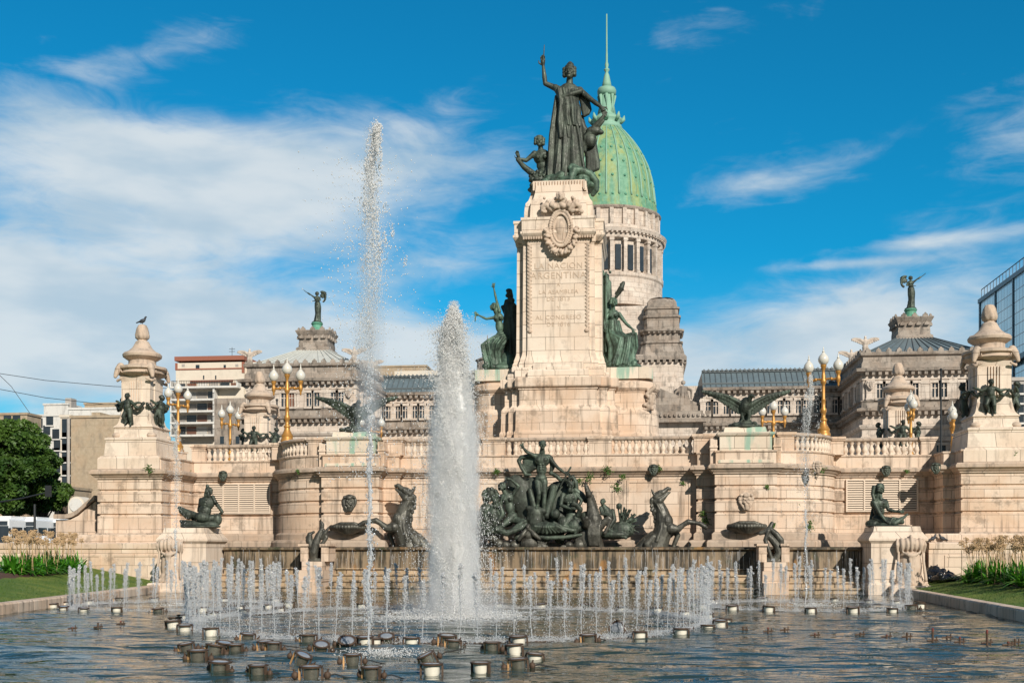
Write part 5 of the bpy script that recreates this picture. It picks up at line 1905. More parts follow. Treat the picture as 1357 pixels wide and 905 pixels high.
def make_child():
    S = Sculpt(0, 0, 1.0)
    k = 0.30
    S.head((0.02, -1.28, 0.08), k, 15, 5, 'short')
    S.limb([(0.01, -1.16, 0.02, 0.07), (0, -1.08, 0, 0.10)])
    S.ball((0, -0.98, 0), (0.19, 0.15, 0.17)); S.ball((0.01, -0.82, 0.03), (0.16, 0.16, 0.17)); S.ball((0.02, -0.68, 0), (0.18, 0.15, 0.14))
    S.limb([(-0.16, -1.04, 0, 0.085), (-0.36, -0.96, 0.06, 0.07), (-0.56, -1.08, 0.0, 0.05), (-0.64, -1.1, -0.02, 0.045)])
    S.limb([(0.16, -1.04, 0, 0.085), (0.36, -0.92, 0.06, 0.07), (0.56, -0.98, 0.0, 0.05), (0.66, -0.96, -0.04, 0.045)])
    S.limb([(-0.08, -0.62, 0.02, 0.115), (-0.16, -0.38, 0.12, 0.085), (-0.06, -0.16, 0.0, 0.055), (-0.08, -0.08, 0.08, 0.045)])
    S.limb([(0.1, -0.62, 0.0, 0.115), (0.14, -0.34, 0.04, 0.085), (0.16, -0.10, -0.02, 0.055), (0.18, -0.02, 0.06, 0.045)])
    # garland between the children
    for i in range(16):
        t = i / 15
        for q in (-1, 1):
            S.ball((q * (0.28 + 0.42 * t), -0.96 + 0.34 * sin(t * pi) * 0.6, 0.04 - 0.22 * t), rng.uniform(0.05, 0.085), None, 8)
    for q in (-0.16, 0, 0.16):
        S.limb([(q - 0.02, -0.72, -0.04, 0.06), (q - 0.06, -0.4, -0.12, 0.07), (q, -0.06, -0.12, 0.05)])
    me = S.mesh(0.02, 1)
    me.materials.clear(); me.materials.append(M['bronze'])
    me.polygons.foreach_set('use_smooth', [True] * len(me.polygons))
    return me


col0 = make_column()
child_me = make_child()
cols = [(-18.35, 48.85, 'front left', 1), (18.35, 48.85, 'front right', 1), (-17.6, 62.5, 'smaller looking rear left', 0), (17.9, 63.5, 'smaller looking rear right', 0)]
for i, (x, y, w, fr) in enumerate(cols):
    c = col0 if i == 0 else copy_tree(col0)
    c.location = (AX + x, y, 5.25)
    tag(c, ['tall carved stone column with ram heads and urn at the far left, pigeon on its tip', 'tall carved stone column with ram heads and urn in front of the glass tower',
            'carved stone column half hidden behind the left terrace, left of the tall golden lamp', 'carved stone column behind the terrace left of the far right columns golden lamp'][i],
        'column', 'carved votive columns around the terrace')
    for j, a in enumerate((-104, -14, 166, 76) if fr else (-90, -10, 170)):
        o = bpy.data.objects.new('cherub_statue', child_me); COL.objects.link(o)
        o.location = (AX + x + 0.98 * cos(R(a)), y + 0.98 * sin(R(a)), 7.22)
        o.rotation_euler = (0, 0, R(a + 90))
        tag(o, 'bronze garland-bearing child on the %s side of the %s column' % (['front', 'right', 'left', 'back'][j], w), 'statue', 'bronze children holding garlands around the columns')

# ------------------------------------------------------------------ golden lamps
def make_lamp():
    root = empty('golden_lamp', (0, 0, 0))
    m_ = MB()
    m_.lathe(0, 0, [(0.30, 0), (0.30, 0.10), (0.27, 0.13), (0.25, 0.2), (0.27, 0.28), (0.22, 0.36), (0.15, 0.50), (0.12, 0.62), (0.15, 0.66), (0.15, 0.72), (0.09, 0.78), (0.09, 0.95),
                    (0.13, 1.02), (0.135, 1.14), (0.085, 1.22), (0.085, 1.5), (0.10, 1.53), (0.075, 1.58), (0.07, 2.1), (0.065, 2.18), (0.12, 2.26), (0.125, 2.36), (0.08, 2.44), (0.09, 2.56),
                    (0.07, 2.62), (0.055, 2.78), (0.10, 2.9), (0.13, 2.98), (0.13, 3.02), (0.05, 3.03)], 18)
    o = m_.build('post', M['gold'], root); auto_smooth(o, 45)
    for s in (-1, 1):
        m_ = MB()
        m_.tube([(0.05 * s, 0, 2.40), (0.25 * s, 0, 2.42), (0.4 * s, 0, 2.38), (0.60 * s, 0, 2.42)], [0.06, 0.045, 0.055, 0.05], 10)
        m_.sphere((0.33 * s, 0, 2.41), (0.07, 0.07, 0.075))
        m_.lathe(0.62 * s, 0, [(0.02, 2.08), (0.05, 2.16), (0.04, 2.22), (0.085, 2.30), (0.10, 2.44), (0.07, 2.52), (0.085, 2.60), (0.12, 2.68), (0.12, 2.72), (0.05, 2.73)], 14)
        o = m_.build('arm', M['gold'], root); auto_smooth(o, 45)
    for x, z, n in ((-0.62, 2.72, 0), (0.62, 2.72, 0), (0, 3.02, 1)):
        m_ = MB()
        q = 1.06 if n else 1.0
        m_.lathe(x, 0, [(0.07 * q, z - 0.01), (0.15 * q, z + 0.05), (0.205 * q, z + 0.15), (0.215 * q, z + 0.25), (0.18 * q, z + 0.36), (0.10 * q, z + 0.46), (0.05 * q, z + 0.52), (0.04, z + 0.55)], 20)
        gl = m_.build('globe', M['globe'], root, True)
        m_ = MB()
        m_.lathe(x, 0, [(0.055, z + 0.54), (0.06, z + 0.57), (0.02, z + 0.62), (0.03, z + 0.65), (0.008, z + 0.78)], 10)
        m_.build('finial', M['globe'], root, True)
    return root


lamp0 = make_lamp()
lamps = [((AX - 11.75, 49.25, 6.53), 0, 'golden three-globe lamp on the left bastion balustrade', 0),
         ((AX + 11.70, 49.25, 6.53), -22, 'golden three-globe lamp on the right bastion balustrade', 0)]
for px, py_top, Y, rz, lb in ((236, 500, 56.0, 62, 'golden lamp with clustered globes right of the far left column'),
                              (305, 530, 64.5, 60, 'golden lamp with clustered globes in front of the apartment block'),
                              (1025, 524, 63.0, 10, 'golden three-globe lamp behind the balustrade right of the right eagle'),
                              (1207, 515, 60.5, 88, 'golden lamp seen edge-on beside the rear right column'),
                              (1262, 530, 63.0, 80, 'golden lamp mostly hidden behind the far right column'),
                              (492, 540, 66.0, 30, 'golden lamp partly hidden behind the left bronze eagle')):
    b_ = at(px, py_top, Y)
    lamps.append(((b_.x, Y, b_.z - 3.84), rz, lb, 1))
for i, (loc, rz, lb, st) in enumerate(lamps):
    l = lamp0 if i == 0 else copy_tree(lamp0)
    l.location = loc
    l.rotation_euler = (0, 0, R(rz))
    tag(l, lb, 'lamp', 'golden lamps around the terrace')
    if st:
        m_ = MB()
        m_.cbox(0, 0, 5.3 - loc[2], -0.08, 0.62, 0.62)
        m_.cbox(0, 0, -0.08, 0.0, 0.72, 0.72)
        m_.build('stone_plinth', M['stone'], l)

# pigeons
def make_pigeon():
    S = Sculpt(0, 0, 1.0)
    S.ball((0, -0.14, 0), (0.13, 0.07, 0.075), -20)
    S.limb([(0.09, -0.2, 0, 0.045), (0.12, -0.27, 0, 0.035), (0.14, -0.29, 0, 0.03)])
    S.limb([(0.15, -0.29, 0, 0.014), (0.19, -0.28, 0, 0.006)])
    S.slab((-0.05, -0.14, 0), (-0.24, -0.07, 0), 0.03, 0.02, 0.04)
    S.limb([(0.02, -0.08, 0.02, 0.01), (0.02, 0.0, 0.02, 0.01)]); S.limb([(0.0, -0.08, -0.02, 0.01), (0.0, 0.0, -0.02, 0.01)])
    me = S.mesh(0.008, 1)
    me.materials.clear(); me.materials.append(M['feather'])
    return me


pm = make_pigeon()
pigs = [((AX - 18.35, 48.85, 5.25 + 6.60), 0, 1.2, 'grey pigeon perched on the tip of the far left column'),
        (at(1250, 0, 45) and Vector((at(1233, 700, 46.8).x, 46.4, 2.03)), 30, 1.0, 'grey pigeon on the low wall beside the right seated bronze'),
        (Vector((at(1248, 700, 46.6).x, 46.5, 2.03)), 200, 1.0, 'grey pigeon on the low wall nearest the shadowed right column block')]
for loc, rz, sc_, lb in pigs:
    o = bpy.data.objects.new('pigeon', pm); COL.objects.link(o)
    o.location = loc; o.rotation_euler = (0, 0, R(rz)); o.scale = (sc_,) * 3
    tag(o, lb, 'bird', 'pigeons')
# ------------------------------------------------------------------ the domed congress palace
CY0 = 130.0
CXM = -4.3
root = empty('congress_palace', (CXM, 150, 0.9))
tag(root, 'vast weathered classical palace with green copper dome behind the monument', 'palace')
O = root.location


def zed(px, py, Y):
    return at(px, py, Y).z


def dentils(m_, path, z0, z1, w, gap, out):
    for i in range(len(path) - 1):
        a, b = Vector(path[i]), Vector(path[i + 1])
        d = (b - a); L = d.length; d.normalize()
        n = Vector((d.y, -d.x))
        k = int(L / (w + gap))
        ang = math.atan2(d.y, d.x)
        for j in range(k):
            c = a + d * ((j + 0.5) * L / k) + n * (out / 2)
            m_.cbox(c.x, c.y, z0, z1, w, out, ang)


def cresting(m_, path, z, s=0.5, gap=0.75):
    """row of small palmette crests"""
    for i in range(len(path) - 1):
        a, b = Vector(path[i]), Vector(path[i + 1])
        d = (b - a); L = d.length; d.normalize()
        n = Vector((d.y, -d.x))
        k = max(1, int(L / (s + gap)))
        ang = math.atan2(d.y, d.x)
        for j in range(k):
            c = a + d * ((j + 0.5) * L / k) + n * 0.15
            m_.cbox(c.x, c.y, z - 0.02, z + s * 0.55, s * 1.1, 0.28, ang, s * 0.9, 0.24)
            m_.cbox(c.x, c.y, z + s * 0.5, z + s * 0.9, s * 0.7, 0.22, ang, s * 0.15, 0.14)


def win(x, y, z0, z1, w, ang=0.0, arched=False, mat=None):
    """recessed-looking opening: stone frame standing proud of a dark pane"""
    c, s = cos(ang), sin(ang)
    m_ = MB(O)
    m_.cbox(x, y, z0, z1, w, 0.10, ang)
    p = m_.build('window', mat or M['dark_glass'], root)
    f = MB(O)
    for q in (-1, 1):
        f.cbox(x + q * c * (w / 2 + 0.12), y + q * s * (w / 2 + 0.12), z0 - 0.15, z1 + 0.15, 0.24, 0.5, ang)
    f.cbox(x + s * 0.03, y - c * 0.03, z1 + 0.002, z1 + 0.28, w + 0.6, 0.6, ang)
    f.cbox(x + s * 0.03, y - c * 0.03, z0 - 0.25, z0 - 0.002, w + 0.5, 0.7, ang)
    f.cbox(x + s * 0.06, y - c * 0.06, z0, z1, 0.12, 0.08, ang)
    f.cbox(x + s * 0.055, y - c * 0.055, z0 + (z1 - z0) * .62, z0 + (z1 - z0) * .62 + 0.1, w, 0.07, ang)
    f.build('frame', M['congress'], p)


zz = dict(base=0.9, c3=15.1, c2b=16.7, bal0=17.5, bal1=18.2, w0=18.5, w1=20.1, fr=20.9, cor=21.3, att=22.0, eave=23.5)


def storeys(path, closed, sc=1.0, att=True, nm='wall'):
    m_ = MB(O)
    m_.sweep(path, [(0, 0.5), (0, 13.6), (0.25, 13.7), (0.25, 14.2), (0.1, 14.3), (0.1, 15.0), (0.3, 15.1), (0.45, 15.35), (0.45, 15.5), (0.0, 15.6), (0, 16.5)], closed)
    m_.build(nm, M['congress'], root)
    m_ = MB(O)
    m_.sweep(path, [(0.0, 16.5), (0.15, 16.6), (0.3, 16.9), (0.75, 17.05), (0.8, 17.3), (0.3, 17.45), (0.15, 17.5), (0.15, 18.1), (0.25, 18.15), (0.25, 18.25), (0, 18.3)], closed)
    dentils(m_, path, 16.6, 16.98, 0.35, 0.35, 0.62)
    cresting(m_, path, 17.44, 0.42, 0.75)
    m_.build('cornice', M['congress_dark'], root)
    m_ = MB(O)
    m_.sweep(path, [(0, 18.3), (0, 20.5), (0.12, 20.55), (0.12, 20.8), (0.05, 20.85), (0.05, 21.0)], closed)
    m_.build(nm, M['congress'], root)
    m_ = MB(O)
    pr = [(0.05, 21.0), (0.2, 21.05), (0.3, 21.3), (0.8, 21.45), (0.85, 21.75), (0.2, 21.9)]
    dentils(m_, path, 21.05, 21.4, 0.35, 0.35, 0.66)
    if att:
        pr += [(0.15, 21.95), (0.12, 22.4), (-0.05, 22.7), (-0.05, 23.2), (0.25, 23.3), (0.3, 23.6), (0.0, 23.7)]
        cresting(m_, path, 23.62, 0.55, 0.55)
    m_.sweep(path, pr, closed)
    m_.build('cornice', M['congress_dark'], root)


def pilasters(path_pts, z0, z1, y, w=0.9):
    for x in path_pts:
        m_ = MB(O)
        m_.box(x - w / 2, x + w / 2, y - 0.28, y + 0.1, z0, z1)
        m_.box(x - w / 2 - 0.1, x + w / 2 + 0.1, y - 0.36, y + 0.1, z1 - 0.5, z1 - 0.2)
        m_.box(x - w / 2 - 0.1, x + w / 2 + 0.1, y - 0.36, y + 0.1, z0, z0 + 0.2)
        m_.build('pilaster', M['congress'], root)


PC = 29.0 + 6.6     # pavilion centre offset
for s in (-1, 1):
    cx = CXM + s * PC
    hw = 6.7
    x0, x1 = cx - hw, cx + hw
    pth = [(x0, CY0), (x1, CY0), (x1, CY0 + 13.4), (x0, CY0 + 13.4)]
    if s < 0:
        pth2 = [(x0, CY0 + 13.4), (x0, CY0), (x1, CY0), (x1, CY0 + 13.2)]
    else:
        pth2 = [(x0, CY0 + 13.2), (x0, CY0), (x1, CY0), (x1, CY0 + 13.4)]
    storeys(pth2, False)
    pilasters([cx - 5.9, cx - 3.0, cx + 3.0, cx + 5.9, cx], 18.3, 20.52, CY0)
    for q in (-4.9, -4.0, -2.0, -1.05, 1.05, 2.0, 4.0, 4.9):
        win(cx + q, CY0 - 0.06, 18.5, 20.1, 0.62 if abs(q) > 1.5 else 0.62, 0, mat=M['shutter'] if (s < 0 and q == -1.05) else None)
    for q in (-4.4, -1.5, 1.5, 4.4):
        win(cx + q, CY0 - 0.06, 11.0, 13.2, 1.4, 0)
    for q in (2.6, 6.5, 10.2):
        xs_ = x1 + 0.06 if s < 0 else x0 - 0.06
        win(xs_, CY0 + q, 18.5, 20.1, 1.0, R(90) if s < 0 else R(-90))
    # carved busts beside the windows
    for q in (-5.9, 5.9):
        S = Sculpt(0, 0, 1.0); lion(S, 0.9)
        S.build('carved_mask', M['congress'], root, (cx + q - O.x, CY0 - 0.42 - O.y, 20.0 - O.z), 0.05, 1)
    # pyramid roof with crown platform and standing statue
    m_ = MB(O)
    m_.cbox(cx, CY0 + 6.7, 23.55, 26.1, 12.9, 12.9, 0, 3.6, 3.6)
    rf = m_.build('roof', M['slate'] if s > 0 else M['zinc'], root)
    m_ = MB(O)
    for i in range(13):
        q = (i - 6) / 6
        for a in range(4):
            c_, s__ = [(1, 0), (0, 1), (-1, 0), (0, -1)][a]
            p0 = Vector((q * 6.3, -6.46, 23.6)); p1 = Vector((q * 1.75, -1.82, 26.1))
            f_ = lambda p: (cx + p.x * c_ - p.y * s__, CY0 + 6.7 + p.x * s__ + p.y * c_, p.z + 0.04)
            m_.tube([f_(p0), f_(p1)], 0.05, 5)
    m_.build('seam', M['lead'] if s > 0 else M['zinc'], rf)
    m_ = MB(O)
    pl = [(cx - 1.8, CY0 + 4.9), (cx + 1.8, CY0 + 4.9), (cx + 1.8, CY0 + 8.5), (cx - 1.8, CY0 + 8.5)]
    m_.sweep(pl, [(0.3, 25.9), (0.25, 26.3), (0.0, 26.5), (0.0, 26.9)], True, True)
    m_.sweep(pl, [(0, 26.9), (-0.05, 27.3), (0.05, 27.8), (0.35, 28.4), (0.25, 28.5)], True, True)
    cresting(m_, pl + [pl[0]], 28.4, 0.6, 0.35)
    cresting(m_, pl + [pl[0]], 27.5, 0.5, 0.3)
    m_.build('roof_crown', M['congress_dark'], root)
    m_ = MB(O)
    m_.lathe(cx, CY0 + 6.7, [(0.95, 28.4), (0.9, 28.9), (0.7, 29.0), (0.62, 29.4), (0.75, 29.6), (0.6, 29.75)], 16)
    m_.build('statue_drum', M['copper_dark'], root)
    k = 0.52
    S = Sculpt(0, 0, 1.0)
    fx = s
    S.head((0, -3.6, 0), k, 0, 0, 'band')
    S.torso((0, -3.0, 0), (0.1, -2.3, 0), k, True)
    S.arm((-0.35 * -fx, -3.15, 0), (0.8 * fx * -1, -3.5, 0.1), (1.2 * fx * -1 * -1 if False else -fx * -1.0, -3.9, 0.1), k) if False else None
    S.arm((fx * 0.35, -3.15, 0), (fx * 0.75, -3.45, 0.1), (fx * 1.15, -3.75, 0.1), k)
    S.limb([(fx * 0.9, -3.45, 0.1, 0.06), (fx * 1.7, -4.1, 0.1, 0.05)])
    S.arm((-fx * 0.3, -3.1, 0), (-fx * 0.5, -2.7, 0.3), (fx * 0.5, -2.6, 0.4), k)
    S.robe([(0.05, -2.5, 0, .36, .3, .3), (0.1, -1.9, 0, .42, .38), (0.12, -1.1, 0, .36, .34), (0.05, -0.3, 0, .42, .4), (0, 0.0, 0, .5, .45)], 9, .2)
    for i in range(7):
        a = R(60 + i * 26)
        S.slab((-fx * 0.55, -3.2, -0.2), (-fx * (0.62 + 0.5 * sin(a) + 0.0), -3.25 - 0.75 * cos(a - 2.6) * 0.9, -0.3), 0.18, 0.1, 0.08)
    for i in range(9):
        a = R(-70 + i * 22)
        S.ball((-fx * (0.6 + 0.42 * cos(a)), -3.25 - 0.62 * sin(a), -0.2), 0.15, None, 8)
    S.ball((0, 0, 0), (0.7, 0.6, 0.2))
    o = S.build('roof_statue', M['bronze'], root, (cx - O.x, CY0 + 6.7 - O.y, 29.75 - O.z), 0.06, 1)
    # winged finials at the corners
    for q, yy in ((-hw, CY0), (hw, CY0), (-hw if s > 0 else hw, CY0 + 8.5)):
        S = Sculpt(0, 0, 1.0)
        S.ball((0, -0.3, 0), (0.35, 0.35, 0.4)); S.limb([(0, 0.3, 0, 0.45), (0, -0.3, 0, 0.25), (0, -1.0, 0, 0.28), (0, -1.35, 0, 0.15), (0, -1.55, 0, 0.12)])
        for w_ in (-1, 1):
            S.limb([(w_ * 0.15, -0.95, 0, 0.2), (w_ * 0.6, -1.25, 0, 0.16), (w_ * 1.15, -1.4, 0, 0.09), (w_ * 1.5, -1.35, 0, 0.05)])
            for i in range(6):
                S.slab((w_ * (0.3 + 0.2 * i), -1.15 - 0.04 * i, 0), (w_ * (0.32 + 0.24 * i), -0.62 - 0.10 * i, 0), 0.14, 0.07, 0.08)
        S.build('winged_finial', M['congress'], root, (cx + q * 0.95 - O.x, yy + 0.3 - O.y, 23.9 - O.z), 0.06, 0)

# connecting wings
for s in (-1, 1):
    xa, xb = CXM + s * 12.0, CXM + s * 29.6
    x0, x1 = min(xa, xb), max(xa, xb)
    yw = CY0 + 13.3
    storeys([(x0, yw), (x1, yw)], False, att=False)
    n = 8
    sp_ = (x1 - x0) / n
    pilasters([x0 + i * sp_ for i in range(n + 1)], 18.3, 20.52, yw, 0.7)
    for i in range(n):
        for q in (-0.5, 0.5):
            win(x0 + (i + 0.5) * sp_ + q, yw - 0.06, 18.5, 20.1, 0.72, 0)
    m_ = MB(O)
    m_.side([(yw + 0.3, 21.8), (yw + 3.2, 24.2), (yw + 12, 24.2), (yw + 14, 21.8)], x0, x1)
    rf = m_.build('roof', M['slate'], root)
    m_ = MB(O)
    for i in range(26):
        x = x0 + (i + 0.5) * (x1 - x0) / 26
        m_.tube([(x, yw + 0.33, 21.86), (x, yw + 3.2, 24.24)], 0.06, 5)
    m_.box(x0, x1, yw + 3.0, yw + 3.3, 24.2, 24.5); m_.box(x0, x1, yw + 1.0, yw + 1.15, 22.45, 22.62)
    cresting(m_, [(x0, yw + 3.15), (x1, yw + 3.15)], 24.4, 0.3, 0.25)
    m_.build('seam', M['lead'], rf)
    if s < 0:
        m_ = MB(O); m_.box(x0 + 1, x0 + 9, yw + 6, yw + 11, 24.0, 25.6); m_.build('rooftop_block', M['plaster_cream'], root)
# centre block, stepped tower base
m_ = MB(O)
m_.box(CXM - 12, CXM + 12, 146, 176, 0.5, 22.5)
m_.build('centre_block', M['congress'], root)
DX, DY = at(804, 300, 168).x, 168.0
st = [(10.9, 13.0, 27.7, 'congress'), (11.3, 27.7, 28.5, 'congress_dark'), (8.4, 28.5, 35.8, 'congress')]
for i, (h_, z0, z1, mt) in enumerate(st):
    c = 1.0
    pts = [(DX - h_ + c, DY - h_), (DX + h_ - c, DY - h_), (DX + h_, DY - h_ + c), (DX + h_, DY + h_), (DX - h_, DY + h_), (DX - h_, DY - h_ + c)]
    m_ = MB(O)
    m_.sweep(pts, [(0, z0), (0, z1 - 0.25), (-0.2, z1)], True, True)
    if i == 1:
        dentils(m_, [pts[-1], pts[0], pts[1], pts[2], pts[3]], z0 - 0.4, z0, 0.4, 0.4, -0.45)
    m_.build('tower_stage', M[mt], root)


def oct_(cx, cy, h, c):
    return [(cx - h + c, cy - h), (cx + h - c, cy - h), (cx + h, cy - h + c), (cx + h, cy + h - c), (cx + h - c, cy + h), (cx - h + c, cy + h), (cx - h, cy + h - c), (cx - h, cy - h + c)]


for sx_, sy_ in ((-1, -1), (1, -1), (1, 1)):
    m_ = MB(O)
    tx, ty = DX + sx_ * 7.9, DY + sy_ * 7.9
    base = oct_(tx, ty, 2.6, 0.5)
    m_.sweep(base, [(0.55, 28.4), (0.35, 29.2), (0.1, 30.0), (0.3, 30.1), (0.3, 30.35), (-0.1, 30.4), (-0.1, 31.4), (0.1, 31.5), (0.45, 31.75), (0.45, 32.0), (-0.15, 32.1), (-0.2, 33.6), (0.0, 33.7),
                    (0.0, 33.95), (-0.35, 34.1), (-0.35, 34.8), (-0.15, 34.9), (-0.15, 35.15), (-0.5, 35.25), (-0.6, 35.9), (-0.9, 36.3), (-1.5, 36.6), (-2.2, 36.75)], True, True)
    dentils(m_, base + [base[0]], 31.45, 31.75, 0.3, 0.3, 0.35)
    m_.build('corner_turret', M['congress_dark'], root)
# porch pediment in front
m_ = MB(O)
zp = 19.0
m_.front([(CXM + 3.0, zp), (CXM + 12.6, zp), (CXM + 12.6, zp + 0.5), (CXM + 3, zp + 4.4)], 143.5, 147)
m_.box(CXM + 3, CXM + 13.0, 143.0, 147, 17.6, 18.99)
dentils(m_, [(CXM + 3, 143.0), (CXM + 12.9, 143.0)], 18.3, 18.6, 0.28, 0.28, 0.25)
m_.build('porch_pediment', M['congress_dark'], root)
m_ = MB(O); m_.box(CXM + 3, CXM + 12.2, 144, 147, 14.6, 17.6); m_.build('porch_frieze', M['congress'], root)
for q in (4.5, 7.5, 10.7):
    m_ = MB(O)
    m_.lathe(CXM + q, 144.6, [(0.75, 0.9), (0.6, 1.4), (0.52, 13.0), (0.8, 13.6), (0.95, 14.5), (1.0, 14.6)], 16)
    m_.build('porch_column', M['congress'], root, True)
S = Sculpt(0, 0, 1.0); k = .6
S.head((0, -2.3, 0), k, 0, 0, 'band'); S.robe([(0, -1.9, 0, .4, .35, .3), (0, -1.2, 0, .55, .5), (0, 0, 0, .8, .7)], 9, .2); S.limb([(-.3, -1.7, 0, .2), (-1.0, -1.0, .3, .15), (-1.1, -0.2, .3, .1)]); S.limb([(.3, -1.7, 0, .2), (1.0, -1.3, .3, .15), (1.0, -0.2, .3, .1)])
S.build('pediment_statue', M['congress_dark'], root, (CXM + 9.6 - O.x, 144.5 - O.y, 20.4 - O.z), 0.07, 1)

# drum
mp = mpp(850, DY - 4)
RD = 8.15
z = lambda y: EYE + (YH_PX - y) * (DY - 1.5) / 1500 / 1.004
m_ = MB(O)
ribs = lambda a, z_: 0.0
m_.lathe(DX, DY, [(RD + 0.3, z(415)), (RD + 0.3, z(398)), (RD, z(397)), (RD, z(380)), (RD + 0.15, z(378)), (RD + 0.15, z(374)), (RD - 0.6, z(373)), (RD - 0.6, z(331)), (RD + 0.1, z(330)), (RD + 0.1, z(325)),
                  (RD + 0.5, z(323)), (RD + 0.65, z(319)), (RD - 0.1, z(317)), (RD - 0.1, z(313)), (RD - 0.7, z(311)), (RD - 0.7, z(292)), (RD - 0.3, z(290)), (RD - 0.15, z(288)), (RD - 0.6, z(287))], 72)
dr = m_.build('drum', M['congress'], root); auto_smooth(dr, 30)
NW = 26
for i in range(NW):
    a = 2 * pi * i / NW - pi / 2
    if sin(a) > 0.25: continue
    m_ = MB(O)
    x, y = DX + (RD - 0.52) * cos(a), DY + (RD - 0.52) * sin(a)
    m_.cbox(x, y, z(370), z(338), 0.22, 0.82, a)
    m_.build('drum_window', M['dark_glass'], dr)
m_ = MB(O)
for i in range(NW):
    a = 2 * pi * (i + 0.5) / NW - pi / 2
    x, y = DX + (RD - 0.25) * cos(a), DY + (RD - 0.25) * sin(a)
    m_.cbox(x, y, z(374), z(330), 0.62, 0.50, a)
    m_.cbox(x, y, z(334), z(330.5), 0.8, 0.68, a)
    m_.cbox(x, y, z(374), z(371.5), 0.8, 0.68, a)
    x, y = DX + (RD - 0.55) * cos(a), DY + (RD - 0.55) * sin(a)
    m_.cbox(x, y, z(312), z(291), 0.45, 0.55, a)
    for j in range(3):
        b_ = a + (j) * 2 * pi / NW / 3
        m_.cbox(DX + (RD + 0.25) * cos(b_), DY + (RD + 0.25) * sin(b_), z(325), z(322), 0.5, 0.28, b_)
m_.build('drum_pilasters', M['congress'], root)
# dome shell
RB = 7.25
prof = []
for i in range(25):
    t = i / 24
    zt = z(287) + (z(166) - z(287)) * t
    r = float(np.interp(z(287) and (287 - 121 * t), [166, 169, 178, 186, 198, 210, 222, 234.6, 247, 259, 272, 287], [2.0, 2.45, 3.3, 4.0, 4.9, 5.6, 6.2, 6.6, 6.85, 7.0, 7.15, 7.25]))
    prof.append((max(r, 1.6), zt))
m_ = MB(O)
m_.lathe(DX, DY, [(RB + 0.25, z(290)), (RB + 0.3, z(285)), (RB + 0.1, z(281)), (RB + 0.15, z(277)), (RB, z(274))] + [p for p in prof if p[1] > z(272)], 96)
dm = m_.build('dome', M['copper'], root, True)
NR = 24
for i in range(NR):
    a = 2 * pi * i / NR + 0.02
    m_ = MB(O)
    m_.tube([(DX + (r + 0.04) * cos(a), DY + (r + 0.04) * sin(a), zt) for r, zt in prof if zt > z(272)], 0.16, 6, 0.08)
    m_.build('rib', M['copper_rib'], dm, True)
for i in range(NR):
    a = 2 * pi * (i + 0.5) / NR + 0.02
    if sin(a) > 0.25: continue
    for t in (0.14, 0.34, 0.52, 0.68):
        j = t * 24; q = int(j); r, zt = prof[q]
        m_ = MB(O)
        m_.sphere((DX + (r + 0.02) * cos(a), DY + (r + 0.02) * sin(a), zt), (0.2, 0.2, 0.2), 8, 6)
        m_.build('roundel', M['copper_dark'], dm, True)
# lantern and spire
m_ = MB(O)
L = lambda pts: [(r, z(y)) for r, y in pts]
m_.lathe(DX, DY, L([(2.1, 170), (2.35, 166), (2.2, 163), (1.9, 160), (2.25, 157), (2.3, 154), (1.7, 151), (1.4, 148), (1.1, 145), (1.0, 122)]), 24)
m_.lathe(DX, DY, L([(1.0, 122.2), (1.35, 120), (1.4, 115), (1.25, 112), (0.85, 110.5)]), 24)
m_.lathe(DX, DY, L([(0.75, 110.8), (0.62, 104), (0.38, 94), (0.2, 90), (0.4, 87.5), (0.42, 86), (0.18, 84.5), (0.3, 80), (0.16, 76), (0.16, 66), (0.13, 64), (0.09, 12)]), 12)
for i in range(8):
    a = 2 * pi * i / 8
    m_.tube([(DX + 1.15 * cos(a), DY + 1.15 * sin(a), z(148)), (DX + 1.0 * cos(a), DY + 1.0 * sin(a), z(135)), (DX + 1.2 * cos(a), DY + 1.2 * sin(a), z(122))], [0.28, 0.12, 0.25], 6)
    m_.tube([(DX + 2.0 * cos(a), DY + 2.0 * sin(a), z(158)), (DX + 2.5 * cos(a), DY + 2.5 * sin(a), z(154)), (DX + 2.6 * cos(a), DY + 2.6 * sin(a), z(149))], [0.35, 0.3, 0.06], 6)
m_.build('lantern', M['copper_rib'], root, True)

# ------------------------------------------------------------------ apartment block, left of the palace
Yb = 205.0
A = lambda px, py: at(px, py, Yb)
x0, x1 = A(233, 0).x, A(323, 0).x
zt, zb = A(278, 474).z, 0.9
root = empty('apartment_block', ((x0 + x1) / 2, Yb + 6, 0.9))
tag(root, 'cream apartment tower with red-brown bands and balconies left of the palace', 'building')
O = root.location
m_ = MB(O); m_.box(x0, x1, Yb, Yb + 14, zb, zt - 0.9); m_.box(x1, x1 + 4.5, Yb + 1, Yb + 13, zb, zt - 0.8)
wl = m_.build('wall', M['plaster_cream'], root)
m_ = MB(O)
m_.box(x0 - 0.2, x1 + 0.15, Yb - 0.2, Yb + 14.1, zt - 0.5, zt + 0.3)
for y in (494,):
    m_.box(x0 - 0.1, x1 + 0.1, Yb - 0.12, Yb + 0.2, A(0, y + 0.8).z, A(0, y - 0.8).z)
m_.box(x0 - 0.1, x0 + 0.35, Yb - 0.1, Yb + 0.2, A(0, 494).z, zt - 0.9); m_.box(x1 - 0.35, x1 + 0.1, Yb - 0.1, Yb + 0.2, A(0, 500).z, zt - 0.9)
m_.box(x0 + 3, x1 - 2, Yb - 0.5, Yb + 0.2, A(0, 510.5).z, A(0, 509).z)
m_.build('band', M['brick_band'], root)
cnt = 0
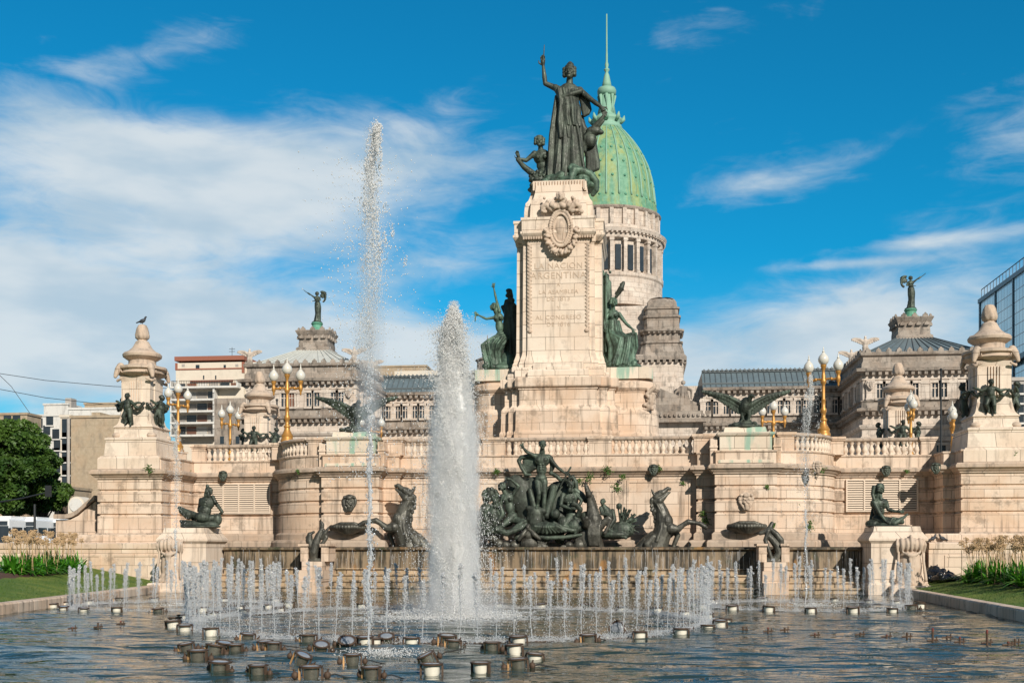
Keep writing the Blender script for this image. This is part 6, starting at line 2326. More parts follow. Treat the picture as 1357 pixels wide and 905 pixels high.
for (wx, wy, w, h_) in ((262, 486, 5, 5), (298, 486, 3, 5), (270, 500, 1.6, 5), (286, 500, 1.6, 5), (243, 484, 4, 3), (314, 484, 4, 3)):
    p = A(wx, wy); k = mpp(wx, Yb)
    m_ = MB(O); m_.box(p.x - w * k / 2, p.x + w * k / 2, Yb - 0.08, Yb + 0.1, p.z - h_ * k / 2, p.z + h_ * k / 2)
    f = m_.build('window', M['dark_glass'] if w != 4 else M['concrete'], root)
k = mpp(280, Yb)
rows_ = [(511, 518), (522, 534), (537, 549), (552, 564), (567, 580)]
for r_, (ya, yb_) in enumerate(rows_):
    xr = x1 - (0.5 if r_ == 0 else 5.0)
    m_ = MB(O)
    z0, z1 = A(0, yb_).z, A(0, ya).z
    m_.box(x0 - 0.3, xr, Yb - 2.0, Yb - 0.02, z0 - 0.35, z0)
    m_.box(x0 - 0.3, x0, Yb - 1.9, Yb - 0.02, z0, z1); m_.box(xr - 0.3, xr, Yb - 1.9, Yb - 0.02, z0, z1)
    m_.build('balcony_slab', M['plaster_white'], root)
    m_ = MB(O)
    n = 40
    for i in range(n):
        x = x0 + (xr - x0) * i / n
        m_.box(x, x + 0.06, Yb - 1.96, Yb - 1.9, z0, z0 + 1.0)
    m_.box(x0, xr, Yb - 1.97, Yb - 1.9, z0 + 1.0, z0 + 1.08)
    m_.build('railing', M['black'], root)
    n = 6 if r_ == 0 else 4
    for i in range(n):
        x = x0 + 1.0 + (xr - x0 - 2) * i / (n - 1)
        m_ = MB(O); m_.box(x - 0.9, x + 0.9, Yb - 0.09, Yb + 0.05, z0 + 0.02, z1 - 0.25)
        m_.build('balcony_door', [M['dark_glass'], M['shutter'], M['plaster_white'], M['concrete']][(i + r_) % 4], root)
m_ = MB(O); m_.tube([(x0 + 9.5, Yb + 4, zt), (x0 + 9.5, Yb + 4, zt + 2.6)], 0.05, 5); m_.tube([(x0 + 8.9, Yb + 4, zt + 2.3), (x0 + 10.1, Yb + 4, zt + 2.3)], 0.04, 4)
m_.tube([(x0 + 8.9, Yb + 4, zt + 1.8), (x0 + 10.1, Yb + 4, zt + 1.8)], 0.04, 4)
m_.build('antenna', M['black'], root)
m_ = MB(O); m_.lathe(x0 + 7.4, Yb + 4, [(1.8, zt + 0.4), (1.5, zt + 0.7), (0.2, zt + 0.9)], 16); m_.build('roof_tank', M['plaster_cream'], root)

# old grey block below, between apartment and palace
Yb = 190
p0, p1 = at(284, 528, Yb), at(332, 528, Yb)
root = empty('old_block', ((p0.x + p1.x) / 2, Yb + 5, 0.9))
tag(root, 'old grey rough-walled block between the apartment tower and the palace', 'building')
m_ = MB(root.location); m_.box(p0.x, p1.x + 2, Yb, Yb + 10, 0.9, p0.z); m_.build('wall', M['congress_dark'], root)
for i in range(3):
    for j in range(2):
        m_ = MB(root.location); x = p0.x + 1.4 + j * 2.8; z_ = 20 - i * 4
        m_.box(x - 0.35, x + 0.35, Yb - 0.05, Yb + 0.1, z_, z_ + 1.3); m_.build('window', M['dark_glass'], root)


def house(name, label, px0, px1, py, Y, mat, wins=(), dpt=14, extra=None, wcol='dark_glass', wsz=(1.2, 1.6)):
    a, b = at(px0, py, Y), at(px1, py, Y)
    root = empty(name, ((a.x + b.x) / 2, Y + dpt / 2, 0.9))
    tag(root, label, 'building')
    O = root.location
    m_ = MB(O); m_.box(a.x, b.x, Y, Y + dpt, 0.9, a.z)
    m_.build('wall', M[mat], root)
    m_ = MB(O); m_.box(a.x - 0.15, b.x + 0.15, Y - 0.15, Y + dpt, a.z, a.z + 0.35); m_.build('parapet', M[mat], root)
    for wx, wy in wins:
        p = at(wx, wy, Y)
        m_ = MB(O); m_.box(p.x - wsz[0] / 2, p.x + wsz[0] / 2, Y - 0.06, Y + 0.1, p.z - wsz[1] / 2, p.z + wsz[1] / 2)
        w_ = m_.build('window', M[wcol], root)
        m_ = MB(O); m_.box(p.x - wsz[0] / 2 - 0.15, p.x + wsz[0] / 2 + 0.15, Y - 0.2, Y + 0.1, p.z - wsz[1] / 2 - 0.2, p.z - wsz[1] / 2 - 0.003)
        m_.build('sill', M['plaster_white'], w_)
    return root, O


r_, O_ = house('party_wall_building', 'blank beige party wall building behind the far left column', 94, 165, 554, 150, 'plaster_beige', (), 8)
m_ = MB(O_)
a, b = at(120, 546, 150), at(131, 546, 150)
m_.box(a.x, b.x, 150.3, 154, at(94, 554, 150).z + 0.3, a.z); m_.build('chimney_block', M['plaster_beige'], r_)
m_ = MB(O_); a = at(92, 554, 149.5); m_.tube([(a.x - 0.3, 149.8, 0.9), (a.x - 0.3, 149.8, a.z)], 0.22, 8); m_.build('drain_pipe', M['concrete'], r_)
r_, O_ = house('narrow_townhouse', 'narrow white townhouse with tall windows left of the beige party wall', 80, 93.3, 553, 152, 'plaster_cream', [(88, 567), (88, 585), (88, 600), (88, 617), (88, 635)], 5, None, 'dark_glass', (1.3, 2.6))
house('white_flat_roof_building', 'white flat roofed building above the beige party wall', 91, 170, 543, 185, 'plaster_white', (), 12)
house('low_rooftop_block', 'small grey rooftop block just left of the far left column', 112, 168, 536, 215, 'plaster_beige', (), 8)
r_, O_ = house('white_tower_house', 'white cubic house top with brick chimney above the tree', 58, 90, 537, 200, 'plaster_white', (), 5)
m_ = MB(O_); a = at(81, 526, 199); b = at(89, 526, 199); m_.box(a.x, b.x, 200.5, 202.5, a.z - 3, a.z); m_.build('chimney', M['concrete'], r_)
house('white_terraced_flats', 'white flats with small windows and green awnings behind the tree', 36, 82, 552, 175, 'plaster_white', [(42, 561), (52, 561), (66, 557), (74, 575), (74, 600), (62, 570), (76, 590), (76, 620)], 5)
house('beige_corner_building', 'low beige building behind the tree at the left edge', -60, 36, 551, 160, 'plaster_beige', [(10, 556), (22, 556)], 4)
house('ochre_shop', 'low ochre building between the tree and the beige party wall', 72, 92, 648, 140, 'plaster_beige', [], 6)
house('far_grey_roofline', 'distant grey house peeking out left of the palace roof', 495, 565, 487, 230, 'plaster_beige', [], 20)
# distant thin spire left of the monument
p = at(646, 480, 230)
root = empty('distant_spire', (p.x, 230, 0.9))
tag(root, 'thin dark distant spire seen just left of the monument podium', 'spire')
m_ = MB(root.location)
m_.lathe(p.x, 230, [(2.2, 0.9), (2.2, at(0, 492, 230).z), (2.6, at(0, 490, 230).z), (1.2, at(0, 486, 230).z), (0.5, at(0, 478, 230).z), (0.7, at(0, 477, 230).z), (0.2, at(0, 472, 230).z), (0.05, at(0, 458, 230).z)], 10)
m_.build('spire', M['congress_dark'], root)
# white round-topped sign behind stairs
p = at(101, 665, 70)
root = empty('round_kiosk', (p.x, 70, 0.9))
tag(root, 'white round-topped kiosk behind the sloping stair parapet', 'kiosk')
m_ = MB(root.location)
r0 = 11.5 * mpp(101, 70)
zc = at(101, 669, 70).z
m_.front([(p.x - r0, 0.9), (p.x + r0, 0.9)] + [(p.x + r0 * cos(R(a)), zc + r0 * sin(R(a))) for a in range(0, 181, 12)], 70, 71.2)
m_.build('body', M['plaster_cream'], root)
m_ = MB(root.location)
m_.front([(p.x + r0 * .78 * cos(R(a)), zc + r0 * .78 * sin(R(a))) for a in range(0, 360, 20)], 69.93, 70.05)
m_.build('face', M['plaster_white'], root)

# ------------------------------------------------------------------ glass tower on the right
xa = ratio(1298) * 205
y_far, y_near = 205.0, 60.0 / 1.0
y_near = 150.0
ztw = 44.4
root = empty('glass_tower', (xa + 12, 178, 0.9))
tag(root, 'blue glass curtain wall tower at the right edge', 'tower')
O = root.location
m_ = MB(O); m_.box(xa, xa + 40, y_near, y_far, 32.0, ztw); m_.box(xa + 1.0, xa + 39, y_near + 1, y_far - 1, 0.9, 32.0)
m_.build('curtain_wall', M['tower'], root)
m_ = MB(O)
m_.box(xa - 0.25, xa + 40.2, y_near - 0.2, y_far + 0.2, ztw, ztw + 0.7)
for y in (y_far - 0.3, y_far - 9, y_far - 18, y_far - 30, y_near + 1):
    m_.box(xa - 0.15, xa + 0.2, y - 0.25, y + 0.25, 0.9, ztw)
m_.box(xa - 0.2, xa + 0.2, y_near, y_far, 31.2, 32.0)
m_.build('frame', M['mullion'], root)
m_ = MB(O)
for i in range(34):
    y = y_near + (y_far - y_near) * i / 33
    m_.box(xa + 0.3, xa + 0.38, y - 0.04, y + 0.04, ztw + 1.1, ztw + 2.4)
m_.box(xa + 0.28, xa + 0.4, y_near, y_far, ztw + 2.35, ztw + 2.45)
m_.build('roof_railing', M['black'], root)
house('dark_street_block', 'darker low glazed block at the foot of the glass tower', 1318, 1420, 505, 120, 'concrete', [(1326 + 9 * i, 515 + 13 * j) for i in range(8) for j in range(7)], 14, None, 'dark_glass', (0.55, 0.9))

# overhead cables
for i, (pts) in enumerate((((-20, 492), (60, 504), (150, 512), (260, 516)), ((-20, 512), (60, 527), (140, 536)), ((-10, 488), (15, 512), (40, 548)))):
    m_ = MB()
    m_.tube([at(x, y, 110) for x, y in pts], 0.03, 5)
    o = m_.build('overhead_cable', M['black'], None)
    tag(o, ['thin upper overhead cable crossing the sky at the left', 'thin lower overhead cable crossing the sky at the left', 'thin slanting overhead cable at the left edge'][i], 'cable')
# flagpole-like thin posts behind the terrace
for px, y0, y1, Y, lb in ((367, 560, 590, 66, 'thin dark pole beside the left bastion lamp'), (1247, 520, 590, 68, 'thin dark pole left of the far right column')):
    a, b = at(px, y0 - 30, Y), at(px, y1, Y)
    m_ = MB((a.x, Y, 5.3)); m_.tube([(a.x, Y, 5.3), (a.x, Y, a.z)], 0.05, 8); m_.sphere((a.x, Y, a.z), 0.09, 8, 6)
    o = m_.build('thin_pole', M['black'], None); tag(o, lb, 'pole')

# ------------------------------------------------------------------ buses, car, traffic pole on the left street
def bus(px, py, Y, rz, label, w=2.6):
    b = at(px, py, Y)
    root = empty('city_bus', (b.x, Y, 1.5), rz)
    tag(root, label, 'bus', 'buses on the street')
    m_ = MB()
    m_.box(-w / 2, w / 2, 0, 9, 0.35, 3.1); m_.cbox(0, 4.5, 3.1, 3.25, w, 9, 0, w - 0.3, 8.8)
    m_.box(-w / 2 + 0.3, w / 2 - 0.3, 0.8, 3.5, 3.25, 3.5)
    m_.build('body', M['white_paint'], root)
    m_ = MB(); m_.box(-w / 2 + 0.10, w / 2 - 0.10, -0.04, 0.02, 0.85, 2.52); m_.build('windscreen', M['dark_glass'], root)
    for i in range(4):
        m_ = MB(); m_.box(-w / 2 - 0.03, -w / 2 + 0.02, 0.5 + i * 2.1, 2.3 + i * 2.1, 1.35, 2.4); m_.build('side_window', M['dark_glass'], root)
    for i in range(4):
        m_ = MB(); m_.box(w / 2 - 0.02, w / 2 + 0.03, 0.5 + i * 2.1, 2.3 + i * 2.1, 1.35, 2.4); m_.build('side_window', M['dark_glass'], root)
    m_ = MB(); m_.box(-w / 2 + 0.2, w / 2 - 0.2, -0.05, 0.02, 2.58, 2.98); m_.build('destination_sign', M['dark_glass'], root)
    m_ = MB(); m_.box(-w / 2 + 0.25, -w / 2 + 1.0, -0.065, 0.0, 2.62, 2.94); m_.build('route_panel', M['blue_led'], root)
    for q in (-1, 1):
        m_ = MB(); m_.sphere((q * (w / 2 - 0.35), 0.0, 0.75), (0.16, 0.06, 0.12), 12, 8); m_.build('headlight', M['lamp_white'], root)
        m_ = MB(); m_.box(q * (w / 2 + 0.12) - 0.1, q * (w / 2 + 0.12) + 0.1, -0.2, -0.1, 1.9, 2.3); m_.build('mirror', M['black'], root)
        for y in (1.8, 6.8):
            m_ = MB()
            x = q * (w / 2 - 0.16)
            m_.tube([(x - 0.14, y, 0.48), (x + 0.15, y, 0.48)], 0.48, 18); m_.build('wheel', M['rubber'], root)
    m_ = MB(); m_.box(-w / 2 + 0.05, w / 2 - 0.05, -0.08, 0.1, 0.3, 0.55); m_.build('bumper', M['black'], root)
    return root


bus(31, 715, 108, 0.05, 'white city bus with blue route panel facing the viewer at the left')
bus(62, 715, 112, -0.1, 'white city bus beside the one with the blue route panel, right of it')
bus(-4, 715, 105, 0.0, 'city bus cut by the left edge of the photo')
b = at(40, 712, 98)
root = empty('parked_car', (b.x, 98, 1.5), R(75))
tag(root, 'white hatchback car in front of the city buses', 'car')
m_ = MB()
m_.side([(-2.0, 0.3), (2.0, 0.3), (2.05, 0.6), (1.9, 0.85), (1.0, 0.95), (0.4, 1.42), (-1.1, 1.45), (-1.8, 0.98), (-2.0, 0.9)], -0.85, 0.85)
m_.build('body', M['white_paint'], root)
for q in (-1, 1):
    m_ = MB(); m_.side([(0.85, 0.97), (0.38, 1.35), (-1.05, 1.38), (-1.6, 1.0)], q * 0.845 - 0.02, q * 0.845 + 0.02); m_.build('side_window', M['dark_glass'], root)
    for y in (-1.25, 1.3):
        m_ = MB(); m_.tube([(q * 0.78 - 0.1, y, 0.32), (q * 0.78 + 0.1, y, 0.32)], 0.32, 16); m_.build('wheel', M['rubber'], root)
b = at(46, 720, 80)
root = empty('traffic_light', (b.x, 80, 0.9))
tag(root, 'dark traffic light mast with a long arm in front of the tree', 'traffic light')
zt = at(46, 668, 80).z
m_ = MB(root.location); m_.tube([(b.x, 80, 0.9), (b.x, 80, zt)], 0.09, 8); m_.build('mast', M['black'], root)
a = at(-30, 670, 80); c = at(64, 652, 80)
m_ = MB(root.location); m_.tube([a, at(30, 660, 80), c], 0.06, 8); m_.build('arm', M['black'], root)
m_ = MB(root.location); m_.box(c.x - 0.18, c.x + 0.18, 79.85, 80.15, c.z - 0.35, c.z + 0.5); m_.build('signal_head', M['black'], root)
m_ = MB(root.location)
for i in range(50):
    x = at(0, 0, 80).x * 1.05 + i * 0.35
    m_.box(x, x + 0.04, 79.98, 80.02, 0.9, 2.0)
o = m_.build('street_railing', M['black'], None, loc=None)
tag(o, 'low dark railing along the street behind the left lawn', 'railing')


# ------------------------------------------------------------------ trees
def tree(name, px, py, Y, rx, rz, ntri, label, seed, h0=0.9, mat='tree_leaf', leaf=0.23):
    r = np.random.default_rng(seed)
    b = at(px, py, Y)
    root = empty(name, (b.x, Y, h0))
    tag(root, label, 'tree', 'trees on the left')
    zc = b.z - h0
    rr = random.Random(seed)
    m_ = MB()
    m_.tube([(0, 0, 0), (0.1, 0, zc * 0.3), (0, 0.1, zc * 0.7), (0, 0, zc)], [0.26, 0.2, 0.16, 0.08], 10)
    cl = []
    for i in range(70):
        a = rr.uniform(0, 2 * pi); e = rr.uniform(-1.0, 1.35)
        q = rr.uniform(0.55, 0.95)
        c = Vector((rx * q * cos(a) * cos(e), rx * 0.9 * q * sin(a) * cos(e), zc + rz * q * sin(e)))
        cl.append((c, rr.uniform(0.17, 0.30) * rx))
        if i % 3 == 0:
            m_.tube([(0, 0, zc * 0.45), (c.x * 0.5, c.y * 0.5, zc * 0.5 + c.z * 0.25), tuple(c)], [0.16, 0.09, 0.03], 6)
    m_.build('trunk', M['bark'], root, True)
    pts = []
    per = ntri // len(cl)
    for c, rad in cl:
        d = r.normal(size=(per, 3)); d /= np.linalg.norm(d, axis=1)[:, None]
        q = rad * (0.75 + 0.3 * r.random((per, 1)))
        P = np.array(c) + d * q * [1.1, 1.1, 0.7]
        pts.append(P)
    P = np.concatenate(pts)
    n = len(P)
    u = r.normal(size=(n, 3)); u /= np.linalg.norm(u, axis=1)[:, None]
    v = r.normal(size=(n, 3)); v -= u * (u * v).sum(1)[:, None]; v /= np.linalg.norm(v, axis=1)[:, None]
    s_ = leaf * (0.6 + 0.8 * r.random((n, 1)))
    V = np.stack([P - u * s_, P + v * s_ * .5, P + u * s_, P - v * s_ * .5], 1).reshape(-1, 3)
    T = np.arange(n * 4).reshape(n, 4)
    np_mesh('crown', V, T, M[mat], root)


tree('street_tree', 8, 625, 125, 6.2, 5.6, 60000, 'big round dense green tree at the left edge behind the buses', 3, leaf=0.25)
tree('street_tree', 56, 655, 132, 2.8, 3.0, 16000, 'smaller green tree right of the big round tree', 5, leaf=0.25)
tree('street_tree', -66, 628, 122, 6.6, 6.0, 24000, 'green tree at the extreme left edge touching the big round tree', 6, leaf=0.28)
tree('street_tree', 83, 651, 137, 1.3, 1.0, 3000, 'small dark bush by the ochre building', 9, leaf=0.2)
# ------------------------------------------------------------------ jets, lamps in the pool
OCT = np.array([[1, 0, 0], [-1, 0, 0], [0, 1, 0], [0, -1, 0], [0, 0, 1], [0, 0, -1]], dtype=float)
OCF = np.array([[0, 2, 4], [2, 1, 4], [1, 3, 4], [3, 0, 4], [2, 0, 5], [1, 2, 5], [3, 1, 5], [0, 3, 5]])


def drops(P, S, stretch=1.0):
    """octahedral droplets: P (n,3), S (n,)"""
    n = len(P)
    sc = np.stack([S, S, S * stretch], 1) if np.ndim(stretch) == 0 else np.stack([S, S, S * stretch], 1)
    V = P[:, None, :] + OCT[None] * sc[:, None, :] * (0.7 + 0.6 * nrg.random((n, 6, 1)))
    T = OCF[None] + (np.arange(n) * 6)[:, None, None]
    return V.reshape(-1, 3), T.reshape(-1, 3)


def merge(parts):
    Vs, Ts, b = [], [], 0
    for V, T in parts:
        Vs.append(V); Ts.append(T + b); b += len(V)
    return np.concatenate(Vs), np.concatenate(Ts)


def strand(h, r0, r1, n=40, seg=6, wob=0.01):
    """wobbly rope of water"""
    z = np.linspace(0, h, n)
    cx = wob * np.sin(z * 7 + nrg.random() * 6) + nrg.normal(0, wob / 5, n); cy = wob * np.sin(z * 5 + nrg.random() * 6) + nrg.normal(0, wob / 5, n)
    rr = (r0 + (r1 - r0) * (z / h)) * (0.6 + 0.8 * nrg.random(n))
    a = np.arange(seg) * 2 * pi / seg
    V = np.stack([cx[:, None] + rr[:, None] * np.cos(a), cy[:, None] + rr[:, None] * np.sin(a), z[:, None] + 0 * a], 2).reshape(-1, 3)
    T = []
    for i in range(n - 1):
        for k in range(seg):
            k2 = (k + 1) % seg
            T.append((i * seg + k, i * seg + k2, (i + 1) * seg + k2)); T.append((i * seg + k, (i + 1) * seg + k2, (i + 1) * seg + k))
    return V, np.array(T)


def small_jet_mesh(h):
    parts = [strand(h * 0.95, 0.008, 0.015, 50, 6, 0.010)]
    # rising clump widening to the tip
    n = 430
    t = nrg.random(n) ** 0.5
    z = h * (0.35 + 0.65 * t)
    w = 0.011 + 0.030 * np.sin(np.clip(t, 0, 1) * pi * 0.80) ** 1.2
    P = np.stack([nrg.normal(0, 1, n) * w * 0.6, nrg.normal(0, 1, n) * w * 0.6, z + nrg.normal(0, .02, n)], 1)
    parts.append(drops(P, 0.004 + 0.010 * nrg.random(n) ** 2, 2.0))
    # falling drops around it
    n = 300
    z = h * nrg.random(n)
    rad = 0.03 + 0.15 * (1 - z / h) * nrg.random(n)
    a = nrg.random(n) * 6.28
    P = np.stack([rad * np.cos(a), rad * np.sin(a), z], 1)
    parts.append(drops(P, 0.004 + 0.006 * nrg.random(n), 2.2))
    # lobes at the tip
    for i in range(7):
        c = np.array([nrg.normal(0, .03), nrg.normal(0, .03), h * (0.84 + 0.16 * nrg.random())])
        n = 26
        parts.append(drops(c + nrg.normal(0, .014, (n, 3)), 0.006 + 0.010 * nrg.random(n), 1.3))
    # splash ring
    n = 260
    a = nrg.random(n) * 6.28; rad = 0.04 + 0.36 * nrg.random(n) ** 1.4
    P = np.stack([rad * np.cos(a), rad * np.sin(a), 0.01 + 0.09 * nrg.random(n) ** 2], 1)
    parts.append(drops(P, 0.005 + 0.009 * nrg.random(n), 1.0))
    n = 70
    a = nrg.random(n) * 6.28; rad = 0.05 + 0.42 * nrg.random(n)
    P = np.stack([rad * np.cos(a), rad * np.sin(a), np.full(n, 0.008)], 1)
    parts.append(drops(P, 0.010 + 0.028 * nrg.random(n) ** 2, 0.22))
    V, T = merge(parts)
    me_o = np_mesh('jet', V, T, M['jet'], smooth=False)
    me = me_o.data
    bpy.data.objects.remove(me_o)
    return me


jet_meshes = [small_jet_mesh(1.25 + 0.05 * i) for i in range(5)]


def place_jet(x, y, label, group, scale=1.0):
    o = bpy.data.objects.new('water_jet', rng.choice(jet_meshes))
    COL.objects.link(o)
    o.location = (x, y, 0.0)
    o.rotation_euler = (nrg.normal(0, .03), nrg.normal(0, .03), rng.uniform(0, 6.28))
    o.scale = (0.85, 0.85, scale * rng.choice((rng.uniform(0.9, 1.06), rng.uniform(0.78, 1.0))))
    tag(o, label, 'water jet', group)
    return o


# pool spotlights
def make_spot(kind):
    root = empty('pool_spotlight', (0, 0, 0))
    m_ = MB()
    m_.lathe(0, 0, [(0.10, -0.1), (0.115, 0.0), (0.13, 0.03), (0.135, 0.15), (0.14, 0.16)], 20)
    o = m_.build('can', M['lamp_white'] if kind else M['steel'], root); auto_smooth(o, 40)
    m_ = MB()
    m_.lathe(0, 0, [(0.14, 0.155), (0.185, 0.165), (0.19, 0.19), (0.165, 0.195), (0.155, 0.185)], 20)
    o = m_.build('rim', M['rusty'], root); auto_smooth(o, 40)
    m_ = MB(); m_.lathe(0, 0, [(0.15, 0.184), (0.10, 0.192), (0.01, 0.195)], 18); m_.build('lens', M['lens'], root, True)
    for s in (-1, 1):
        m_ = MB(); m_.box(s * 0.175 - 0.016, s * 0.175 + 0.016, -0.03, 0.03, -0.1, 0.155); m_.build('bracket', M['rusty'] if s > 0 or kind else M['brass'], root)
        if kind == 0:
            m_ = MB(); m_.sphere((s * 0.25, 0.02, 0.04), (0.055, 0.05, 0.065), 12, 8); m_.tube([(s * 0.25, 0.02, 0.08), (s * 0.27, 0.0, 0.14)], 0.014, 6); m_.build('knob', M['rusty'], root)
    if kind == 0:
        m_ = MB(); m_.tube([(0.24, 0.03, 0.03), (0.36, 0.1, 0.05), (0.50, 0.16, 0.0), (0.72, 0.12, -0.04)], 0.012, 6); m_.build('cable', M['rubber'], root)
    return root


spots = [make_spot(0), make_spot(1)]
used = [False, False]


def place_spot(x, y, kind, label, group, tilt=(0, 0), sc_=1.0, z=0.0):
    if not used[kind]:
        s = spots[kind]; used[kind] = True
    else:
        s = copy_tree(spots[kind])
    s.location = (x, y, z)
    s.rotation_euler = (R(tilt[0]), R(tilt[1]), rng.uniform(-0.5, 0.5))
    s.scale = (sc_,) * 3
    tag(s, label, 'lamp', group)
    return s


def ring(cx, cy, r, njet, nspot, nm, a0, a1):
    """full ring of jets and lamps; labels number each side from the left"""
    js = []
    for i in range(njet):
        a = R(a0 + (a1 - a0) * (i + 0.5) / njet)
        js.append((cx + r * cos(a), cy + r * sin(a), sin(a) < 0))
    for near in (True, False):
        sel = sorted([j for j in js if j[2] == near])
        for k, (x, y, _) in enumerate(sel):
            place_jet(x, y, '%s short jet from the left on the %s side of the %s ring' % (ORD[k], 'near' if near else 'far', nm), 'jets of the %s ring' % nm)
    ss = []
    for i in range(nspot):
        a = R(a0 + (a1 - a0) * (i + 0.25) / nspot)
        rr = r + (0.28 if i % 5 else 0.42)
        ss.append((cx + rr * cos(a), cy + rr * sin(a), sin(a) < 0))
    for near in (True, False):
        sel = sorted([j for j in ss if j[2] == near])
        for k, (x, y, _) in enumerate(sel):
            place_spot(x, y, 1 if rng.random() < 0.75 else 0, '%s round spotlight from the left on the %s side of the %s ring' % (ORD[k], 'near' if near else 'far', nm),
                       'spotlights of the %s ring' % nm, (rng.uniform(-6, 6), rng.uniform(-6, 6)), rng.uniform(0.82, 1.0), rng.uniform(-0.06, -0.01))
    # feed pipe just below the surface
    m_ = MB()
    m_.tube([(cx + r * cos(R(a0 + (a1 - a0) * i / 72)), cy + r * sin(R(a0 + (a1 - a0) * i / 72)), -0.02) for i in range(73)], 0.03, 6)
    o = m_.build('feed_pipe', M['rusty'], None)
    tag(o, 'dark feed pipe ring under the %s ring of jets' % nm, 'pipe')


cpos = on_water(597, 823)
ring(cpos.x, cpos.y, 6.15, 112, 30, 'central', 0, 360)
rpos = on_water(1066, 803)
ring(rpos.x, rpos.y, 3.05, 44, 18, 'right', 0, 360)
lpos = on_water(233, 803)
ring(lpos.x, lpos.y, 3.05, 44, 18, 'left', 0, 360)

# tilted lamp on the near side, seen face on
p = on_water(822, 838)
place_spot(p.x, p.y - 0.1, 1, 'spotlight tipped over to show its round white face, near side of the central ring', 'spotlights of the central ring', (78, 10), 1.0, 0.06)


# main column -------------------------------------------------------------
def jet_main():
    p = on_water(601, 816)
    root = empty('main_water_column', (p.x, p.y, 0))
    tag(root, 'broad foaming white water column shooting up in the centre of the pool', 'water jet')
    H = 8.0
    parts = []
    n = 95000
    t = nrg.random(n)
    z = H * (0.02 + 0.96 * t)
    # silhouette: narrow foot, wide shoulders, ragged spire on top
    w = np.interp(t, [0, .06, .2, .45, .65, .80, .90, .95, 1.0], [.70, .72, .76, .76, .68, .60, .50, .36, .10])
    lump = 1 + 0.22 * np.sin(z * 5.1 + 1.3) + 0.16 * np.sin(z * 11.3) + 0.1 * np.sin(z * 23.1)
    rad = np.abs(nrg.normal(0, .50, n)) * w * np.where(t > .6, lump, 1)
    a = nrg.random(n) * 2 * pi
    # clumping in angle gives vertical plumes
    a += 0.5 * np.sin(a * 3 + z * 1.7)
    P = np.stack([rad * np.cos(a) - 0.05 * (z / H), rad * np.sin(a), z], 1)
    parts.append(drops(P, 0.0038 + 0.007 * nrg.random(n) ** 2.0, 2.6))
    for i in range(1500):     # clots
        t0 = nrg.random() ** 0.8
        wz = np.interp(t0, [0, .06, .2, .45, .65, .80, .90, .95, 1.0], [.46, .48, .54, .54, .48, .43, .37, .28, .08])
        aa = nrg.random() * 6.28; rr = wz * nrg.random() ** .6
        c = np.array([rr * cos(aa), rr * sin(aa), H * (0.03 + 0.97 * t0)])
        m = 26
        parts.append(drops(c + nrg.normal(0, 1, (m, 3)) * [.04, .04, .08], 0.005 + 0.007 * nrg.random(m) ** 1.5, 2.8))
    for i in range(14):      # core ropes
        V, T = strand(H * nrg.uniform(0.5, 0.88), 0.06, 0.10, 140, 7, 0.05)
        V = V + [nrg.normal(0, .17), nrg.normal(0, .17), 0]
        parts.append((V, T))
    V, T = merge(parts)
    np_mesh('froth', V, T, M['spray'], root)
    m_ = MB()
    m_.lathe(0, 0, [(0.95, 0.0), (0.95, 4.5), (0.85, 6.0), (0.6, 7.2), (0.2, 8.2)], 20)
    m_.build('mist_body', M['mist_main'], root)
    m_ = MB()
    m_.lathe(0, 0, [(1.95, 0.0), (1.95, 0.4), (1.6, 0.8), (1.2, 0.9)], 24)
    m_.build('base_mist', M['mist_ring'], root)
    # mist drifting to both sides and falling drops
    n = 15000
    t = nrg.random(n) ** 1.2
    z = H * t * 0.98
    side = nrg.normal(0.02, 0.55, n) * (0.55 + 0.6 * (1 - t))
    P = np.stack([side, nrg.normal(0, .45, n), z], 1)
    V, T = drops(P, 0.005 + 0.008 * nrg.random(n) ** 2, 1.6)
    np_mesh('mist', V, T, M['spray'], root)
    n = 5200
    a = nrg.random(n) * 6.28; rad = 0.3 + 1.5 * nrg.random(n) ** 1.3
    P = np.stack([rad * np.cos(a), rad * np.sin(a), 0.01 + 0.34 * nrg.random(n) ** 3 * np.exp(-rad + .5)], 1)
    V, T = drops(P, 0.008 + 0.018 * nrg.random(n) ** 2, 0.7)
    np_mesh('splash', V, T, M['spray'], root)
    n = 9000
    a = nrg.random(n) * 6.28; rad = 0.5 + 2.6 * nrg.random(n) ** 1.6
    rad *= 1 + 0.18 * np.sin(a * 5 + 1) + 0.12 * np.sin(a * 9)
    P = np.stack([rad * np.cos(a), rad * np.sin(a), np.full(n, 0.012)], 1)
    V, T = drops(P, 0.012 + 0.045 * nrg.random(n) ** 2.5, 0.2)
    np_mesh('foam', V, T, M['jet'], root)


jet_main()


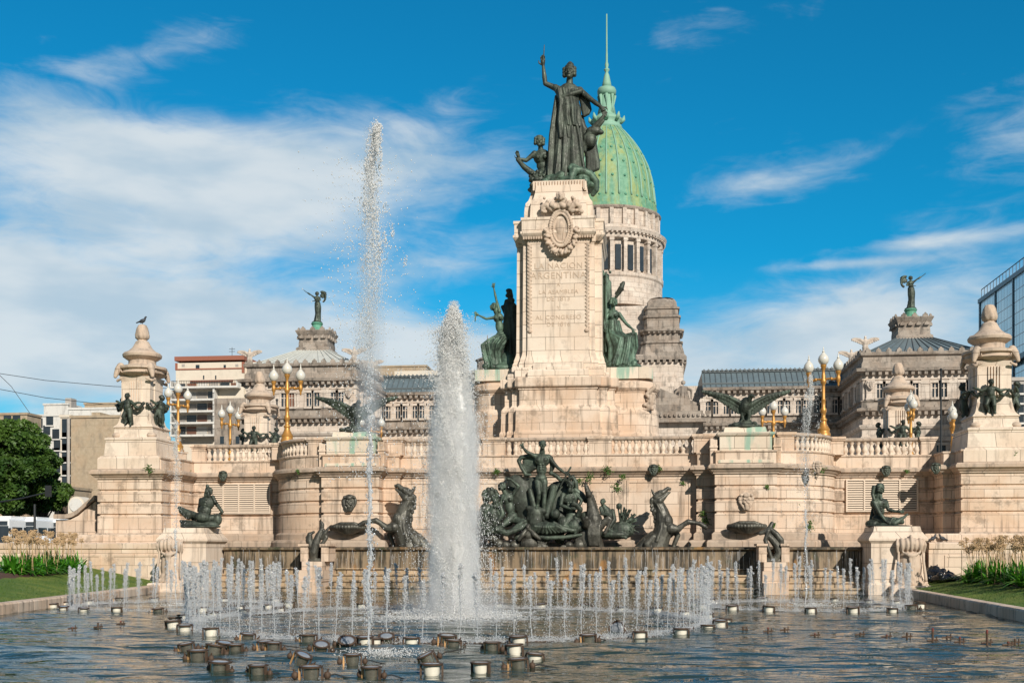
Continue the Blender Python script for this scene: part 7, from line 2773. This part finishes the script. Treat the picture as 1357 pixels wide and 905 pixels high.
def tall_jet(px, py, H, label, wid, dens, burst=True):
    p = on_water(px, py)
    root = empty('tall_water_jet', (p.x, p.y, 0))
    tag(root, label, 'water jet', 'tall thin water jets')
    parts = [strand(H * 0.42, 0.018, 0.03, 90, 7, 0.02)]
    n = int(900 * dens)
    z = H * (0.05 + 0.6 * nrg.random(n))
    P = np.stack([nrg.normal(0, .035, n), nrg.normal(0, .035, n), z], 1)
    parts.append(drops(P, 0.006 + 0.012 * nrg.random(n), 1.8))
    V, T = merge(parts)
    np_mesh('stem', V, T, M['jet'], root)
    if burst:
        parts = []
        n = int(8000 * dens)
        t = nrg.random(n) ** 1.35            # 0 = tip, 1 = lower end of the plume
        z = H * (1.0 - 0.46 * t)
        drift = -0.18 * t * wid + 0.08 * wid * np.sin(z * 2.2)
        sx = wid * (0.04 + 0.18 * np.sqrt(t))
        P = np.stack([nrg.normal(0, 1, n) * sx * 0.5 + drift + 0.12 * wid, nrg.normal(0, 1, n) * sx * .5, z + nrg.normal(0, .03, n)], 1)
        parts.append(drops(P, (0.0028 + 0.0075 * nrg.random(n) ** 2.5) * (1.1 - 0.35 * t), 2.0))
        for i in range(int(60 * dens)):
            t0 = nrg.random() ** 1.6 * 0.9
            m = 30
            c = np.array([nrg.normal(0.1 * wid, 0.04 + .18 * t0 * wid), nrg.normal(0, .1), H * (1.0 - 0.30 * t0)])
            parts.append(drops(c + nrg.normal(0, 1, (m, 3)) * [.02, .02, .07], 0.003 + 0.006 * nrg.random(m), 2.6))
        n = int(2600 * dens)                     # drizzle blown left and falling
        t = nrg.random(n)
        P = np.stack([nrg.normal(-0.10, .36, n) * wid, nrg.normal(0, .3, n), H * (0.95 - 0.62 * t)], 1)
        parts.append(drops(P, 0.004 + 0.008 * nrg.random(n) ** 2, 1.6))
        V, T = merge(parts)
        np_mesh('plume', V, T, M['spray'], root)
        if dens > 0.9:
            m_ = MB(); m_.lathe(0, 0, [(0.3, H * .42), (0.6, H * .5), (0.6, H * .8), (0.2, H)], 16)
            m_.build('plume_mist', M['mist_tall'], root)
    n = 900
    a = nrg.random(n) * 6.28; rad = 0.05 + 0.8 * nrg.random(n) ** 1.4
    P = np.stack([rad * np.cos(a) + 0.2, rad * np.sin(a) * .7, 0.01 + 0.10 * nrg.random(n) ** 2], 1)
    V, T = drops(P, 0.005 + 0.010 * nrg.random(n), 0.8)
    np_mesh('splash', V, T, M['spray'], root)


tall_jet(490, 868, (868 - 170) * 18.6 / 1500 + 0.03, 'very tall thin jet with a drifting plume left of the main water column', 1.0, 1.0)
tall_jet(1068, 803, 7.0, 'tall thin jet rising in front of the right bastion from the right ring', 0.85, 0.42)
tall_jet(233, 803, 5.6, 'tall thin jet in front of the left seated bronze from the left ring', 0.45, 0.25)
tall_jet(601, 818, 1.9, 'short thick inner jet at the foot of the main water column', 0.3, 0.15)

# foreground lamps ------------------------------------------------------------
fore = [(262, 874, 0, 0, 0), (248, 862, 0, 5, -8), (283, 866, 0, -6, 8), (291, 890, 0, 0, 4), (312, 864, 0, 0, 0), (296, 861, 0, 8, 8), (342, 893, 0, 0, 0), (362, 861, 0, 0, 3), (352, 859, 0, 3, -4),
        (398, 877, 0, 8, 24), (425, 862, 0, 22, 6), (412, 897, 0, 0, 0), (467, 878, 0, 0, 0), (492, 896, 0, 0, 0), (569, 877, 0, 12, -24), (572, 893, 1, 0, 0), (600, 858, 0, 0, 4), (637, 890, 1, 0, 0),
        (652, 861, 0, 0, 0), (682, 865, 1, 0, -4), (687, 885, 0, 0, -4), (708, 877, 1, 0, 5), (545, 855, 1, 0, 0), (484, 854, 1, 4, 0), (460, 857, 0, 30, 5), (512, 851, 0, 20, -5)]
fl = sorted([(f, i) for i, f in enumerate(fore)])
for k, (f, i) in enumerate(fl):
    px, py, kd, tx, ty = f
    p = on_water(px, py)
    place_spot(p.x, p.y, kd, '%s foreground spotlight from the left in the cluster nearest the viewer' % ORD[k], 'spotlights nearest the viewer', (tx, ty), rng.uniform(0.76, 0.9), -0.01)

# bare pipe stubs with red caps on the right
stubs = [(1018, 838), (1040, 836), (1080, 843), (1140, 842), (1175, 845), (1202, 845), (1236, 850), (1272, 852), (1308, 853), (1345, 853), (1336, 856), (985, 836), (915, 836), (130, 832), (160, 828), (225, 828), (96, 834), (1255, 846)]
st_root = []
for k, (px, py) in enumerate(sorted(stubs)):
    p = on_water(px, py)
    tall = px in (1308, 1236)
    root = empty('pipe_stub', (p.x, p.y, 0))
    h_ = 0.36 if tall else rng.uniform(0.08, 0.18)
    m_ = MB()
    m_.tube([(0, 0, -0.1), (0, 0, h_ * 0.6)], 0.022, 8); m_.tube([(-0.10, 0, 0.02), (0.10, 0.01, 0.04)], 0.02, 6); m_.tube([(0.06, 0, -0.02), (0.07, 0.0, 0.10)], 0.012, 6)
    m_.build('pipe', M['rusty'], root)
    m_ = MB(); m_.lathe(0, 0, [(0.02, h_ * 0.5), (0.022, h_ * 0.55), (0.02, h_ * .7), (0.006, h_ * .74)], 10)
    m_.build('cap', M['red'] if k % 2 == 0 or tall else M['rusty'], root)
    tag(root, '%s small rusty pipe stub from the left poking out of the water' % ORD[k], 'pipe', 'pipe stubs in the water')

# waterfall threads over the basin lip
parts = []
for i in range(210):
    x = nrg.uniform(-12.5, 12.5)
    V, T = strand(0.85 * nrg.uniform(0.5, 1), 0.004, 0.007, 12, 4, 0.01)
    V = V * [1, 1, 1] + [x, -0.19 - 0.06 * nrg.random(), 0.85 if False else 0.9]
    parts.append((V, T))
V, T = merge(parts)
o = np_mesh('water_threads', V, T, M['jet'], None, (AX, YR, 0.0))
tag(o, 'thin threads of water trickling over the dark basin lip', 'falling water', None, 'stuff')
# ------------------------------------------------------------------ planting
def strap_mesh(seed, n=70, L=0.75):
    r = random.Random(seed)
    vs, fs = [], []
    for i in range(n):
        a = r.uniform(0, 2 * pi); l = L * r.uniform(0.6, 1.15); lean = r.uniform(0.2, 1.25); w = r.uniform(0.028, 0.05)
        bx, by = r.uniform(-0.16, 0.16), r.uniform(-0.16, 0.16)
        d = Vector((cos(a), sin(a), 0)); sd = Vector((-sin(a), cos(a), 0))
        b = len(vs)
        K = 6
        for j in range(K):
            t = j / (K - 1)
            p = Vector((bx, by, 0)) + d * (l * (lean * t * 0.55 + 0.35 * lean * t * t)) + Vector((0, 0, l * (t * (1.05 - 0.3 * lean) - 0.62 * lean * t * t)))
            ww = w * (1 - t ** 3 * 0.95)
            vs.append(p - sd * ww + Vector((0, 0, 0.006))); vs.append(p + sd * ww + Vector((0, 0, 0.006)))
        for j in range(K - 1):
            fs.append((b + 2 * j, b + 2 * j + 1, b + 2 * j + 3, b + 2 * j + 2))
    me = bpy.data.meshes.new('leaves')
    me.from_pydata([tuple(v) for v in vs], [], fs); me.update()
    me.materials.append(M['strap_leaf'])
    return me


def umbel_mesh(seed):
    r = random.Random(seed)
    m_ = MB()
    h_ = r.uniform(0.95, 1.25)
    lx = r.uniform(-0.12, 0.12)
    m_.tube([(0, 0, 0), (lx * .4, 0, h_ * .5), (lx, 0, h_)], 0.008, 5)
    for i in range(46):
        d = Vector((r.gauss(0, 1), r.gauss(0, 1), r.gauss(0.2, 1))).normalized()
        q = Vector((lx, 0, h_)) + d * r.uniform(0.06, 0.11)
        m_.tube([(lx, 0, h_), tuple(q)], 0.0025, 3)
        m_.sphere(q, (0.013, 0.013, 0.016), 5, 4)
    return m_


straps = [strap_mesh(i, 64, 0.72 + 0.04 * i) for i in range(5)]
umb = []
for i in range(5):
    o = umbel_mesh(i).build('dry_flower_head', M['straw'], None)
    umb.append(o.data); bpy.data.objects.remove(o)


def on_lawn(px, py, side):
    t = 20.0
    u = (px - CX_PX) / F_PX
    while t < 60:
        Y = t * (CT + u * ST); x = ratio(px) * Y; zz_ = EYE - (py - YH_PX) / F_PX * t
        if zz_ <= lawn_z(x, side, Y): break
        t += 0.05
    return Vector((x, min(Y, 45.3), lawn_z(x, side, Y)))


BEDS = {}
# soil beds in the lawns
for side, ends in ((-1, [(112, 760, 750), (0, 770, 752)]), (1, [(1258, 768, 756), (1357, 780, 760)])):
    a, a2 = on_lawn(ends[0][0], ends[0][1], side), on_lawn(ends[0][0], ends[0][2], side)
    b, b2 = on_lawn(ends[1][0], ends[1][1], side), on_lawn(ends[1][0], ends[1][2], side)
    b = a + (b - a) * 1.25; b2 = a2 + (b2 - a2) * 1.25
    BEDS[side] = [(a.x, a.y), (b.x, b.y), (b2.x, b2.y), (a2.x, a2.y)]
    vs, fs = [], []
    for i in range(17):
        for j in range(9):
            q = a.lerp(b, i / 16).lerp(a2.lerp(b2, i / 16), j / 8)
            edge = i in (0, 16) or j in (0, 8)
            vs.append((q.x + 0.05 * sin(i * 3 + j), q.y + 0.06 * sin(i * 2 + j * 3), lawn_z(q.x, side, q.y) + (-0.05 if edge else 0.05)))
    for i in range(16):
        for j in range(8):
            k = i * 9 + j
            fs.append((k, k + 1, k + 10, k + 9) if side > 0 else (k, k + 9, k + 10, k + 1))
    m_ = MB(); m_.add(vs, fs)
    o = m_.build('flower_bed_soil', M['soil'], smooth=True)
    tag(o, kind='structure')

plants = []
for side, xr, yr, n in ((-1, (6, 104), (748, 762), 19), (1, (1284, 1390), (757, 779), 19)):
    for i in range(n):
        px = xr[0] + (xr[1] - xr[0]) * (i + 0.5) / n
        f = (i * 0.618) % 1.0
        py = (756 + 7 * f - (px - 8) * 0.03) if side < 0 else (770 + (px - 1262) * 0.08 - 9 * f)
        p = on_lawn(px, py, side)
        plants.append((p.x, p.y, side, px))
for side in (-1, 1):
    sel = sorted([q for q in plants if q[2] == side], key=lambda q: q[3])
    for k, (x, y, s, px) in enumerate(sel):
        root = empty('agapanthus_plant', (x, y, lawn_z(x, side, y)))
        tag(root, '%s strap-leaved plant from the left in the %s flower bed' % (ORD[k], 'left' if side < 0 else 'right'), 'plant', 'strap-leaved plants in the %s bed' % ('left' if side < 0 else 'right'))
        o = bpy.data.objects.new('leaves', straps[k % 5]); COL.objects.link(o); o.parent = root
        o.rotation_euler = (0, 0, k * 1.3); o.scale = (1.25, 1.25, 1.05 + 0.2 * sin(k * 2.1))
        for j in range(3 + k % 2):
            u = bpy.data.objects.new('dry_flower_head', umb[(k + j) % 5]); COL.objects.link(u); u.parent = root
            u.location = (rng.uniform(-.3, .3), rng.uniform(-.3, .5), 0); u.rotation_euler = (rng.uniform(-.12, .12), rng.uniform(-.12, .12), rng.uniform(0, 6)); u.scale = (1.15,) * 3

# grass blades over the front of the lawns
r = np.random.default_rng(5)
parts = []
for side, a, b in ((-1, pL, pL2), (1, pR, pR2)):
    n = 26000
    t = r.random(n) ** 0.8
    bd = BEDS[side]
    w = r.random(n) ** 1.3 * 4.2
    bx = a.x + (b.x - a.x) * t * 0.8 + side * (0.3 + w)
    by = a.y + (b.y - a.y) * t * 0.8
    bz = np.array([lawn_z(x_, side, y_) for x_, y_ in zip(bx, by)]) - 0.01
    ins = np.zeros(n, dtype=bool)
    for i in range(4):
        (x1_, y1_), (x2_, y2_) = bd[i], bd[(i + 1) % 4]
        c_ = ((y1_ > by) != (y2_ > by)) & (bx < (x2_ - x1_) * (by - y1_) / (y2_ - y1_ + 1e-9) + x1_)
        ins ^= c_
    bx, by, bz = bx[~ins], by[~ins], bz[~ins]
    n = len(bx)
    h_ = 0.03 + 0.035 * r.random(n)
    an = r.random(n) * pi
    dx, dy = np.cos(an) * 0.008, np.sin(an) * 0.008
    V = np.stack([np.stack([bx - dx, by - dy, bz], 1), np.stack([bx + dx, by + dy, bz], 1), np.stack([bx + r.normal(0, .02, n), by + r.normal(0, .02, n), bz + h_], 1)], 1).reshape(-1, 3)
    o = np_mesh('grass_blades', V, np.arange(3 * n).reshape(n, 3), M['strap_leaf'] if False else M['tree_leaf'])
    tag(o, 'short grass blades of the %s lawn' % ('left' if side < 0 else 'right'), 'grass', None, 'stuff')

# rubbish bags
for k, (px, py, sx, sz) in enumerate(((1231, 770, 0.46, 0.56), (1254, 771, 0.56, 0.34))):
    p = on_lawn(px, py, 1)
    S = Sculpt(0, 0, 1.0)
    S.ball((0, -sz * .5, 0), (sx, 0.4, sz * .55))
    for i in range(9):
        S.ball((rng.uniform(-sx, sx) * .7, -rng.uniform(0.1, sz * .9), rng.uniform(-.2, .3)), rng.uniform(0.12, 0.2), None, 8)
    S.limb([(0.0, -sz, 0, 0.06), (0.1, -sz - 0.16, 0, 0.02)])
    if k == 0: S.limb([(-0.1, -sz, 0, 0.06), (-0.16, -sz - 0.12, 0, 0.02)])
    o = S.build('rubbish_bag', M['bag'], None, (p.x, p.y, p.z - 0.04), 0.03, 0)
    tag(o, ['upright tied black rubbish bag beside the right pedestal', 'low slumped black rubbish bag nearer the plants on the right lawn'][k], 'bag')

# small weeds growing out of the walls
wd = []
r = random.Random(4)


def weed_mesh(n, L):
    vs, fs = [], []
    for i in range(n):
        c = Vector((max(-2 * L, min(2 * L, r.gauss(0, L))) * .8, r.uniform(-0.12, 0.0), max(-1.4 * L, min(1.4 * L, r.gauss(0, L * .6)))))
        u = Vector((r.gauss(0, 1), r.gauss(0, .6), r.gauss(0, 1))).normalized() * r.uniform(.03, .07)
        v = u.cross(Vector((r.gauss(0, .5), 1, r.gauss(0, .5)))).normalized() * .03
        b = len(vs)
        vs += [c - u, c + v, c + u, c - v]; fs.append((b, b + 1, b + 2, b + 3))
    me = bpy.data.meshes.new('weed'); me.from_pydata([tuple(q) for q in vs], [], fs); me.update(); me.materials.append(M['weed'])
    return me


wms = [weed_mesh(60, 0.13), weed_mesh(90, 0.19), weed_mesh(40, 0.09)]
weeds = [(659, 625, YC, 0, 'above the head of the raised-arm nymph'), (805, 623, YC, 1, 'on the cornice right of the standing bronze man'), (782, 632, YC, 1, 'hanging under the cornice above the front horse'),
         (768, 637, YC, 0, 'just left of the one hanging above the front horse'), (818, 647, YC, 1, 'on the wall above the bronze reeds'), (825, 632, YC, 0, 'below the cornice between the horses'),
         (873, 621, YC, 0, 'beside the cornice lion head'), (935, 690, 47.7, 1, 'at the hoof of the right rearing horse'), (932, 680, 47.7, 0, 'just above the hoof of the right rearing horse'),
         (1017, 645, YP, 2, 'on the right pier beside the lion mask'), (1073, 697, 47.6, 1, 'low on the right bastion'), (1057, 670, 47.5, 2, 'halfway up the right bastion'), (1085, 622, 47.8, 1, 'under the stone lion head on the right bastion'),
         (1025, 696, YP, 2, 'low on the right pier near the shell bowl'), (252, 623, YG, 2, 'on the cornice above the left seated bronze'), (397, 625, 47.5, 2, 'on the cornice of the left bastion'), (823, 730, 46.4, 2, 'at the basin ledge'),
         (1200, 640 - 15, YG, 2, 'on the cornice above the right vent'), (200, 621, YB, 1, 'on the foot of the far left column'), (1346, 600, YB, 2, 'on the pedestal of the far right column'), (905, 640, YC, 2, 'at the right end of the central wall')]
for i, (px, py, Y, k, lb) in enumerate(weeds):
    p = at(px, py, Y - 0.1)
    o = bpy.data.objects.new('wall_weed', wms[k]); COL.objects.link(o); o.location = (p.x, Y - (0.28 if py < 633 and py > 615 else 0.0), p.z)
    o.rotation_euler = (0, i * 1.1, 0); o.scale = (0.75,) * 3
    tag(o, 'small green weed %s' % lb, 'plant', 'weeds growing out of the terrace wall')
